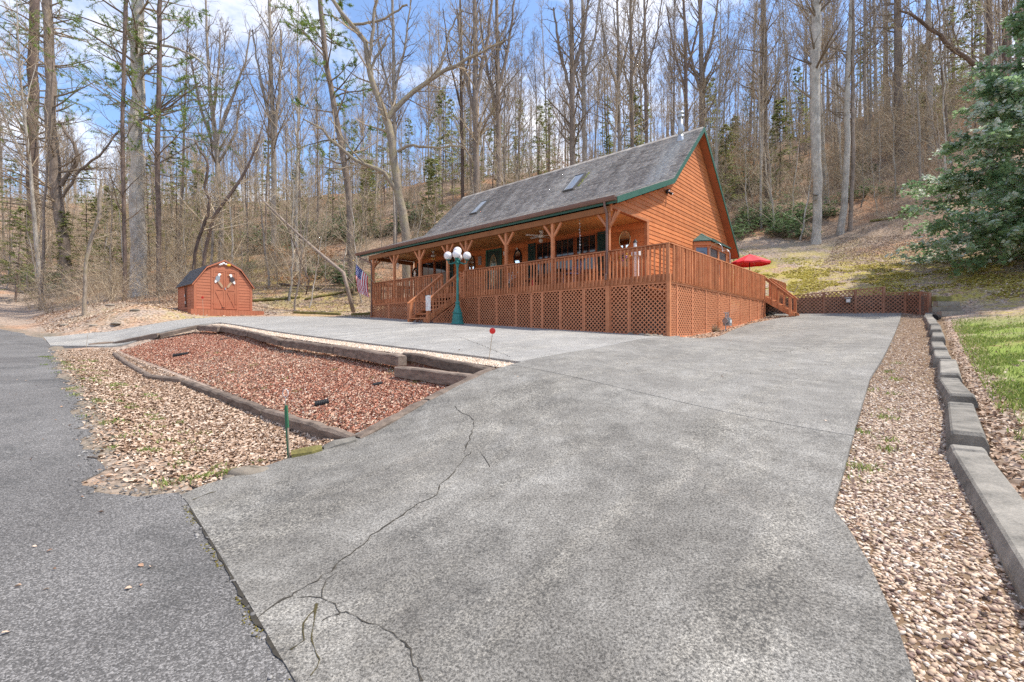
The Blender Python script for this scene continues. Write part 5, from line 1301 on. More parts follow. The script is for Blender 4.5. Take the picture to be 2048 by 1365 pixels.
# ------------------------------------------------------------------ retaining lattice fence at the end of the lane
def build_back_fence():
    f = empty('lattice_fence', (0,0,0), 0, 'low brown lattice fence across the end of the driveway', 'fence')
    def seg(ab0, ab1, h0, h1, nrm):
        p = XY(*ab0); q = XY(*ab1); z0 = gz(*ab0)-.03; z1 = gz(*ab1)-.03
        return lattice_fn(p, q, z0, z1, z0+h0, z1+h1, nrm, sp=.115, w=.038, par=f, fw=.03, mat=M_fence)
    M = [(6.4,25.9),(4.9,26.0),(3.7,26.1),(2.5,26.15),(1.5,26.2),(.75,26.1),(.25,25.6),(.0,25.0)]
    hh = [.95,.95,1.05,1.12,1.2,.95,.98,.95]
    for i, (a, b) in enumerate(zip(M[:-1], M[1:])):
        ha, hb = hh[i], hh[i+1]
        if i == 4: ha = hb = .93
        seg(a, b, ha, hb, (-dRx, -dRy))
    for (a, b), h in zip(M, hh):
        x, y = XY(a, b+.03); z = gz(a, b); MB().bx(x-.045, x+.045, y-.045, y+.045, z-.3, z+h-.02).build('fence_post', M_fence, f)
    # dark block wall that the fence screens
    w = empty('retaining_wall', (0,0,0), 0, 'dark timber retaining wall behind the lattice fence', 'retaining wall')
    for i, (a, b) in enumerate(zip(M[:-1], M[1:])):
        for k in range(4):
            z = (gz(*a)+gz(*b))/2+.02+k*.20
            p = Vector((*XY(a[0]+.05, a[1]+.28), z+.09)); q = Vector((*XY(b[0]-.0, b[1]+.28), z+.09)); d = (q-p).normalized()*.01
            MB().bar(p+d, q-d, .2, .185).build('timber', M_timber, w)
    o = empty('outlet_box', P(1720, 596, 21.0), -.72, 'small weathered box fixed to the lattice fence', 'box')
    o.location = Vector((*XY(2.75, 26.08), gz(2.75, 26.0)+.62)); q = MB(); q.box((0,-.04,0), (.20,.10,.22)); q.build('box_body', M_stone, o); MB().box((0,-.095,.0), (.14,.012,.15)).build('box_lid', M_white, o); MB().box((0,-.05,.125), (.26,.18,.02)).build('box_cap', M_white, o)
    # pile of old sleepers where the fence meets the lawn
    for i, (da, db, dz, L, yaw, lab) in enumerate(((-.35,25.35,.62,.85,.25,'topmost short mossy sleeper of the stack at the fence end'),(-.5,25.0,.42,.95,.1,'second short sleeper of the stack at the fence end'),(-.45,24.6,.22,1.0,-.15,'third sleeper of the stack at the fence end'),(-.6,24.2,.06,.9,.05,'lowest sleeper of the stack at the fence end'))):
        x, y = XY(da, db); z = gz(da, db)+dz; t = Vector((math.cos(yaw), math.sin(yaw), 0)); c = Vector((x, y, z))
        o = MB().bar(c-t*L/2, c+t*L/2, .2, .19).build('old_sleeper', M_stone if i else M_timber_moss); tag(o, lab, 'timber', 'sleepers stacked at the fence end')
    x, y = XY(-.18, 22.6); o = MB(); c = Vector((x, y, gz(-.18, 22.6)+.07)); o.tube([c+Vector((.25,.2,.02)), c+Vector((-.2,-.16,0))], .10, 14, cap=False); o.tube([c+Vector((.25,.2,.02)), c+Vector((-.19,-.155,0))], .088, 14); tag(o.build('drain_pipe', M_black), 'black drain pipe end poking out by the last concrete stop', 'pipe')
build_back_fence()

# ------------------------------------------------------------------ concrete stops along the gravel
def build_stops():
    pts = px_ab([(2048,1215),(1960,1045),(1890,912),(1880,800),(1866,735),(1862,705),(1858,683),(1855,660),(1846,640)])
    tab = sorted([(b, a) for a, b in pts]); tab = [(tab[0][0]-2, tab[0][1]-.2)]+tab+[(30, tab[-1][1])]
    r = random.Random(6); b = tab[1][0]-1.25; i = 0
    b0 = px_ab([(1888,905)])[0][1]
    b = b0-2.75; labs = ['nearest', 'second', 'third', 'fourth', 'fifth', 'sixth', 'seventh', 'eighth', 'ninth', 'tenth', 'eleventh', 'twelfth', 'thirteenth']
    while b < 22.6:
        L = 2.70 if i == 0 else 1.82; e = b+L; a0 = lerp_tab(tab, b)-.16+r.uniform(-.05,.05); a1 = lerp_tab(tab, e)-.16+r.uniform(-.05,.05)
        p = Vector((*XY(a0, b), 0)); q = Vector((*XY(a1, e), 0)); p.z = gz(a0+.1, b)+.0+r.uniform(-.02,.07); q.z = gz(a1+.1, e)+r.uniform(-.07,.03)
        d = (q-p).normalized(); s = Vector((-d.y, d.x, 0)).normalized(); u = s.cross(d); u = -u if u.z < 0 else u
        V = []; n = 0; h = .145; wb, wt = .135, .105
        secs = [(0, .80), (.03, 1.0), (.13, 1.0), (.15, .90), (L-.15, .90), (L-.13, 1.0), (L-.03, 1.0), (L, .80)]
        for st, k in secs:
            c = p+d*st
            for w, z in ((-wb, -.12), (wb, -.12), (wb*.98, .05), (wt, h*k), (wt*.85, h*k+.012), (-wt*.85, h*k+.012), (-wt, h*k), (-wb*.98, .05)):
                V.append(c+s*w+u*z)
        n = 8; Fc = [(i2*n+j, i2*n+(j+1) % n, (i2+1)*n+(j+1) % n, (i2+1)*n+j) for i2 in range(7) for j in range(n)] + [tuple(range(n))[::-1], tuple(range(7*n, 8*n))]
        o = MB().add(V, Fc).build('concrete_stop', M_block)
        tag(o, (labs[i]+' grey concrete parking stop counted from the camera, edging the gravel'), 'kerb block', 'concrete stops along the gravel'); i += 1
        b = e+r.uniform(.03,.10)
build_stops()

# ------------------------------------------------------------------ timbers round the planting bed
def rough_timber(name, p, q, w, h, mat, label, group, bend=None, seed=0, cat='timber'):
    """squared old timber with worn, wandering edges"""
    r = random.Random(seed); p = Vector(p); q = Vector(q); L = (q-p).length; d = (q-p)/L; n = max(3, int(L/.22))
    V = []
    for i in range(n+1):
        f = i/n; c = p.lerp(q, f)
        if bend: c = c+Vector(bend)*math.sin(f*math.pi)*1.0
        s = Vector((-d.y, d.x, 0)).normalized(); u = d.cross(s); u = -u if u.z < 0 else u
        ww = w*(1+r.uniform(-.09,.06)); hh = h*(1+r.uniform(-.08,.05)); c = c+s*r.uniform(-.01,.01)+u*r.uniform(-.008,.008)
        e = .82 if i in (0, n) else 1
        ch = .018+r.uniform(0,.02)
        for a, b in ((-.5,-.5),(.5,-.5),(.5,.5-ch/h),(.5-ch/w,.5),(-.5+ch/w,.5),(-.5,.5-ch/h)): V.append(c+s*a*ww*e+u*b*hh*e)
    Fc = [(i*6+j, i*6+(j+1) % 6, (i+1)*6+(j+1) % 6, (i+1)*6+j) for i in range(n) for j in range(6)] + [tuple(range(6))[::-1], tuple(range(n*6, n*6+6))]
    o = MB().add(V, Fc).build(name, mat); return tag(o, label, cat, group)
def build_timbers():
    up = lambda a, b: H0(a, b)+.03
    def tb(u0, v0, u1, v1, dz, w, h, lab, seed, mat=M_timber, hf=up, bend=None):
        p = G(u0, v0, hf); q = G(u1, v1, hf); p.z += dz; q.z += dz
        rough_timber('timber', p, q, w, h, mat, lab, 'old timbers edging the planting bed', bend, seed)
    g = 'old timbers'
    tb(398, 652, 440, 655, -.07, .20, .20, 'short dark timber at the shed corner of the planting bed', 1)
    tb(437, 652, 500, 664, -.07, .19, .19, 'dark timber second from the shed corner along the parking slab', 2)
    tb(498, 663, 567, 681, -.07, .19, .19, 'dark timber third from the shed corner along the parking slab', 3)
    tb(568, 681, 671, 694, -.07, .19, .19, 'mossy faced timber in the middle of the upper bed edge', 4, M_timber)
    tb(672, 693, 806, 715, -.07, .22, .22, 'thick brown timber of the upper bed edge, below the pale gravel strip', 5)
    tb(796, 727, 955, 746, -.14, .20, .20, 'lower timber lying before another at the driveway end of the upper bed edge', 6)
    tb(810, 706, 992, 742, -.05, .17, .17, 'thin timber running behind the lower one to the driveway corner', 7)
    lo = lambda a, b: HG(a, b)
    tb(716, 884, 852, 808, .0, .16, .15, 'weathered timber lying along the apron slab, lower half of that side', 8, M_timber, lambda a, b: H0(a, b))
    tb(854, 807, 985, 743, .0, .16, .15, 'weathered timber lying along the apron slab, upper half of that side', 9, M_timber, lambda a, b: H0(a, b))
    tb(368, 768, 530, 828, .02, .15, .15, 'long straight timber of the lower bed edge, left half', 10, M_timber, lo)
    tb(531, 829, 708, 886, .02, .16, .15, 'long straight timber of the lower bed edge, ending at the apron slab', 11, M_timber, lo)
    tb(229, 709, 290, 750, .02, .13, .12, 'thin warped timber at the far left of the lower bed edge', 12, M_timber, lo, bend=(0.05,-.12,0))
    tb(291, 751, 366, 764, .02, .14, .13, 'warped timber with a broken end in the lower bed edge', 13, M_timber, lo, bend=(-.1,-.1,0))
    tb(584, 918, 645, 904, .0, .15, .17, 'short mossy edging block beside the green stake', 14, M_timber_moss, lambda a, b: H0(a, b)+.02)
    tb(648, 902, 712, 886, .0, .15, .15, 'short pale edging block where the lower timbers meet the apron', 15, M_block, lambda a, b: H0(a, b)+.02)
    tb(229, 688, 318, 670, -.02, .18, .20, 'dark split timber beside the branch slab, lower half', 16, M_timber, up)
    tb(320, 670, 398, 652, -.03, .18, .16, 'dark timber beside the branch slab, running up to the bed corner', 17, M_timber, up)
    tb(178, 691, 227, 687, .0, .17, .16, 'short flat timber on two stub blocks near the road', 18, M_timber, up)
    tb(184, 697, 199, 696, -.10, .16, .12, 'stub block under the road end of the flat timber', 19, M_timber, up)
    tb(212, 695, 226, 694, -.10, .16, .12, 'stub block under the inner end of the flat timber', 20, M_timber, up)
    # mossy landscape timbers on the far side of the parking slab
    for (u0, v0, u1, v1, lab, sd) in ((588,627,640,629,'mossy landscape timber at the back of the parking slab, nearer the shed',21),(641,629,681,631,'mossy landscape timber at the back of the parking slab, nearer the porch',22),(703,631,741,630,'short mossy timber close to the left end of the deck',23)):
        p = G(u0, v0); q = G(u1, v1); p.z += .05; q.z += .05; rough_timber('mossy_timber', p, q, .15, .16, M_timber_moss, lab, 'landscape timbers behind the parking slab', None, sd)
    p = G(719, 636); q = G(744, 637); p.z += .03; q.z += .03; rough_timber('plank', p, q, .2, .06, M_timber, 'dark flat board on the ground by the left deck corner', None, None, 24, 'board')
    # fallen logs on the slope behind
    for (u0, v0, u1, v1, r0, r1, lab, sd) in ((505,604,600,597,.12,.07,'long mossy fallen log behind the shed',31),(610,601,700,585,.10,.05,'mossy fallen log on the slope left of the flag',32),(560,571,640,580,.09,.06,'dark rotten log lying across the leafy slope',33),(1795,428,1900,418,.12,.07,'mossy fallen log on the slope near the big evergreen',34),(1740,445,1840,432,.10,.06,'mossy fallen log under the bare trees above the lawn',35)):
        p = G(u0, v0); q = G(u1, v1); p.z += .08; q.z += .08; n = 9; rr = random.Random(sd); pts = [p.lerp(q, i/n)+Vector((0, 0, rr.uniform(-.04,.04)+.0)) for i in range(n+1)]
        for c in pts[1:-1]: c.z = max(c.z, gxy(c.x, c.y)+.05)
        o = MB().tube(pts, [r0+(r1-r0)*i/n for i in range(n+1)], 9).build('fallen_log', M_timber_moss if sd != 33 else M_timber, None, True); tag(o, lab, 'log', 'fallen logs')
build_timbers()

# ------------------------------------------------------------------ small things outside
def build_small():
    def reflector(u0, v0, u1, v1, col, lab, hf=HG, rad=.045):
        b = G(u1, v1, hf); tp = P(u0, v0, b.y); t = empty('driveway_reflector', b, 0, lab, 'reflector stake', 'reflector stakes')
        d = tp-b; MB().tube([(0,0,-.1), tuple(d)], .006, 5).build('stake', M_rope, t)
        if col:
            q = MB(); q.lathe_scaled((0,0,0), [(.001,-.008),(rad,-.006),(rad,.006),(.001,.008)], 14, 0, (1,1,1)); R = Matrix.Rotation(math.pi/2, 3, 'X'); q.v = [tuple(R @ Vector(p)+d+Vector((0,0,rad*.6))) for p in q.v]; q.build('disc', col, t)
        return t
    reflector(405, 597, 407.5, 637, M_redp, 'red disc reflector on a pale stake before the shed', rad=.06)
    reflector(985, 666, 976, 722, M_redp, 'red oval reflector on a thin stake above the bed corner', rad=.055)
    reflector(179, 642, 171, 700, None, 'bare thin stake leaning beside the branch slab near the road', rad=.05)
    # green stake with wire loop
    b = G(578, 922); t = empty('garden_stake', b, 0, 'green garden stake with white wire loop beside the apron corner', 'stake'); Y = b.y
    tp = P(570, 815, Y)-b
    MB().bar((0,0,-.1), tuple(tp), .016, .012).build('stake', M_greenst, t); MB().bar(tuple(tp*.62+Vector((.012,0,0))), tuple(tp+Vector((.012,0,.02))), .028, .02).build('sleeve', M_greenst, t)
    MB().bar((.014,0,-.1), tuple(tp*.78+Vector((.014,0,0))), .012, .012).build('lath', M_rope, t)
    c = P(571, 787, Y)-b; pts = [c+Vector((.030*math.cos(a), 0, .042*math.sin(a))) for a in [i*math.pi/7-math.pi/2 for i in range(15)]]; MB().tube([tuple(tp)]+[tuple(p) for p in pts], .0035, 5).build('wire_loop', M_white, t, True)
    # corrugated drain pipe ends
    for u, v, L, r, yaw, lab in ((644,812,.20,.052,.4,'black corrugated drain pipe stub in the lower right of the mulch bed'),(362,713,.38,.055,.35,'black corrugated drain pipe stub in the left of the mulch bed'),(755,772,.16,.035,.5,'small half buried black pipe near the middle of the mulch bed')):
        p = G(u, v); p.z += r*.8; d = Vector((math.cos(yaw), math.sin(yaw), .15)).normalized(); n = int(L/.012); q = MB()
        q.tube([p-d*L/2+d*L*i/n for i in range(n+1)], [r*(1 if i % 2 else .9) for i in range(n+1)], 14, cap=False)
        q.tube([p-d*L*.49, p+d*L*.4], r*.78, 14)
        tag(q.build('drain_pipe', M_black), lab, 'pipe', 'drain pipe stubs in the mulch bed')
    # slabs of bark in the bed
    for u, v, L, yaw, lab in ((577,706,.55,-.3,'dark slab of bark lying in the mulch bed'),(452,680,.35,.1,'small dark strip of bark near the top of the mulch bed')):
        p = G(u, v); p.z += .02; R = Matrix.Rotation(yaw, 3, 'Z'); q = MB(); q.box(p, (L, .08, .03), rot=R); q.box(p+Vector((.05,.03,.02)), (L*.6, .05, .025), rot=R); tag(q.build('bark_slab', M_timber), lab, 'bark', 'bark slabs in the mulch bed')
    # gas meter
    p = G(1455, 660); p = Vector((*XY(4.95, 17.2), 0)); p.z = gz(4.95, 17.2)
    kk = (1455-UC)/F; 
    # on the line x = +.28 beside the skirt
    best = min((abs((hp(.30, y, 0).x/hp(.30, y, 0).y)-kk), y) for y in [i*.02 for i in range(20, 500)])[1]
    p = hp(.30, best, 0); p.z = hz(.30, best, HG)
    t = empty('gas_meter', p, HRZ, 'grey gas meter with regulator standing by the deck skirt', 'gas meter')
    q = MB(); q.box((0,0,.30), (.22,.26,.24)); q.box((0,0,.44), (.17,.21,.05)); q.build('meter_body', M_grey, t)
    MB().box((.115,0,.33), (.01,.14,.10)).build('dial', M_white, t)
    MB().tube([(0,.11,.40),(0,.11,.62),(0,-.12,.62),(0,-.20,.62),(0,-.20,-.1)], .018, 8).build('riser_pipe', M_grey, t)
    q = MB(); q.tube([(.0,-.25,.35),(.0,-.17,.35)], .095, 16); q.tube([(0,-.20,.35),(0,-.20,.46)], .03, 8); q.build('regulator', M_grey, t)
    MB().tube([(0,-.02,.46),(0,-.02,.60),(-.12,-.02,.66)], .014, 6).build('outlet_pipe', M_grey, t); MB().box((.02,.02,.66), (.10,.02,.03)).build('valve', M_grey, t)
    # stones at the corner of the skirt
    r = random.Random(14)
    names = ['largest', 'flat', 'round', 'low', 'tilted', 'pale', 'dark', 'small', 'narrow', 'chipped']
    sp = [(1262,672,.09),(1276,671,.11),(1284,674,.09),(1297,676,.10),(1310,676,.09),(1320,677,.08),(1292,668,.12),(1270,668,.07)]
    wds = ['outermost grey stone left of the heap at the deck corner','tan stone beside the outermost one at the deck corner','stone lying in front of the dry plant at the deck corner','smooth stone in the middle front of the deck corner heap','stone right of the middle in the deck corner heap','last small stone toward the deck corner post','bigger rear stone leaning on the lattice behind the heap','small rear stone at the left of the deck corner heap']
    for (u, v, s), lab in zip(sp, wds):
        p = G(u, v); q = MB(); q.ball((0,0,0), s, 9, 7); q.v = [tuple(Vector(c)*(1+.18*math.sin(c[0]*40+c[1]*31+s*99)+r.uniform(-.05,.05))) for c in q.v]; q.v = [(c[0]*1.25+p.x, c[1]+p.y, c[2]*.72+p.z+s*.4) for c in q.v]; tag(q.build('stone', M_stone, None, True), lab, 'stone', 'stones at the deck corner')
    # rocks along the verge of the road on the far left, and the flat slab by the apron
    for i, (u, v, s, lab) in enumerate(((130,652,.16,'pale rock on the bank above the branch slab, nearest the road'),(187,652,.11,'small pale rock on the bank above the branch slab'),(232,648,.13,'low grey rock on the bank above the branch slab'),(270,622,.14,'grey rock below the big pale trunk'),(222,612,.18,'flat stone on the mound below the two dark trunks'),(500,948,.13,'flat tan stone at the edge of the apron near the road'),(470,957,.07,'small tan stone beside the apron edge'))):
        p = G(u, v); q = MB(); q.ball((0,0,0), s, 10, 7); q.v = [(c[0]*1.7+p.x+r.uniform(-.01,.01), c[1]+p.y, c[2]*.45+p.z+s*.12+r.uniform(-.01,.01)) for c in q.v]; tag(q.build('rock', M_stone, None, True), lab, 'rock', 'rocks beside the driveway')
    # black hose coil by the side stairs
    p = G(1540, 633); q = MB(); pts = [p+Vector((.16*math.cos(i*.5)*(1+.01*i), .16*math.sin(i*.5)*(1+.01*i), .03+.003*i+.03*math.sin(i*.9))) for i in range(60)]; q.tube(pts, .016, 6)
    tag(q.build('garden_hose', M_black, None, True), 'tangled black garden hose under the side stairs', 'hose')
    # wooden stick leaning behind the side stairs
    p = P(1585,587,23.4); o = MB().bar(P(1587,588,24), P(1597,571,24), .03, .03).build('leaning_stick', M_rope); tag(o, 'thin pale stick leaning above the lattice fence by the stairs', 'stick')
    # stick on the road
    p = G(175, 919); q = G(197, 921); o = MB().tube([p+Vector((0,0,.025)), (p+q)/2+Vector((0,0,.03)), q+Vector((0,0,.025))], .008, 6).build('twig', M_timber); tag(o, 'single dark twig lying on the asphalt road', 'twig')
    # birdhouse on the pale trunk
build_small()

# ------------------------------------------------------------------ vegetation: vectorised growth
def unit(v): return v/np.maximum(np.linalg.norm(v, axis=-1, keepdims=True), 1e-9)
def tubes(P_, R_, sides):
    """P_ (N,k,3) paths, R_ (N,k) radii -> vertices and quads"""
    N, k, _ = P_.shape
    T = np.empty_like(P_); T[:, 1:-1] = P_[:, 2:]-P_[:, :-2]; T[:, 0] = P_[:, 1]-P_[:, 0]; T[:, -1] = P_[:, -1]-P_[:, -2]; T = unit(T)
    ref = np.where(np.abs(T[:, :1, 2:3]) > .8, np.array([[[1., 0, 0]]]), np.array([[[0, 0, 1.]]])); ref = np.broadcast_to(ref, T.shape)
    X = unit(np.cross(T, ref)); Y = np.cross(T, X)
    an = 2*np.pi*np.arange(sides)/sides
    V = P_[:, :, None]+R_[:, :, None, None]*(np.cos(an)[None, None, :, None]*X[:, :, None]+np.sin(an)[None, None, :, None]*Y[:, :, None])
    idx = np.arange(N*k*sides).reshape(N, k, sides); a = idx[:, :-1]; b = idx[:, 1:]
    Q = np.stack([a, np.roll(a, -1, 2), np.roll(b, -1, 2), b], -1).reshape(-1, 4)
    return V.reshape(-1, 3), Q, np.repeat(np.arange(N), (k-1)*sides)
class NB:
    def __init__(s): s.V = []; s.Q = []; s.R = []; s.n = 0
    def add(s, V, Q, R): s.V.append(V); s.Q.append(Q+s.n); s.R.append(R); s.n += len(V)
    def tubes(s, P_, R_, sides, rng):
        if len(P_) == 0: return
        V, Q, g = tubes(P_, R_, sides); s.add(V, Q, rng.random(len(P_))[g])
    def cards(s, C, U, Wv, rng, rnd=None):
        """quads centred at C with half axes U, Wv; bent slightly along the middle"""
        V = np.stack([C-U-Wv, C+U-Wv, C+U+Wv, C-U+Wv], 1).reshape(-1, 3); n = len(C)
        s.add(V, np.arange(4*n).reshape(n, 4), rng.random(n) if rnd is None else rnd)
    def mesh(s, name, mat, smooth=False): return np_mesh(name, np.concatenate(s.V), np.concatenate(s.Q), dict(rnd=np.concatenate(s.R)), mat, smooth)
    def arrays(s): return np.concatenate(s.V), np.concatenate(s.Q), np.concatenate(s.R)
def grow(S0, D0, L, r0, r1, k, up, jit, rng):
    N = len(S0); P_ = np.empty((N, k, 3)); R_ = r0[:, None]+(r1-r0)[:, None]*np.linspace(0, 1, k)[None]; P_[:, 0] = S0; D = unit(D0)
    st = (L/(k-1))[:, None]
    for i in range(1, k):
        P_[:, i] = P_[:, i-1]+D*st; D = D+rng.normal(0, jit, (N, 3)); D[:, 2] += up; D = unit(D)
    return P_, R_
def spawn(P_, R_, n, t0, t1, ang, rng, lenf, rf, tip=.5):
    """n children per path: start, direction, length, radius"""
    N, k, _ = P_.shape; t = rng.uniform(t0, t1, (N, n)); x = t*(k-1); i = np.minimum(x.astype(int), k-2); f = (x-i)[..., None]; r = np.arange(N)[:, None]
    S_ = P_[r, i]*(1-f)+P_[r, i+1]*f; T = unit(P_[r, i+1]-P_[r, i]); rad = R_[r, i]*(1-f[..., 0])+R_[r, i+1]*f[..., 0]
    q = unit(np.cross(T, rng.normal(0, 1, T.shape))); a = np.radians(rng.uniform(ang[0], ang[1], (N, n)))[..., None]; D = T*np.cos(a)+q*np.sin(a)
    Lp = np.linalg.norm(np.diff(P_, axis=1), axis=-1).sum(1)[:, None]
    L = Lp*lenf*rng.uniform(.6, 1.3, (N, n))*(1-tip*(t-t0)/(t1-t0+1e-6))
    return S_.reshape(-1, 3), D.reshape(-1, 3), L.ravel(), (rad*rf).ravel()
def tree_mesh(name, seed, h, r, cs, nb, ang=(28, 55), lf=.30, twig=.006, twmat=None, sub=(5, 4), up=.10, wander=.02, trunkpts=None, trunkrad=None, minr=.004, mat=None, fork=0):
    """bare broadleaf tree; returns (trunk mesh, branch mesh) about its base"""
    rng = np.random.default_rng(seed); k = 15
    if trunkpts is None:
        z = np.linspace(-.4, h, k); w = np.cumsum(rng.normal(0, wander*h/k*2, (k, 2)), 0); P0 = np.concatenate([w, z[:, None]], 1)[None]
        P0[0, :, :2] -= P0[0, 0, :2]
        tt = np.linspace(0, 1, k); R0 = (r*(1-.86*tt**1.1)+r*.45*np.exp(-tt*28))[None]
    else: P0 = np.asarray(trunkpts, float)[None]; R0 = np.asarray(trunkrad, float)[None]; k = P0.shape[1]
    tb = NB(); tb.tubes(P0, R0, 12 if r > .2 else 8, rng)
    bb = NB()
    if fork:
        S1, D1, L1, r1 = spawn(P0, R0, fork, cs, min(.8, cs+.25), (14, 26), rng, .5, .62, .3)
        Pf, Rf = grow(S1, D1, L1, r1, r1*.2, 9, .07, .06, rng); tb.tubes(Pf, Rf, 7, rng)
        S2, D2, L2, r2 = spawn(Pf, Rf, max(6, nb//4), .2, .99, ang, rng, lf*1.1, .42)
        P2, R2 = grow(S2, D2, L2, np.maximum(r2, minr*2), np.maximum(r2*.2, minr), 6, up, .10, rng); bb.tubes(P2, R2, 4, rng); Pa, Ra = P2, R2
    else: Pa = np.zeros((0, 6, 3)); Ra = np.zeros((0, 6))
    S1, D1, L1, r1 = spawn(P0, R0, nb, cs, .985, ang, rng, lf, .34, .72)
    r1 = np.clip(r1, minr*2, .09)
    P1, R1 = grow(S1, D1, L1, r1, np.maximum(r1*.18, minr), 6, up, .11, rng); bb.tubes(P1, R1, 5, rng)
    P1 = np.concatenate([P1, Pa]); R1 = np.concatenate([R1, Ra])
    S2, D2, L2, r2 = spawn(P1, R1, sub[0], .15, .98, (25, 60), rng, .42, .6)
    P2, R2 = grow(S2, D2, L2, np.maximum(r2, minr), np.full(len(r2), minr*.7), 4, up*.8, .14, rng); bb.tubes(P2, R2, 3, rng)
    S3, D3, L3, r3 = spawn(P2, R2, sub[1], .2, 1, (20, 60), rng, .55, .7)
    P3, R3 = grow(S3, D3, L3, np.full(len(r3), max(twig, minr*.7)), np.full(len(r3), twig*.55), 3, up*.6, .16, rng); bb.tubes(P3, R3, 3, rng)
    return tb, bb, (P2, P3)
def make_tree_obj(tb, bb, bark_, tw, nm=('trunk', 'branches')):
    t = tb.mesh(nm[0], bark_, True); b = bb.mesh(nm[1], tw); return t, b
def place(meshes, kind, loc, rz, sc, label, cat, group, tilt=(0, 0), names=('trunk', 'branches')):
    e = empty(kind, loc, rz, label, cat, group); e.rotation_euler = (tilt[0], tilt[1], rz); e.scale = (sc, sc, sc)
    for m, n in zip(meshes, names): link(n, m, e)
    return e

# ---- conifers: needle sprays along drooping branches
def conifer_mesh(seed, h, r, cs, nb, reach, droop, tuft, nt, cardw, mat, bark_, dead=0, leaf=False, tipfan=5):
    rng = np.random.default_rng(seed); k = 12; z = np.linspace(-.4, h, k); w = np.cumsum(rng.normal(0, .02*h/k, (k, 2)), 0)
    P0 = np.concatenate([w-w[0], z[:, None]], 1)[None]; R0 = (r*(1-.9*np.linspace(0, 1, k)))[None]; tb = NB(); tb.tubes(P0, R0, 10, rng); bb = NB(); nd = NB()
    t = cs+(1-cs)*rng.random(nb)**.85*.985; x = t*(k-1); i = np.minimum(x.astype(int), k-2); f = (x-i)[:, None]; S1 = P0[0, i]*(1-f)+P0[0, i+1]*f
    az = rng.uniform(0, 2*np.pi, nb); el = np.radians(rng.uniform(*droop, nb)); D1 = np.stack([np.cos(az)*np.cos(el), np.sin(az)*np.cos(el), np.sin(el)], 1)
    L1 = reach*(1-(t-cs)/(1-cs)*.86)*rng.uniform(.55, 1.15, nb); r1 = .018+.02*L1/3
    P1, R1 = grow(S1, D1, L1, r1, r1*.2, 6, -.03 if droop[0] < 0 else .03, .07, rng); bb.tubes(P1, R1, 4, rng)
    S2, D2, L2, r2 = spawn(P1, R1, tipfan, .25, 1, (25, 65), rng, .38, .5, .4); D2[:, 2] *= .35
    P2, R2 = grow(S2, D2, L2, np.maximum(r2, .005), np.full(len(r2), .003), 4, -.02, .1, rng); bb.tubes(P2, R2, 3, rng)
    n = nt; N = len(P2); tt = rng.uniform(.1, 1.02, (N, n)); x = tt*3; i = np.minimum(x.astype(int), 2); f = (x-i)[..., None]; rr = np.arange(N)[:, None]
    C = (P2[rr, i]*(1-f)+P2[rr, i+1]*f).reshape(-1, 3); T = np.repeat(unit(P2[:, -1]-P2[:, 0])[:, None], n, 1).reshape(-1, 3)
    side = unit(np.cross(T, np.array([0, 0, 1.]))+rng.normal(0, .35, C.shape)); U = unit(T+side*rng.uniform(-1.2, 1.2, (len(C), 1))+rng.normal(0, .25, C.shape))
    Wd = unit(np.cross(U, rng.normal(0, .5, C.shape)+np.array([0, 0, 1.])))
    s = rng.uniform(.6, 1.3, (len(C), 1)); C = C+U*tuft*.5*s
    nd.cards(C, U*tuft*s*.5, Wd*cardw*s*.5, rng)
    return tb, bb, nd

# ---- library of bare forest trees
LIB = []
def build_library():
    specs = [ # seed h r crown_start nb ang lf fork
        (11, 27, .16, .45, 44, (22, 42), .18, 0), (12, 25, .13, .55, 36, (22, 45), .18, 0), (13, 29, .19, .42, 46, (25, 48), .20, 3),
        (14, 22, .105, .40, 38, (22, 45), .19, 0), (15, 26, .145, .48, 40, (22, 40), .18, 2), (16, 24, .12, .42, 40, (28, 55), .20, 0),
        (17, 20, .085, .35, 36, (22, 42), .19, 2), (18, 28, .17, .5, 42, (20, 40), .19, 2)]
    for sd, h, r, cs, nb, ang, lf, fk in specs:
        tb, bb, _ = tree_mesh('t', sd, h, r, cs, nb, ang, lf, twig=.011, sub=(5, 3), up=.13, minr=.010, fork=fk, wander=.012)
        bk = (M_bark_grey, M_bark_grey, M_bark_pale, M_bark_red, M_bark_grey, M_bark_pale, M_bark_grey, M_bark_red)[sd-11]
        LIB.append((tb.mesh('trunk', bk, True), bb.mesh('branches', M_twig if sd % 3 else M_twig_dark), h))
build_library()
SAP = []
for sd in range(5):
    tb, bb, _ = tree_mesh('s', 40+sd, 7.5+sd*.9, .045+.008*sd, .12, 34, (28, 60), .34, twig=.006, sub=(5, 3), up=.05, minr=.006, wander=.05)
    SAP.append((tb.mesh('trunk', M_bark_pale if sd % 2 else M_bark_grey, True), bb.mesh('branches', M_brush), 8))
CON = []
for sd, h, rch in ((60, 13, 2.6), (61, 9, 2.1), (62, 16, 2.6)):
    tb, bb, nd = conifer_mesh(sd, h, .09, .15, 95, rch, (-.22, .22), .16, 13, .038, None, None)
    CON.append((tb.mesh('trunk', M_bark_dark, True), bb.mesh('branches', M_twig_dark), nd.mesh('needles', M_hemlock)))
for sd, h, rch in ((70, 24, 3.6), (71, 26, 4.0)):
    tb, bb, nd = conifer_mesh(sd, h, .22, .50, 60, rch, (.02, .35), .20, 22, .04, None, None, tipfan=7)
    CON.append((tb.mesh('trunk', M_bark_dark, True), bb.mesh('branches', M_twig_dark), nd.mesh('needles', M_pine)))

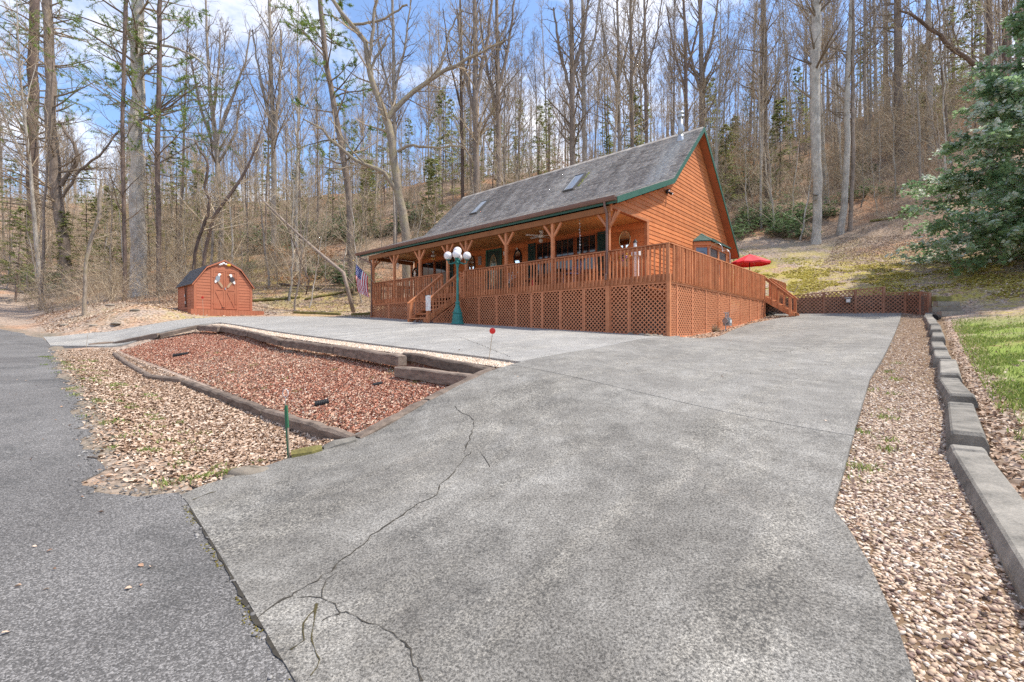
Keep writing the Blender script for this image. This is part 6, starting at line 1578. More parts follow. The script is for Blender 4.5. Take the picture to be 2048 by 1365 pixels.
def where(x, y):
    u = UC+F*x/y
    r = 'beyond the left edge pines' if u < 200 else 'behind the massive grey trunk' if u < 340 else 'above the shed' if u < 520 else 'between shed and flag' if u < 740 else 'behind the mossy forked tree' if u < 900 else 'behind the left half of the roof' if u < 1130 else 'behind the right half of the roof' if u < 1400 else 'right of the gable wall' if u < 1600 else 'above the moss bank' if u < 1830 else 'around the big evergreen'
    d = 'near' if y < 38 else 'midway up' if y < 65 else 'far up'
    return r+', '+d+(' the wood edge' if y < 38 else ' the slope')
def sightline(u, Y):
    """keep the ground before the great trunks open, as it is in the place"""
    return (Y < 27 and (240 < u < 312 or 45 < u < 150)) or (Y < 39 and (1600 < u < 1700))
def build_forest():
    rng = np.random.default_rng(21); heroes = HERO_XY
    # candidate points on the slopes within and just beside the view
    def clear(a, b, x, y):
        if a < 13: return b < 38.5 + (2.5 if a < 4 else 0)
        if a < 20: return b < 30
        if a < 26: return b < 17.5
        if a < 33: return b < 11.5
        e = float(road_edge(a)); return -9 < b < e+3.2
    pts = []
    tries = 0
    while len(pts) < 250 and tries < 60000:
        tries += 1; k = rng.uniform(-1.22, 1.25); Y = 16+104*rng.random()**.75; x, y = k*Y, Y; a, b = AB(x, y)
        if clear(a, b, x, y) or b > 112: continue
        if k > -.45 and rng.random() < .22: continue
        md = 1.3+Y*.017
        if any((x-q[0])**2+(y-q[1])**2 < md*md for q in pts): continue
        if any((x-q[0])**2+(y-q[1])**2 < 3.0 for q in heroes): continue
        # keep the nearest ones off the sight line to the shed and porch
        u = UC+F*k
        if sightline(u, Y) or (Y < 29 and u < 340): continue
        if Y < 33 and 330 < u < 760 : 
            if Y < 30: continue
        pts.append((x, y, a, b, u, Y))
    g = 'bare trees of the wood'
    kinds = ['slender grey bare tree', 'forked pale barked bare tree', 'vine clad bare tree', 'slim young bare tree']
    kmap = [0, 0, 1, 2, 0, 1, 3, 2]
    for i, (x, y, a, b, u, Y) in enumerate(pts):
        j = int(rng.integers(0, 8)); t, br, h = LIB[j]; sc = rng.uniform(.72, 1.08)
        if u < 700 and Y > 45: sc *= .82
        if a > 50: sc *= .85
        place((t, br), 'bare_tree', (x, y, gxy(x, y)-.1), rng.uniform(0, 6.28), sc, kinds[kmap[j]]+' '+where(x, y), 'tree', kinds[kmap[j]]+'s '+where(x, y), (rng.normal(0, .028), rng.normal(0, .028)))
    # the wood beyond: trees nobody could count, joined into one mass
    V, Q, R = [], [], []; n0 = 0; cnt = 0; tries = 0
    base = []
    for sd in range(4):
        tb, bb, _ = tree_mesh('f', 80+sd, 22, .15, .35, 22, (22, 42), .20, twig=.018, sub=(4, 0) if False else (4, 1), up=.13, minr=.018, wander=.012)
        va, qa, ra = tb.arrays(); vb, qb, rb = bb.arrays(); base.append((np.concatenate([va, vb]), np.concatenate([qa, qb+len(va)]), np.concatenate([ra*.4+.3, rb*.6])))
    while cnt < 380 and tries < 40000:
        tries += 1; k = rng.uniform(-1.25, 1.3); Y = rng.uniform(60, 140); x, y = k*Y, Y; a, b = AB(x, y)
        if (-10 < b < float(road_edge(a))+4) or b > 150: continue
        v, q, r = base[int(rng.integers(0, 4))]; an = rng.uniform(0, 6.28); c, s = math.cos(an), math.sin(an); sc = (rng.uniform(.6, .95) if cnt % 3 else rng.uniform(.25, .5))*(.85 if k < -.2 else 1)
        M = np.array([[c, -s, 0], [s, c, 0], [0, 0, 1]])*sc; vv = v @ M.T+np.array([x, y, gxy(x, y)-.2]); V.append(vv); Q.append(q+n0); R.append(r*.7+rng.random()*.3); n0 += len(vv); cnt += 1
    me = np_mesh('far_wood', np.concatenate(V), np.concatenate(Q), dict(rnd=np.concatenate(R)), M_twig)
    tag(link('far_wood', me), 'hazy grey mass of distant bare trees on the ridge', 'woods', kind='stuff')
    # saplings and thin understorey trees
    pts = []; tries = 0
    g = 'thin understorey saplings'
    while len(pts) < 290 and tries < 60000:
        tries += 1; k = rng.uniform(-1.2, 1.2); Y = 17+60*rng.random()**1.1; x, y = k*Y, Y; a, b = AB(x, y)
        if len(pts) > 225: k = rng.uniform(.4, 1.05); Y = rng.uniform(32, 58); x, y = k*Y, Y; a, b = AB(x, y)
        if clear(a, b, x, y): continue
        if any((x-q[0])**2+(y-q[1])**2 < 1.2 for q in pts): continue
        u = UC+F*k
        if sightline(u, Y): continue
        if k > -.25 and len(pts) <= 225 and rng.random() < .35: continue
        pts.append((x, y)); j = int(rng.integers(0, 5)); t, br, h = SAP[j]
        place((t, br), 'sapling', (x, y, gxy(x, y)-.1), rng.uniform(0, 6.28), rng.uniform(.6, 1.25), ('thick' if j > 2 else 'thin')+' stemmed bare sapling '+where(x, y), 'sapling', ('thick' if j > 2 else 'thin')+' saplings '+where(x, y), (rng.normal(0, .08), rng.normal(0, .08)))
    # small evergreens scattered on the slope
    ev = [(352,470,48,0,1.0),(395,450,55,1,1.1),(300,470,46,0,.9),(225,470,40,1,1.0),(30,520,38,1,.9),(20,480,44,2,.8),(540,440,60,0,1.0),(600,430,62,1,1.1),(665,420,58,0,.9),(705,410,66,2,.9),(860,330,70,2,.8),(905,330,62,0,1.0),(935,330,64,2,.75),(985,330,60,0,1.0),(1040,330,58,2,.8),(1075,330,55,0,.9),(1100,330,60,2,.8),(1215,300,62,2,.75),(1265,300,66,0,1.0),(1300,300,60,2,.7),(1420,330,52,0,1.0),(1560,370,46,1,1.1),(1600,360,56,0,.9),(1450,380,44,1,1.0),(1740,330,60,2,.85),(1780,300,66,0,1.1),(1850,330,48,1,1.2),(1905,330,50,0,1.0),(470,465,54,1,.9),(440,480,46,1,.8),(1500,330,62,2,.7),(820,350,72,2,.8),(770,370,66,0,1.0),(1950,330,44,0,1.1),(130,500,42,1,.8)]
    r2 = np.random.default_rng(31)
    ev += [(int(u), 300, float(Y), int(r2.integers(0, 3)), float(s)) for u, Y, s in zip(r2.uniform(840, 1480, 12), r2.uniform(46, 66, 12), r2.uniform(.6, 1.0, 12))]+[(int(u), 400, float(Y), int(r2.integers(0, 2)), float(s)) for u, Y, s in zip(r2.uniform(150, 760, 5), r2.uniform(44, 60, 5), r2.uniform(.7, 1.1, 5))]
    for i, (u, v, Y, j, sc) in enumerate(ev):
        x = (u-UC)/F*Y; t, br, nd = CON[j]
        place((t, br, nd), 'evergreen', (x, Y, gxy(x, Y)-.1), rng.uniform(0, 6.28), sc, ('slender soft needled evergreen ' if j < 3 else 'tall pine ')+where(x, Y), 'evergreen tree', 'evergreens '+where(x, Y), (rng.normal(0, .02), rng.normal(0, .02)), ('trunk', 'branches', 'needles'))
HERO_XY = []

def hero(name, lab, cat, Y, base, px, bark_, tw, seed, nb=26, cs=.35, ang=(30, 60), lf=.22, limbs=(), sub=(5, 4), up=.06, extra_h=9.0, minr=.007, twig=.006, basew=1.35, group=None, needles=None):
    """a tree read off the photograph: base pixel on the ground, trunk polyline [(u, v, half width px)] at depth Y"""
    if Y is None: b = G(*base); Y = b.y
    else:
        x = (base[0]-UC)/F*Y; b = Vector((x, Y, gxy(x, Y)))
    HERO_XY.append((b.x, b.y)); rng = np.random.default_rng(seed)
    sq = 1.06/math.hypot(1, b.x/b.y); px = [(u, v, w*sq) for u, v, w in px]; limbs = [[(u, v, w*sq, dy) for u, v, w, dy in li] for li in limbs]
    pts = [Vector((0, 0, -.4)), Vector((0, 0, .35))]; r0 = px[0][2]/F*Y; rad = [r0*basew, r0*1.1]
    for u, v, w in px: p = P(u, v, Y)-b; pts.append(Vector((p.x, rng.normal(0, .05), p.z))); rad.append(w/F*Y)
    pts = [p for i, p in enumerate(pts) if i < 2 or p.z > .5]; rad = rad[:2]+rad[-(len(pts)-2):]
    # carry the stem on above the picture
    d = (pts[-1]-pts[-2]).normalized(); d.z = max(d.z, .4); 
    if extra_h:
        for i in range(3): pts.append(pts[-1]+Vector((d.x*.6+rng.normal(0,.05), rng.normal(0,.05), 1)).normalized()*extra_h/3); rad.append(rad[-1]*.6)
    # resample evenly
    A = np.array([tuple(p) for p in pts]); s = np.concatenate([[0], np.cumsum(np.linalg.norm(np.diff(A, axis=0), axis=1))]); k = 22; q = np.concatenate([[0, .5, 1.1], np.linspace(1.1, s[-1], k)[1:]])
    A2 = np.stack([np.interp(q, s, A[:, i]) for i in range(3)], 1); Rr = np.interp(q, s, rad)
    A2[3:-1, :2] += rng.normal(0, .012, (len(q)-4, 2))*Rr.max()/.15
    tb, bb, tips = tree_mesh('h', seed, s[-1], r0, cs, nb, ang, lf, twig=twig, sub=sub, up=up, trunkpts=A2, trunkrad=Rr, minr=minr)
    for li, limb in enumerate(limbs):
        L = np.array([tuple(P(u, v, Y+dy)-b) for u, v, w, dy in limb]); lr = np.array([w/F*Y for u, v, w, dy in limb])
        ss = np.concatenate([[0], np.cumsum(np.linalg.norm(np.diff(L, axis=0), axis=1))]); qq = np.linspace(0, ss[-1], 12)
        L2 = np.stack([np.interp(qq, ss, L[:, i]) for i in range(3)], 1)[None]; L2[0, 1:-1] += rng.normal(0, .04, (10, 3)); R2 = np.interp(qq, ss, lr)[None]
        tb.tubes(L2, R2, 8, rng)
        n = max(5, int(ss[-1]*1.8)); S1, D1, L1, r1 = spawn(L2, R2, n, .2, .99, (30, 65), rng, .30, .4, .4); r1 = np.clip(r1, minr*1.5, .05)
        P1, R1 = grow(S1, D1, L1, r1, r1*.3, 6, up, .12, rng); bb.tubes(P1, R1, 4, rng)
        S2, D2, L22, r2 = spawn(P1, R1, 5, .2, 1, (25, 60), rng, .45, .6); P2, R22 = grow(S2, D2, L22, np.maximum(r2, minr), np.full(len(r2), twig*.7), 4, up, .15, rng); bb.tubes(P2, R22, 3, rng)
    e = empty(name, b, 0, lab, cat, group)
    link('trunk', tb.mesh('trunk', bark_, True), e); link('branches', bb.mesh('branches', tw), e)
    if needles:
        mat, tuft, cw, nt, frac = needles; nd = NB(); P3 = tips[0]; zz = P3[:, -1, 2]; top = A2[:, 2].max(); P3 = P3[zz > frac*top]; N = len(P3)
        tt = rng.uniform(.2, 1.05, (N, nt)); x = tt*3; i = np.minimum(x.astype(int), 2); f = (x-i)[..., None]; rr = np.arange(N)[:, None]
        C = (P3[rr, i]*(1-f)+P3[rr, i+1]*f).reshape(-1, 3); U = unit(rng.normal(0, 1, C.shape)+np.array([0, 0, .3])); Wd = unit(np.cross(U, rng.normal(0, 1, C.shape)))
        C = C+U*tuft*.4; nd.cards(C, U*tuft*.5, Wd*cw*.5, rng); link('needles', nd.mesh('needles', mat), e)
    return e, b, Y
PN = (M_pine, .17, .024, 44, .36)
def build_heroes():
    hero('dark_pine', 'tall dark reddish barked pine at the far left beside the road', 'pine tree', None, (66, 557), [(66,480,12),(66,300,11.5),(67,100,11),(68,-40,10)], M_bark_dark, M_twig_dark, 101, 60, .22, (60, 95), .12, up=.0, needles=PN, sub=(5,3), lf=.16) if False else \
    hero('dark_pine', 'tall dark reddish barked pine at the far left beside the road', 'pine tree', None, (66, 557), [(66,480,12),(66,300,11.5),(67,100,11),(68,-40,10)], M_bark_dark, M_twig_dark, 101, 60, .22, (60, 95), .16, up=.0, needles=PN, sub=(5,3))
    hero('rough_pine', 'grey scaly pine leaning left with many broken side branches', 'pine tree', None, (137, 577), [(133,540,12),(125,480,12),(112,400,12),(105,280,11.5),(100,150,11),(95,0,10),(93,-60,9)], M_bark_red, M_twig_dark, 102, 62, .2, (55, 95), .15, up=.0, needles=PN,
         limbs=[[(122,372,5,0),(142,345,4.5,.1),(156,318,4.5,.2),(150,290,4,.2),(133,268,3.5,0),(118,243,3,0)], [(125,395,3,0),(160,340,3,0),(200,312,2.5,0),(238,262,2,0)]])
    hero('great_grey_tree', 'massive straight pale grey trunk left of the shed', 'tree', None, (277, 592), [(277,560,17),(276,480,16),(274,350,14.5),(272,250,13.5),(274,150,13),(276,60,12.5),(277,-60,11)], M_bark_pale, M_twig_dark, 103, 34, .42, (55, 90), .16, up=.02, needles=PN, basew=1.5,
         limbs=[[(275,235,3,0),(266,215,3,0),(258,200,3.5,.1)], [(290,85,3.5,0),(350,95,3,0),(400,120,2.2,0),(440,170,1.5,0)], [(262,90,3,0),(257,60,3,.4),(250,0,3,.5)]])
    hero('vine_tree', 'thin shaggy vine wrapped trunk just left of the great grey one', 'tree', 31, (250, 560), [(249,520,4.2),(246,400,4.2),(245,250,4),(248,120,4),(252,0,4)], M_bark_dark, M_twig_dark, 104, 40, .2, (35, 75), .12)
    hero('broken_snag', 'pale splintered snag between the scaly pine and the great trunk', 'dead tree', 24.5, (168, 555), [(172,530,4),(180,480,4.5),(196,430,5),(199,390,4),(204,360,2)], M_bark_moss, M_brush, 105, 6, .5, (30, 60), .2, extra_h=0, sub=(2,1))
    hero('crooked_tree', 'crooked dark double bent young tree above the shed roof', 'tree', 29, (383, 560), [(390,500,3.4),(396,480,3.4),(415,430,3.2),(420,400,3),(407,378,2.8),(417,345,2.8),(415,320,2.5),(400,303,2)], M_bark_dark, M_brush, 106, 18, .4, (40, 80), .25, extra_h=1)
    hero('leaning_tree', 'dark leaning sapling rising right from behind the shed', 'tree', 30, (402, 545), [(410,500,3.6),(430,432,3.6),(462,388,3.2),(492,338,2.8),(516,288,2.2)], M_bark_dark, M_brush, 107, 18, .3, (30, 70), .28, extra_h=2)
    hero('cluster_poplar', 'tall grey tree with many upright stems above the shed', 'tree', 44, (442, 500), [(440,420,5),(434,330,5),(428,260,4.6),(420,180,3.6),(413,60,2.4)], M_bark_grey, M_twig_dark, 108, 26, .3, (20, 40), .22, up=.12,
         limbs=[[(432,290,3.6,0),(455,220,3,0),(490,130,2,0),(500,60,1.4,0)], [(430,300,3.4,0),(405,230,3,0),(385,140,2,0),(378,90,1.3,0)], [(434,330,3,0),(470,270,2.4,0),(480,200,1.8,0)], [(426,240,3,0),(436,150,2.2,0),(440,60,1.5,0)]])
    hero('upright_tree', 'tall dark stemmed tree with steep twin tops left of the green pine', 'tree', 42, (548, 470), [(547,380,5),(545,250,4.6),(541,120,3.6),(540,0,2.8)], M_bark_grey, M_twig_dark, 109, 34, .28, (20, 40), .2, up=.12, limbs=[[(546,290,3.5,0),(560,180,2.8,0),(562,60,2,0)], [(545,260,3,0),(520,150,2.2,0),(505,60,1.5,0)]])
    hero('arching_pine', 'leaning pine with green needle clumps left of the forked tree', 'pine tree', 34, (702, 440), [(699,400,6),(690,330,6),(668,220,5.5),(652,120,5),(640,0,4.5)], M_bark_red, M_twig_dark, 110, 54, .3, (55, 95), .15, up=.0, needles=(M_pine, .18, .026, 56, .33))
    hero('back_pine', 'green topped pine close behind the great grey trunk', 'pine tree', 33, (318, 540), [(318,450,5),(316,300,5),(318,150,5),(320,0,4.5)], M_bark_dark, M_twig_dark, 111, 60, .3, (55, 90), .20, up=.0, needles=(M_pine, .18, .026, 60, .30))
    hero('forked_tree', 'big mossy tan tree forking wide above the left roof end', 'tree', 33, (814, 490), [(812,470,8.5),(803,410,8.5),(798,385,8),(790,330,7.6),(784,285,7.6),(773,236,7.2),(758,202,5.4),(742,158,5.4),(736,108,5),(729,78,4.8),(702,48,4),(672,12,3.4),(650,-25,3)], M_bark_moss, M_twig, 112, 16, .45, (30, 60), .14, extra_h=4,
         limbs=[[(774,238,5.2,0),(795,214,4.8,.2),(835,176,4.4,.4),(872,150,4.2,.5),(905,136,3.4,.6),(925,124,3,.6),(962,104,2.4,.8),(1005,84,1.4,1)],
                [(872,151,3.4,.5),(888,110,2.2,.6),(900,60,1.8,.6),(925,20,1.4,.7)], [(738,125,3.6,0),(744,70,3.2,-.2),(750,20,2.8,-.3),(757,-20,2.4,-.3)], [(742,158,3,0),(748,120,2.6,0),(768,92,2.2,0),(778,70,1.6,0)],
                [(795,386,4.4,0),(776,356,4.2,-.4),(750,336,4,-.8),(720,326,3.6,-1),(698,312,3.2,-1.2),(672,288,2.6,-1.4),(640,258,2,-1.5),(606,238,1.2,-1.6)],
                [(796,304,2.8,0),(818,291,2.6,-.3),(868,296,2,-.6),(925,293,1.4,-.9)], [(728,325,2,-1),(700,300,1.6,-1.2),(660,235,1.1,-1.3)], [(703,50,2.6,0),(760,42,2.2,.4),(815,10,1.8,.8)]])
    for (u, v0, w, Y, sd, lab, mt) in (
        (787, 380, 4.4, 42, 113, 'dark straight trunk seen just behind the fork of the mossy tree', M_bark_grey),
        (950, 390, 6.8, 40, 114, 'thick grey trunk standing nearest behind the roof ridge left end', M_bark_red),
        (995, 380, 5.6, 42, 115, 'slightly thinner grey trunk right of the thickest one behind the roof', M_bark_red),
        (922, 370, 3.6, 44, 116, 'thin dark trunk left of the thickest one behind the roof', M_bark_dark),
        (1143, 320, 6.4, 44, 117, 'broad many stemmed trunk above the middle of the roof', M_bark_red),
        (1166, 330, 5.0, 46, 118, 'straight trunk touching the broad one above the middle of the roof', M_bark_grey),
        (1236, 320, 3.8, 46, 119, 'slim trunk above the upper skylight, left of a close pair', M_bark_grey),
        (1262, 320, 4.2, 45, 120, 'leaning slim trunk forming a close pair above the roof', M_bark_red),
        (1290, 310, 3.8, 48, 121, 'slim trunk with reddish brown bark left of the flue', M_bark_red),
        (1370, 300, 4.6, 42, 122, 'straight dark trunk just right of the metal flue', M_bark_dark),
        (1402, 320, 6.0, 48, 123, 'trunk with ivy tufts right of the flue above the ridge end', M_bark_red)):
        hero('tall_tree', lab, 'tree', Y, (u+4, v0), [(u+3, v0-20, w*.88), (u+1, (v0)*.55, w*.82), (u, v0*.25, w*.68), (u-2, -20, w*.5)], mt, M_twig_dark if sd % 2 else M_twig, sd, 42, .30, (24, 55), .17, up=.08,
             limbs=[[(u, v0*.5, w*.6, 0), (u+22, v0*.25, w*.45, 0), (u+34, 0, w*.3, 0)], [(u+1, v0*.6, w*.5, 0), (u-24, v0*.33, w*.4, 0), (u-36, v0*.05, w*.25, 0)]])
    for (pxs, base, sd, lab, mt, nbb) in (
        ([(1535,380,6.5),(1531,300,6.4),(1529,180,6),(1528,80,5.4),(1527,-20,4.6)], (1537, 425), 131, 'rough reddish trunk first right of the gable wall', M_bark_red, 44),
        ([(1633,465,9),(1636,400,8.6),(1631,330,9.5),(1630,240,10),(1630,150,10),(1632,60,9.5),(1633,-40,8.5)], (1632, 486), 132, 'thick pale furrowed trunk with a box on it above the moss bank', M_bark_pale, 40),
        ([(1684,440,7),(1690,380,6.6),(1693,300,6),(1692,240,6),(1696,150,5.6),(1702,60,4.8),(1704,-30,4.2)], (1680, 468), 133, 'wavy pale trunk right of the thick furrowed one', M_bark_pale, 30),
        ([(1703,430,4.4),(1706,330,4.2),(1706,200,3.8),(1706,60,3.2)], (1700, 462), 134, 'thin dark stem growing against the wavy pale trunk', M_bark_red, 24)):
        hero('hillside_tree', lab, 'tree', None, base, pxs, mt, M_twig_dark, sd, nbb, .35, (35, 70), .13, up=.05)
    for (u, v0, w, Y, sd, lab, mt) in ((1730, 330, 3.8, 52, 141, 'slender straight trunk against the blue gap, left one of two', M_bark_grey), (1749, 330, 3.6, 54, 142, 'slender straight trunk against the blue gap, right one of two', M_bark_grey),
        (1796, 360, 9.5, 46, 143, 'thick shaggy dark trunk right of the blue sky gap', M_bark_red), (1858, 366, 6.8, 44, 144, 'pale grey trunk between the shaggy one and the evergreen', M_bark_pale),
        (1977, 300, 7.4, 34, 145, 'dark tree leaning over the big evergreen from behind', M_bark_dark), (2008, 300, 6.2, 36, 146, 'dark straight trunk at the right behind the big evergreen', M_bark_dark), (2040, 300, 5.5, 40, 147, 'dark trunk at the far right edge behind the big evergreen', M_bark_dark)):
        lm = [[(1985,188,6,-.5),(1968,158,6,-.5),(1946,128,5.8,-.6),(1905,100,5.2,-.8),(1880,70,4.6,-1),(1832,38,3.6,-1.2),(1800,22,2.4,-1.3)]] if sd == 145 else []
        hero('tall_tree', lab, 'tree', Y, (u+3, v0), [(u+2, v0-30, w), (u+1, v0*.55, w*.95), (u, v0*.25, w*.85), (u-1, -20, w*.75)], mt, M_twig_dark, sd, 34, .3, (35, 75), .13, up=.04, limbs=lm)
    # leaning dead trunk across the woods
    p = P(520, 395, 30); q = P(707, 562, 27.5); n = 10; pts = [p.lerp(q, i/n)+Vector((0, 0, .18*math.sin(i/n*math.pi)*-1)) for i in range(n+1)]; pts[-1].z = gxy(q.x, q.y)
    t = empty('leaning_dead_tree', (0,0,0), 0, 'long bare dead trunk leaning down to the right between shed and flag', 'dead tree'); MB().tube(pts, [.05+.07*i/n for i in range(n+1)], 8).build('trunk', M_bark_red, t, True)
    r = random.Random(4); q2 = MB()
    for i in range(14): c = pts[r.randint(0, 6)]; d = Vector((r.gauss(0,1), r.gauss(0,1), r.gauss(.3,1))).normalized()*r.uniform(.5, 1.6); q2.tube([c, c+d*.5+Vector((0,0,.05)), c+d], [.02,.014,.006], 4)
    q2.build('branches', M_bark_grey, t)
    p = G(583, 562); pts = [P(573,420,28), P(574,450,28), P(585,480,28), P(600,520,28), P(618,562,28), P(612,590,28)]; t = empty('bent_vine', (0,0,0), 0, 'dark curved hanging vine stem in front of the leafy slope', 'vine'); MB().tube(pts, [.02,.03,.035,.04,.045,.04], 7).build('stem', M_bark_dark, t, True)
    # box on the trunk above the bank
    b = G(1632, 486); c = P(1630, 396, b.y-.45); o = empty('nest_box', c, .1, 'small grey nest box on the thick pale trunk above the bank', 'nest box'); MB().box((0,0,0), (.26,.16,.34)).build('box_body', M_stone, o); MB().bar((0,-.14,.16), (0,.12,.24), .32, .03).build('box_roof', M_black, o)
build_heroes()
build_forest()

# ------------------------------------------------------------------ the large glossy evergreen on the right, rhododendrons, brush
def leafy(seed, pts_fn, n, size, asp, mat, name, flat=.5):
    rng = np.random.default_rng(seed); C, N_ = pts_fn(rng, n); nd = NB()
    U = unit(np.cross(N_, rng.normal(0, 1, C.shape))); Wd = np.cross(unit(N_+rng.normal(0, flat, C.shape)), U); s = rng.uniform(.6, 1.3, (len(C), 1))*size
    nd.cards(C, U*s*.5, Wd*s*.5*asp, rng, None); return nd
def build_big_evergreen():
    bx, by = (2165-UC)/F*20.5, 20.5; bz = gxy(bx, by); rng = np.random.default_rng(7); H_ = 15.0
    k = 12; z = np.linspace(-.4, H_, k); P0 = np.stack([np.zeros(k), np.zeros(k), z], 1)[None]; R0 = (.24*(1-.9*np.linspace(0, 1, k)))[None]; tb = NB(); tb.tubes(P0, R0, 10, rng); bb = NB()
    nb = 330; t = .04+.94*rng.random(nb)**1.25; az = rng.uniform(0, 6.283, nb); S1 = np.stack([0*t, 0*t, t*H_], 1); el = np.radians(rng.uniform(-8, 22, nb)+25*t)
    D1 = np.stack([np.cos(az)*np.cos(el), np.sin(az)*np.cos(el), np.sin(el)], 1); lob = 1+.16*np.sin(az*3+t*9)+.12*np.sin(az*5-t*14)
    L1 = (5.7*(1-t)**.78+.45)*lob*rng.uniform(.72, 1.06, nb); P1, R1 = grow(S1, D1, L1, .03+0*t, .008+0*t, 7, -.045, .05, rng); bb.tubes(P1, R1, 4, rng)
    S2, D2, L2, r2 = spawn(P1, R1, 10, .30, 1, (30, 75), rng, .26, .5, .45); D2[:, 2] *= .5; P2, R2 = grow(S2, D2, L2, .007+0*L2, .004+0*L2, 4, -.02, .1, rng); bb.tubes(P2, R2, 3, rng)
    P2 = np.concatenate([P2, P1[:, [3, 4, 5, 6]]]); N = len(P2); n = 30; tt = rng.uniform(.1, 1.05, (N, n)); x = tt*3; i = np.minimum(x.astype(int), 2); f = (x-i)[..., None]; rr = np.arange(N)[:, None]
    C = (P2[rr, i]*(1-f)+P2[rr, i+1]*f).reshape(-1, 3)+rng.normal(0, .09, (N*n, 3)); N_ = unit(np.array([0, 0, 1.])+rng.normal(0, .55, C.shape)); U = unit(np.cross(N_, rng.normal(0, 1, C.shape))); Wd = np.cross(N_, U); s = rng.uniform(.6, 1.3, (len(C), 1))*.125
    clump = np.repeat(rng.random(N), n); nd = NB(); nd.cards(C, U*s*.6, Wd*s*.36, rng, np.clip(clump*.68+rng.random(len(C))*.36, 0, 1))
    e = empty('large_evergreen', (bx, by, bz), 0, 'large glossy dark green evergreen with silvery leaf tips at the right edge', 'evergreen tree'); link('trunk', tb.mesh('trunk', M_bark_dark, True), e); link('branches', bb.mesh('branches', M_twig_dark), e); link('foliage', nd.mesh('foliage', M_holly), e)
build_big_evergreen()
def build_rhodos():
    protos = []
    for sd in range(3):
        rng = np.random.default_rng(200+sd); tb = NB(); n = 16; D = unit(np.stack([rng.normal(0, .8, n), rng.normal(0, .8, n), rng.uniform(.5, 1.3, n)], 1)); P1, R1 = grow(np.zeros((n, 3))-np.array([0,0,.1]), D, rng.uniform(.8, 1.7, n), .02+0*D[:, 0], .008+0*D[:, 0], 5, .02, .2, rng); tb.tubes(P1, R1, 4, rng)
        S2, D2, L2, r2 = spawn(P1, R1, 6, .35, 1, (20, 70), rng, .35, .6); P2, R2 = grow(S2, D2, L2, .006+0*L2, .004+0*L2, 3, .02, .15, rng); tb.tubes(P2, R2, 3, rng)
        tips = P2[:, -1]; m = 9; C = np.repeat(tips, m, 0); a = rng.uniform(0, 6.28, len(C)); U = np.stack([np.cos(a), np.sin(a), rng.uniform(-.45, .35, len(C))], 1); N_ = unit(np.array([0, 0, 1.])+rng.normal(0, .3, C.shape)); Wd = unit(np.cross(U, N_)); nd = NB(); s = rng.uniform(.7, 1.25, (len(C), 1))
        nd.cards(C+U*.075*s, U*.075*s, Wd*.024*s, rng, np.clip(np.repeat(rng.random(len(tips)), m)*.6+rng.random(len(C))*.4, 0, 1)); protos.append((tb.mesh('stems', M_twig_dark), nd.mesh('leaves', M_rhodo)))
    rng = np.random.default_rng(9)
    spots = [(525,500),(540,512),(560,486),(575,498),(600,492),(612,480),(628,486),(640,470),(655,492),(590,470),(700,470),(720,478),(735,468),(812,470),(825,455),(832,472),(838,440),(1490,455),(1500,440),(1515,448),(1530,455),(1542,446),(1555,456),(1572,448),(1588,458),(1600,470),(1505,466),(1565,470),(1548,434),(1478,470),(500,530),(585,520),(655,560),(670,570),(730,586),(45,560),(100,578),(60,572),(1470,400),(1500,395),(1520,385),(1560,400),(1610,440),(620,520),(690,545),(710,560),(1640,440),(1455,350),(1475,330),(1720,400),(1760,390),(1700,360)]
    for i, (u, v) in enumerate(spots):
        for k in range(2):
            p = G(u+rng.normal(0, 15), v+rng.normal(0, 8)); j = int(rng.integers(0, 3))
            if p.y > 110: continue
            a, b = AB(p.x, p.y)
            sc = rng.uniform(.6, 1.25)*(1 if p.y < 50 else 1.6)
            if p.y < 29: sc *= .4
            place(protos[j], 'rhododendron', (p.x, p.y, p.z), rng.uniform(0, 6.28), sc, 'green leaved rhododendron bush '+where(p.x, p.y), 'shrub', 'rhododendrons '+where(p.x, p.y), (0, 0), ('stems', 'leaves'))
    # brush: countless thin bare stems
    V, Q, R = [], [], []; n0 = 0; base = []
    for sd in range(5):
        rg = np.random.default_rng(300+sd); nb = NB(); n = 11; D = unit(np.stack([rg.normal(0, .5, n), rg.normal(0, .5, n), np.ones(n)], 1)); P1, R1 = grow(np.stack([rg.normal(0, .25, n), rg.normal(0, .25, n), -.1+0*D[:, 0]], 1), D, rg.uniform(1.6, 4.2, n), .012+0*D[:, 0], .004+0*D[:, 0], 6, -.01, .13, rg); nb.tubes(P1, R1, 3, rg)
        S2, D2, L2, r2 = spawn(P1, R1, 7, .2, 1, (25, 65), rg, .34, .6); P2, R2 = grow(S2, D2, L2, .007+0*L2, .004+0*L2, 4, .0, .16, rg); nb.tubes(P2, R2, 3, rg)
        S3, D3, L3, r3 = spawn(P2, R2, 2, .3, 1, (25, 65), rg, .5, .6); P3, R3 = grow(S3, D3, L3, .005+0*L3, .003+0*L3, 3, .0, .16, rg); nb.tubes(P3, R3, 3, rg); base.append(nb.arrays())
    cnt = tries = 0
    while cnt < 800 and tries < 42000:
        tries += 1; k = rng.uniform(-1.15, 1.15) if cnt % 3 and cnt < 400 else (rng.uniform(-1.15, -.5) if cnt < 400 else rng.uniform(.05, 1.1) if cnt < 640 else rng.uniform(-1.0, .12)); Y = (18+(42 if cnt < 260 else 90)*rng.random()) if cnt < 400 else 31+50*rng.random() if cnt < 640 else 55+55*rng.random(); x, y = k*Y, Y; a, b = AB(x, y)
        if (a < 13 and b < 40.5) or (a < 20 and b < 30) or (a < 26 and b < 18) or (a < 33 and b < 13) or (-9 < b < float(road_edge(a))+3) or sightline(UC+F*k, Y): continue
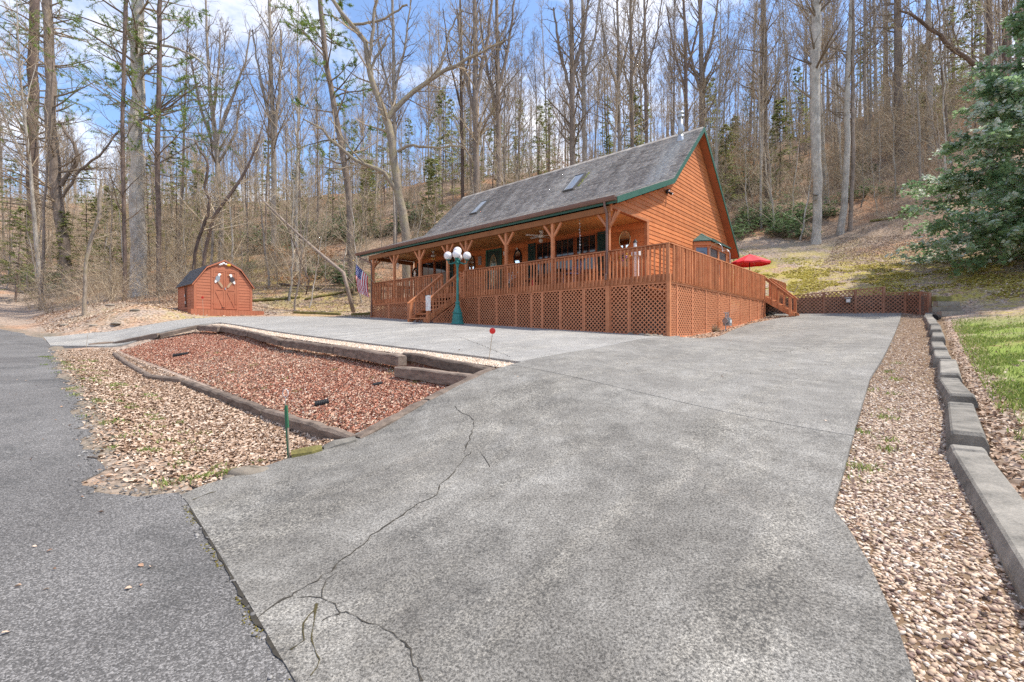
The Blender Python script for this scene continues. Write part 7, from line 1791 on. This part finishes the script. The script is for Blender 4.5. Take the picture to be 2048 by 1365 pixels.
        v, q, r = base[int(rng.integers(0, 5))]; an = rng.uniform(0, 6.28); c, s = math.cos(an), math.sin(an); sc = rng.uniform(.5, 1.15)*max(1, Y/42); M = np.array([[c, -s, 0], [s, c, 0], [0, 0, 1]])*sc
        vv = v @ M.T+np.array([x, y, gxy(x, y)]); V.append(vv); Q.append(q+n0); R.append(r); n0 += len(vv); cnt += 1
    tag(link('undergrowth', np_mesh('undergrowth', np.concatenate(V), np.concatenate(Q), dict(rnd=np.concatenate(R)), M_brush)), 'tangle of thin bare brush stems under the trees', 'undergrowth', kind='stuff')
    # beech and oak leaves still hanging on low branches
    rg = np.random.default_rng(5); nd = NB()
    for u, v, Y, rx, rz in ((1125,322,48,2.6,1.6),(1150,335,50,2.0,1.2),(1480,300,46,2.6,2.2),(1500,345,44,2.0,1.6),(1650,310,52,3.2,1.2),(1680,345,50,3.5,1.3),(1700,370,47,2.6,1.1),(640,505,34,1.4,.5),(560,500,36,1.4,.4),(600,560,32,1.8,.4),(540,450,50,2.5,.6),(1465,320,50,1.8,1.6)):
        c = np.array(P(u, v, Y)); n = 260; L = rg.normal(0, 1, (n, 3))*np.array([rx*.5, 1.0, rz*.35]); C = c+L; U = unit(rg.normal(0, 1, (n, 3))); Wd = unit(np.cross(U, rg.normal(0, 1, (n, 3)))); nd.cards(C, U*.055, Wd*.035, rg)
        k = 26; S_ = C[:k]-np.array([0, 0, .5]); Pp, Rp = grow(S_, unit(rg.normal(0, 1, (k, 3))), rg.uniform(.8, 2.2, k), .008+0*S_[:, 0], .004+0*S_[:, 0], 5, .03, .15, rg); nd.tubes(Pp, Rp, 3, rg)
    tag(link('clinging_leaves', nd.mesh('clinging_leaves', M_oakleaf)), 'tan dead leaves still clinging to low branches in the wood', 'leaves', kind='stuff')
build_rhodos()

# ------------------------------------------------------------------ ground scatter: leaves, chips, pebbles, grass
def ab_to_xyz(A, B, hf=HG):
    return np.stack([A*dLx+B*dRx, A*dLy+B*dRy, hf(A, B)], 1)
def nrm_ab(A, B, hf=HG):
    e = .05; z = hf(A, B); da = (hf(A+e, B)-z)/e; db = (hf(A, B+e)-z)/e
    gx = da*dLx+db*dRx; gy = da*dLy+db*dRy; return unit(np.stack([-gx, -gy, np.ones_like(z)], 1))
def leaf_cards(A, B, size, rng, tilt=.45, lift=.012, asp=.62, hf=HG, curl=True):
    C = ab_to_xyz(A, B, hf); N_ = unit(nrm_ab(A, B, hf)+rng.normal(0, tilt, C.shape)); U = unit(np.cross(N_, rng.normal(0, 1, C.shape))); Wd = np.cross(N_, U)
    s = (size*rng.uniform(.6, 1.35, len(A)))[:, None]; C = C+nrm_ab(A, B, hf)*(lift+.25*s*np.abs((U[:, 2:3]))); k = rng.uniform(.05, .35, (len(A), 1))*s
    # six-point leaf folded along its middle rib
    t0 = C-U*s*.5; t1 = C+U*s*.5; l0 = C-U*s*.12-Wd*s*asp*.5+N_*k; l1 = C+U*s*.22-Wd*s*asp*.42+N_*k; r0 = C-U*s*.12+Wd*s*asp*.5+N_*k; r1 = C+U*s*.22+Wd*s*asp*.42+N_*k
    V = np.stack([t0, l0, l1, t1, r1, r0], 1).reshape(-1, 3); b = np.arange(len(A))[:, None]*6; Q = np.concatenate([b+np.array([[0, 3, 2, 1]]), b+np.array([[0, 5, 4, 3]])]); rn = rng.random(len(A)); return V, Q, np.concatenate([rn, rn])
ICO_V = None
def ico():
    t = (1+5**.5)/2; v = np.array([(-1,t,0),(1,t,0),(-1,-t,0),(1,-t,0),(0,-1,t),(0,1,t),(0,-1,-t),(0,1,-t),(t,0,-1),(t,0,1),(-t,0,-1),(-t,0,1)], float); v = unit(v)
    f = np.array([(0,11,5),(0,5,1),(0,1,7),(0,7,10),(0,10,11),(1,5,9),(5,11,4),(11,10,2),(10,7,6),(7,1,8),(3,9,4),(3,4,2),(3,2,6),(3,6,8),(3,8,9),(4,9,5),(2,4,11),(6,2,10),(8,6,7),(9,8,1)]); return v, f
def pebbles(A, B, size, rng, flat=.55, hf=HG):
    v, f = ico(); n = len(A); C = ab_to_xyz(A, B, hf); an = rng.uniform(0, 6.28, n); s = size*rng.uniform(.55, 1.25, n)
    sx = s*rng.uniform(.9, 1.4, n); sy = s*rng.uniform(.65, 1.0, n); sz = s*flat*rng.uniform(.7, 1.1, n)
    W_ = v[None]*np.stack([sx, sy, sz], 1)[:, None]*rng.uniform(.9, 1.1, (n, 12, 1)); tl = rng.normal(0, .3, (n, 1)); W_[..., 2] += W_[..., 0]*tl
    c, q = np.cos(an)[:, None], np.sin(an)[:, None]; X = W_[..., 0]*c-W_[..., 1]*q; Y = W_[..., 0]*q+W_[..., 1]*c
    V = np.stack([X, Y, W_[..., 2]], -1)+C[:, None]+np.stack([0*sz, 0*sz, sz*.35], 1)[:, None]
    return V.reshape(-1, 3), (f[None]+np.arange(n)[:, None, None]*12).reshape(-1, 3), np.repeat(rng.random(n), 20)
def sample(n, a0, a1, b0, b1, keep, rng):
    A = rng.uniform(a0, a1, n); B = rng.uniform(b0, b1, n); k = keep(A, B) > rng.random(n); return A[k], B[k]
def fade(A, B, r0):
    x = A*dLx+B*dRx; y = A*dLy+B*dRy; d = np.hypot(x, y); return np.minimum(1, (r0/np.maximum(d, .1))**1.35)
def build_scatter():
    rng = np.random.default_rng(77)
    # tan leaves on the verge below the lower timbers
    def verge(A, B):
        e = road_edge(A); inn = (B > e-.05+.1*np.sin(A*3)) & (B < 2.70) & (A > 5.0) & (A < 21.3)
        dens = np.clip((B-e)/.7, .04, 1)**1.3*(.55+.45*np.sin(A*1.7+B*2)**2); dens = np.where((A < 6.4) & (B < 1.6), dens*.35, dens); return inn*dens*fade(A, B, 7)
    A, B = sample(210000, 5, 21.4, .5, 2.8, verge, rng); V, Q, R = leaf_cards(A, B, .036*rng.choice([.7,1,1.5],len(A)), rng, .26, .005); tag(link('fallen_leaves', np_mesh('fallen_leaves', V, Q, dict(rnd=R), M_leafpale)), 'carpet of tan fallen leaves between the road and the planting bed', 'leaves', kind='stuff')
    # red chips and leaves in the bed
    def bed(A, B): return ((A > 5.2) & (A < 20.7) & (B > 2.82) & (B < 5.45))*fade(A, B, 8)
    A, B = sample(170000, 5.1, 20.8, 2.8, 5.5, bed, rng); keep = rng.random(len(A)) < .35+.65*sstep(np.sin(A*.9)*.5+np.sin(A*.33+1.0)+(B-4.0)*.3, -1.0, .3)
    V, Q, R = leaf_cards(A[keep], B[keep], .040, rng, .55, .012, .5); tag(link('mulch', np_mesh('mulch', V, Q, dict(rnd=R), M_chip)), 'reddish bark mulch covering the sloping bed', 'mulch', kind='stuff')
    A, B = sample(34000, 5.1, 20.8, 2.8, 5.5, lambda A, B: bed(A, B)*(.07+.6*(1-sstep(B, 2.9, 3.4))+.3*(sstep(B, 4.9, 5.3))+.35*(1-sstep(np.sin(A*.9)*.5+np.sin(A*.33+1.0)+(B-4.0)*.3, -1.0, .3))), rng); V, Q, R = leaf_cards(A, B, .05, rng, .4, .012); tag(link('fallen_leaves', np_mesh('fallen_leaves', V, Q, dict(rnd=R), M_leaf)), 'scattered tan leaves lying on the red mulch', 'leaves', kind='stuff')
    # pebbles of the gravel strip
    pts = px_ab([(2048,1215),(1960,1045),(1890,912),(1880,800),(1866,735),(1862,705),(1858,683),(1855,660),(1846,640)]); tab = sorted([(b, a) for a, b in pts]); tab = [(0, tab[0][1]-.4)]+tab+[(30, tab[-1][1])]
    def strip(A, B): return ((A < aR(B)-.0) & (A > lerp_tab(tab, B)-.12) & (B < 25.2))*np.minimum(1, fade(A, B, 4.5)*1.0)
    A, B = sample(210000, -.95, 1.1, .9, 25.3, lambda A, B: strip(A, B)*np.where(B < 9, 1, .6), rng); V, Q, R = pebbles(A, B, .0118*rng.choice([.8,1,1.35],len(A)), rng); 
    tag(link('pebbles', np_mesh('pebbles', V, Q, dict(rnd=R), M_pebble, smooth=True)), 'tan river pebbles filling the strip beside the driveway', 'gravel', kind='stuff')
    # pale gravel between upper timbers and slab
    A, B = sample(20000, 5.2, 20.5, 5.5, 5.92, lambda A, B: fade(A, B, 9), rng); V, Q, R = pebbles(A, B, .02, rng); tag(link('gravel', np_mesh('gravel', V, Q, dict(rnd=np.clip(R*.5+.5, 0, 1)), M_pebble, smooth=True)), 'pale gravel between the upper timbers and the parking slab', 'gravel', kind='stuff')
    # loose stones and leaves in the strip and along slab edges
    A, B = sample(4200, -1.0, 1.1, 1.2, 25, lambda A, B: ((A < aR(B)) & (A > lerp_tab(tab, B)-.1))*np.where(np.sin(A*7+B*2.3)*np.sin(B*5-A*3) > .1, .5, .05)*fade(A, B, 9), rng); V, Q, R = leaf_cards(A, B, .042, rng, .5, .02)
    A2, B2 = sample(30000, -2.6, -.35, 3, 25, lambda A, B: (A < lerp_tab(tab, B)-.26)*np.clip(1-( lerp_tab(tab, B)-.3-A)/.6, .05, 1)*fade(A, B, 9), rng); V2, Q2, R2 = leaf_cards(A2, B2, .045, rng, .4, .010)
    A3, B3 = sample(60000, -10, 5, 26.5, 41, lambda A, B: .22+.75*sstep(B, 32, 38), rng); V3, Q3, R3 = leaf_cards(A3, B3, .065, rng, .3, .01)
    A4, B4 = sample(26000, 20, 44, 1.5, 22, lambda A, B: ((A > 27.4) | (B > 13))*(B > road_edge(A)+.1)*.85, rng); V4, Q4, R4 = leaf_cards(A4, B4, .085, rng, .35, .012)
    A5, B5 = sample(900, .6, 21, 1.2, 13, lambda A, B: ((B > 6)|(A < 5))*.035*np.where((np.abs(B-12.8) < .4) | (np.abs(A-aR(B)) < .2), 6, 1), rng); V5, Q5, R5 = leaf_cards(A5, B5, .032, rng, .2, .003, hf=HD)
    A6, B6 = sample(1500, 4.4, 5.6, 13.1, 25, lambda A, B: ((A > aL(B)) & (A < 5.55))*.9, rng); V6, Q6, R6 = leaf_cards(A6, B6, .06, rng, .4, .015)
    Vs, Qs, Rs = [], [], []; n = 0
    for v, q, r in ((V, Q, R), (V2, Q2, R2), (V3, Q3, R3), (V4, Q4, R4), (V5, Q5, R5), (V6, Q6, R6)): Vs.append(v); Qs.append(q+n); Rs.append(r); n += len(v)
    tag(link('leaf_litter', np_mesh('leaf_litter', np.concatenate(Vs), np.concatenate(Qs), dict(rnd=np.concatenate(Rs)), M_leafpale)), 'loose dead leaves scattered over lawn edge, banks and gravel', 'leaves', kind='stuff')
    A, B = sample(52000, -7, 13, 26.6, 37, lambda A, B: (np.sin(A*1.3+.8*B)*np.sin(B*1.1-A*.5)+.35*np.sin(A*4.1)*np.sin(B*3.7) > -.05)*.8*(1-sstep(B, 31, 37)), rng); C = ab_to_xyz(A, B); n = len(A); N_ = unit(rng.normal(0, .5, C.shape)+np.array([0, 0, 1.])); U = unit(np.cross(N_, rng.normal(0, 1, C.shape))); Wd = np.cross(N_, U); s = rng.uniform(.02, .06, (n, 1)); nb = NB(); nb.cards(C+np.array([0, 0, .02]), U*s, Wd*s*.7, rng)
    tag(link('bank_moss', nb.mesh('bank_moss', M_mosstuft)), 'yellow green moss cushions over the bank behind the fence', 'moss', kind='stuff')
    # grit, small stones and moss along the broken edge of the road and in the seam
    A, B = sample(16000, 2.0, 23, .2, 1.6, lambda A, B: np.exp(-((B-np.where(A < 5, np.interp(A, SEAM[0], SEAM[1])-.03, road_edge(A)+.02))/np.where(A < 5, .035, .13))**2)*fade(A, B, 6)*np.where(A < 5, .9*(np.sin(A*9)*np.sin(A*3.7+1) > -.2), .8), rng); V7, Q7, R7 = pebbles(A, B, .0085*rng.choice([.7,1,1.8],len(A)), rng, hf=lambda a, b: H0(a, b)+.018)
    tag(link('road_grit', np_mesh('road_grit', V7, Q7, dict(rnd=R7*.8), M_grit, smooth=True)), 'grey grit and crumbs along the broken road edge', 'grit', kind='stuff')
    A, B = sample(9000, 1.5, 5, .5, 1.3, lambda A, B: np.exp(-((B-np.interp(A, SEAM[0], SEAM[1])+.03)/.022)**2)*(np.sin(A*7.3+.6) > -.2), rng); V8, Q8, R8 = pebbles(A, B, .006, rng, hf=lambda a, b: H0(a, b)+.016)
    tag(link('seam_moss', np_mesh('seam_moss', V8, Q8, dict(rnd=R8), M_seammoss)), 'brown green moss in the seam between road and driveway', 'moss', kind='stuff')
    A, B = sample(420, -1, 20, -5, 1.1, lambda A, B: (B < road_edge(A)-.05)*fade(A, B, 5), rng); V9, Q9, R9 = leaf_cards(A, B, .03, rng, .3, .006, hf=lambda a, b: H0(a, b)+.016)
    tag(link('road_leaves', np_mesh('road_leaves', V9, Q9, dict(rnd=R9), M_leaf)), 'few tiny dry leaf scraps lying on the asphalt', 'leaves', kind='stuff')
    # grass blades
    def blades(A, B, h, hf=HG):
        C = ab_to_xyz(A, B, hf); n = len(A); an = rng.uniform(0, 6.28, n); d = np.stack([np.cos(an), np.sin(an), 0*an], 1); w = d*(h*.07)[:, None]; L = np.stack([rng.normal(0, .35, n), rng.normal(0, .35, n), np.ones(n)], 1)*h[:, None]
        V = np.stack([C-w, C+w, C+L*.6+w*.7, C+L], 1); V[:, 3] += np.stack([rng.normal(0, .2, n)*h, rng.normal(0, .2, n)*h, 0*an], 1); return V.reshape(-1, 3), np.arange(4*n).reshape(n, 4), rng.random(n)
    A, B = sample(230000, -6, -.55, 4, 24, lambda A, B: (np.clip((lerp_tab(tab, B)-.42-A)/.3, 0, 1)*(.12+.88*(np.sin(A*2.1+B)*np.sin(B*.9-A)+.4*np.sin(A*6)*np.sin(B*4.3) > -.12)))*(1-sstep(B, 19, 23.5))*fade(A, B, 9), rng); V, Q, R = blades(A, B, rng.uniform(.03, .085, len(A)))
    tufts = []
    for i in range(150):
        if i < 45 or i >= 95: a0, b0 = 5.2+14*rng.random()**1.5, rng.uniform(.8, 1.9); 
        elif i < 60: a0, b0 = rng.uniform(5.5, 19), rng.uniform(3, 5.3)
        elif i < 75: b0 = rng.uniform(3.5, 12); a0 = float(aR(b0))-rng.uniform(.03, .3)
        else: a0, b0 = rng.uniform(22, 28), rng.uniform(12, 14)
        m = rng.integers(14, 60); tufts.append((a0+rng.normal(0, .05, m), b0+rng.normal(0, .05, m)))
    At = np.concatenate([t[0] for t in tufts]); Bt = np.concatenate([t[1] for t in tufts]); V2, Q2, R2 = blades(At, Bt, rng.uniform(.02, .06, len(At)))
    tag(link('grass', np_mesh('grass', np.concatenate([V, V2]), np.concatenate([Q, Q2+len(V)]), dict(rnd=np.concatenate([R, R2])), M_grass)), 'short spring grass of the lawn and small tufts along the edges', 'grass', kind='stuff')
    # dry grass clumps at the deck corner
    for (u, v, s, lab) in ((1296, 668, .16, 'round dry heather clump on the stones at the deck corner'), (1428, 664, .2, 'low dry brown clump beside the deck skirt near the gas meter')):
        p = G(u, v); n = 260; d = unit(np.stack([rng.normal(0, .7, n), rng.normal(0, .7, n), rng.uniform(.1, 1, n)], 1)); Pp, Rp = grow(np.repeat(np.array([tuple(p)]), n, 0), d, rng.uniform(.6, 1.1, n)*s*1.5, .004+0*d[:, 0], .002+0*d[:, 0], 3, .0, .15, rng); nb = NB(); nb.tubes(Pp, Rp, 3, rng); tag(link('dry_plant', nb.mesh('dry_plant', M_brush)), lab, 'plant', 'dry plants along the deck')
build_scatter()
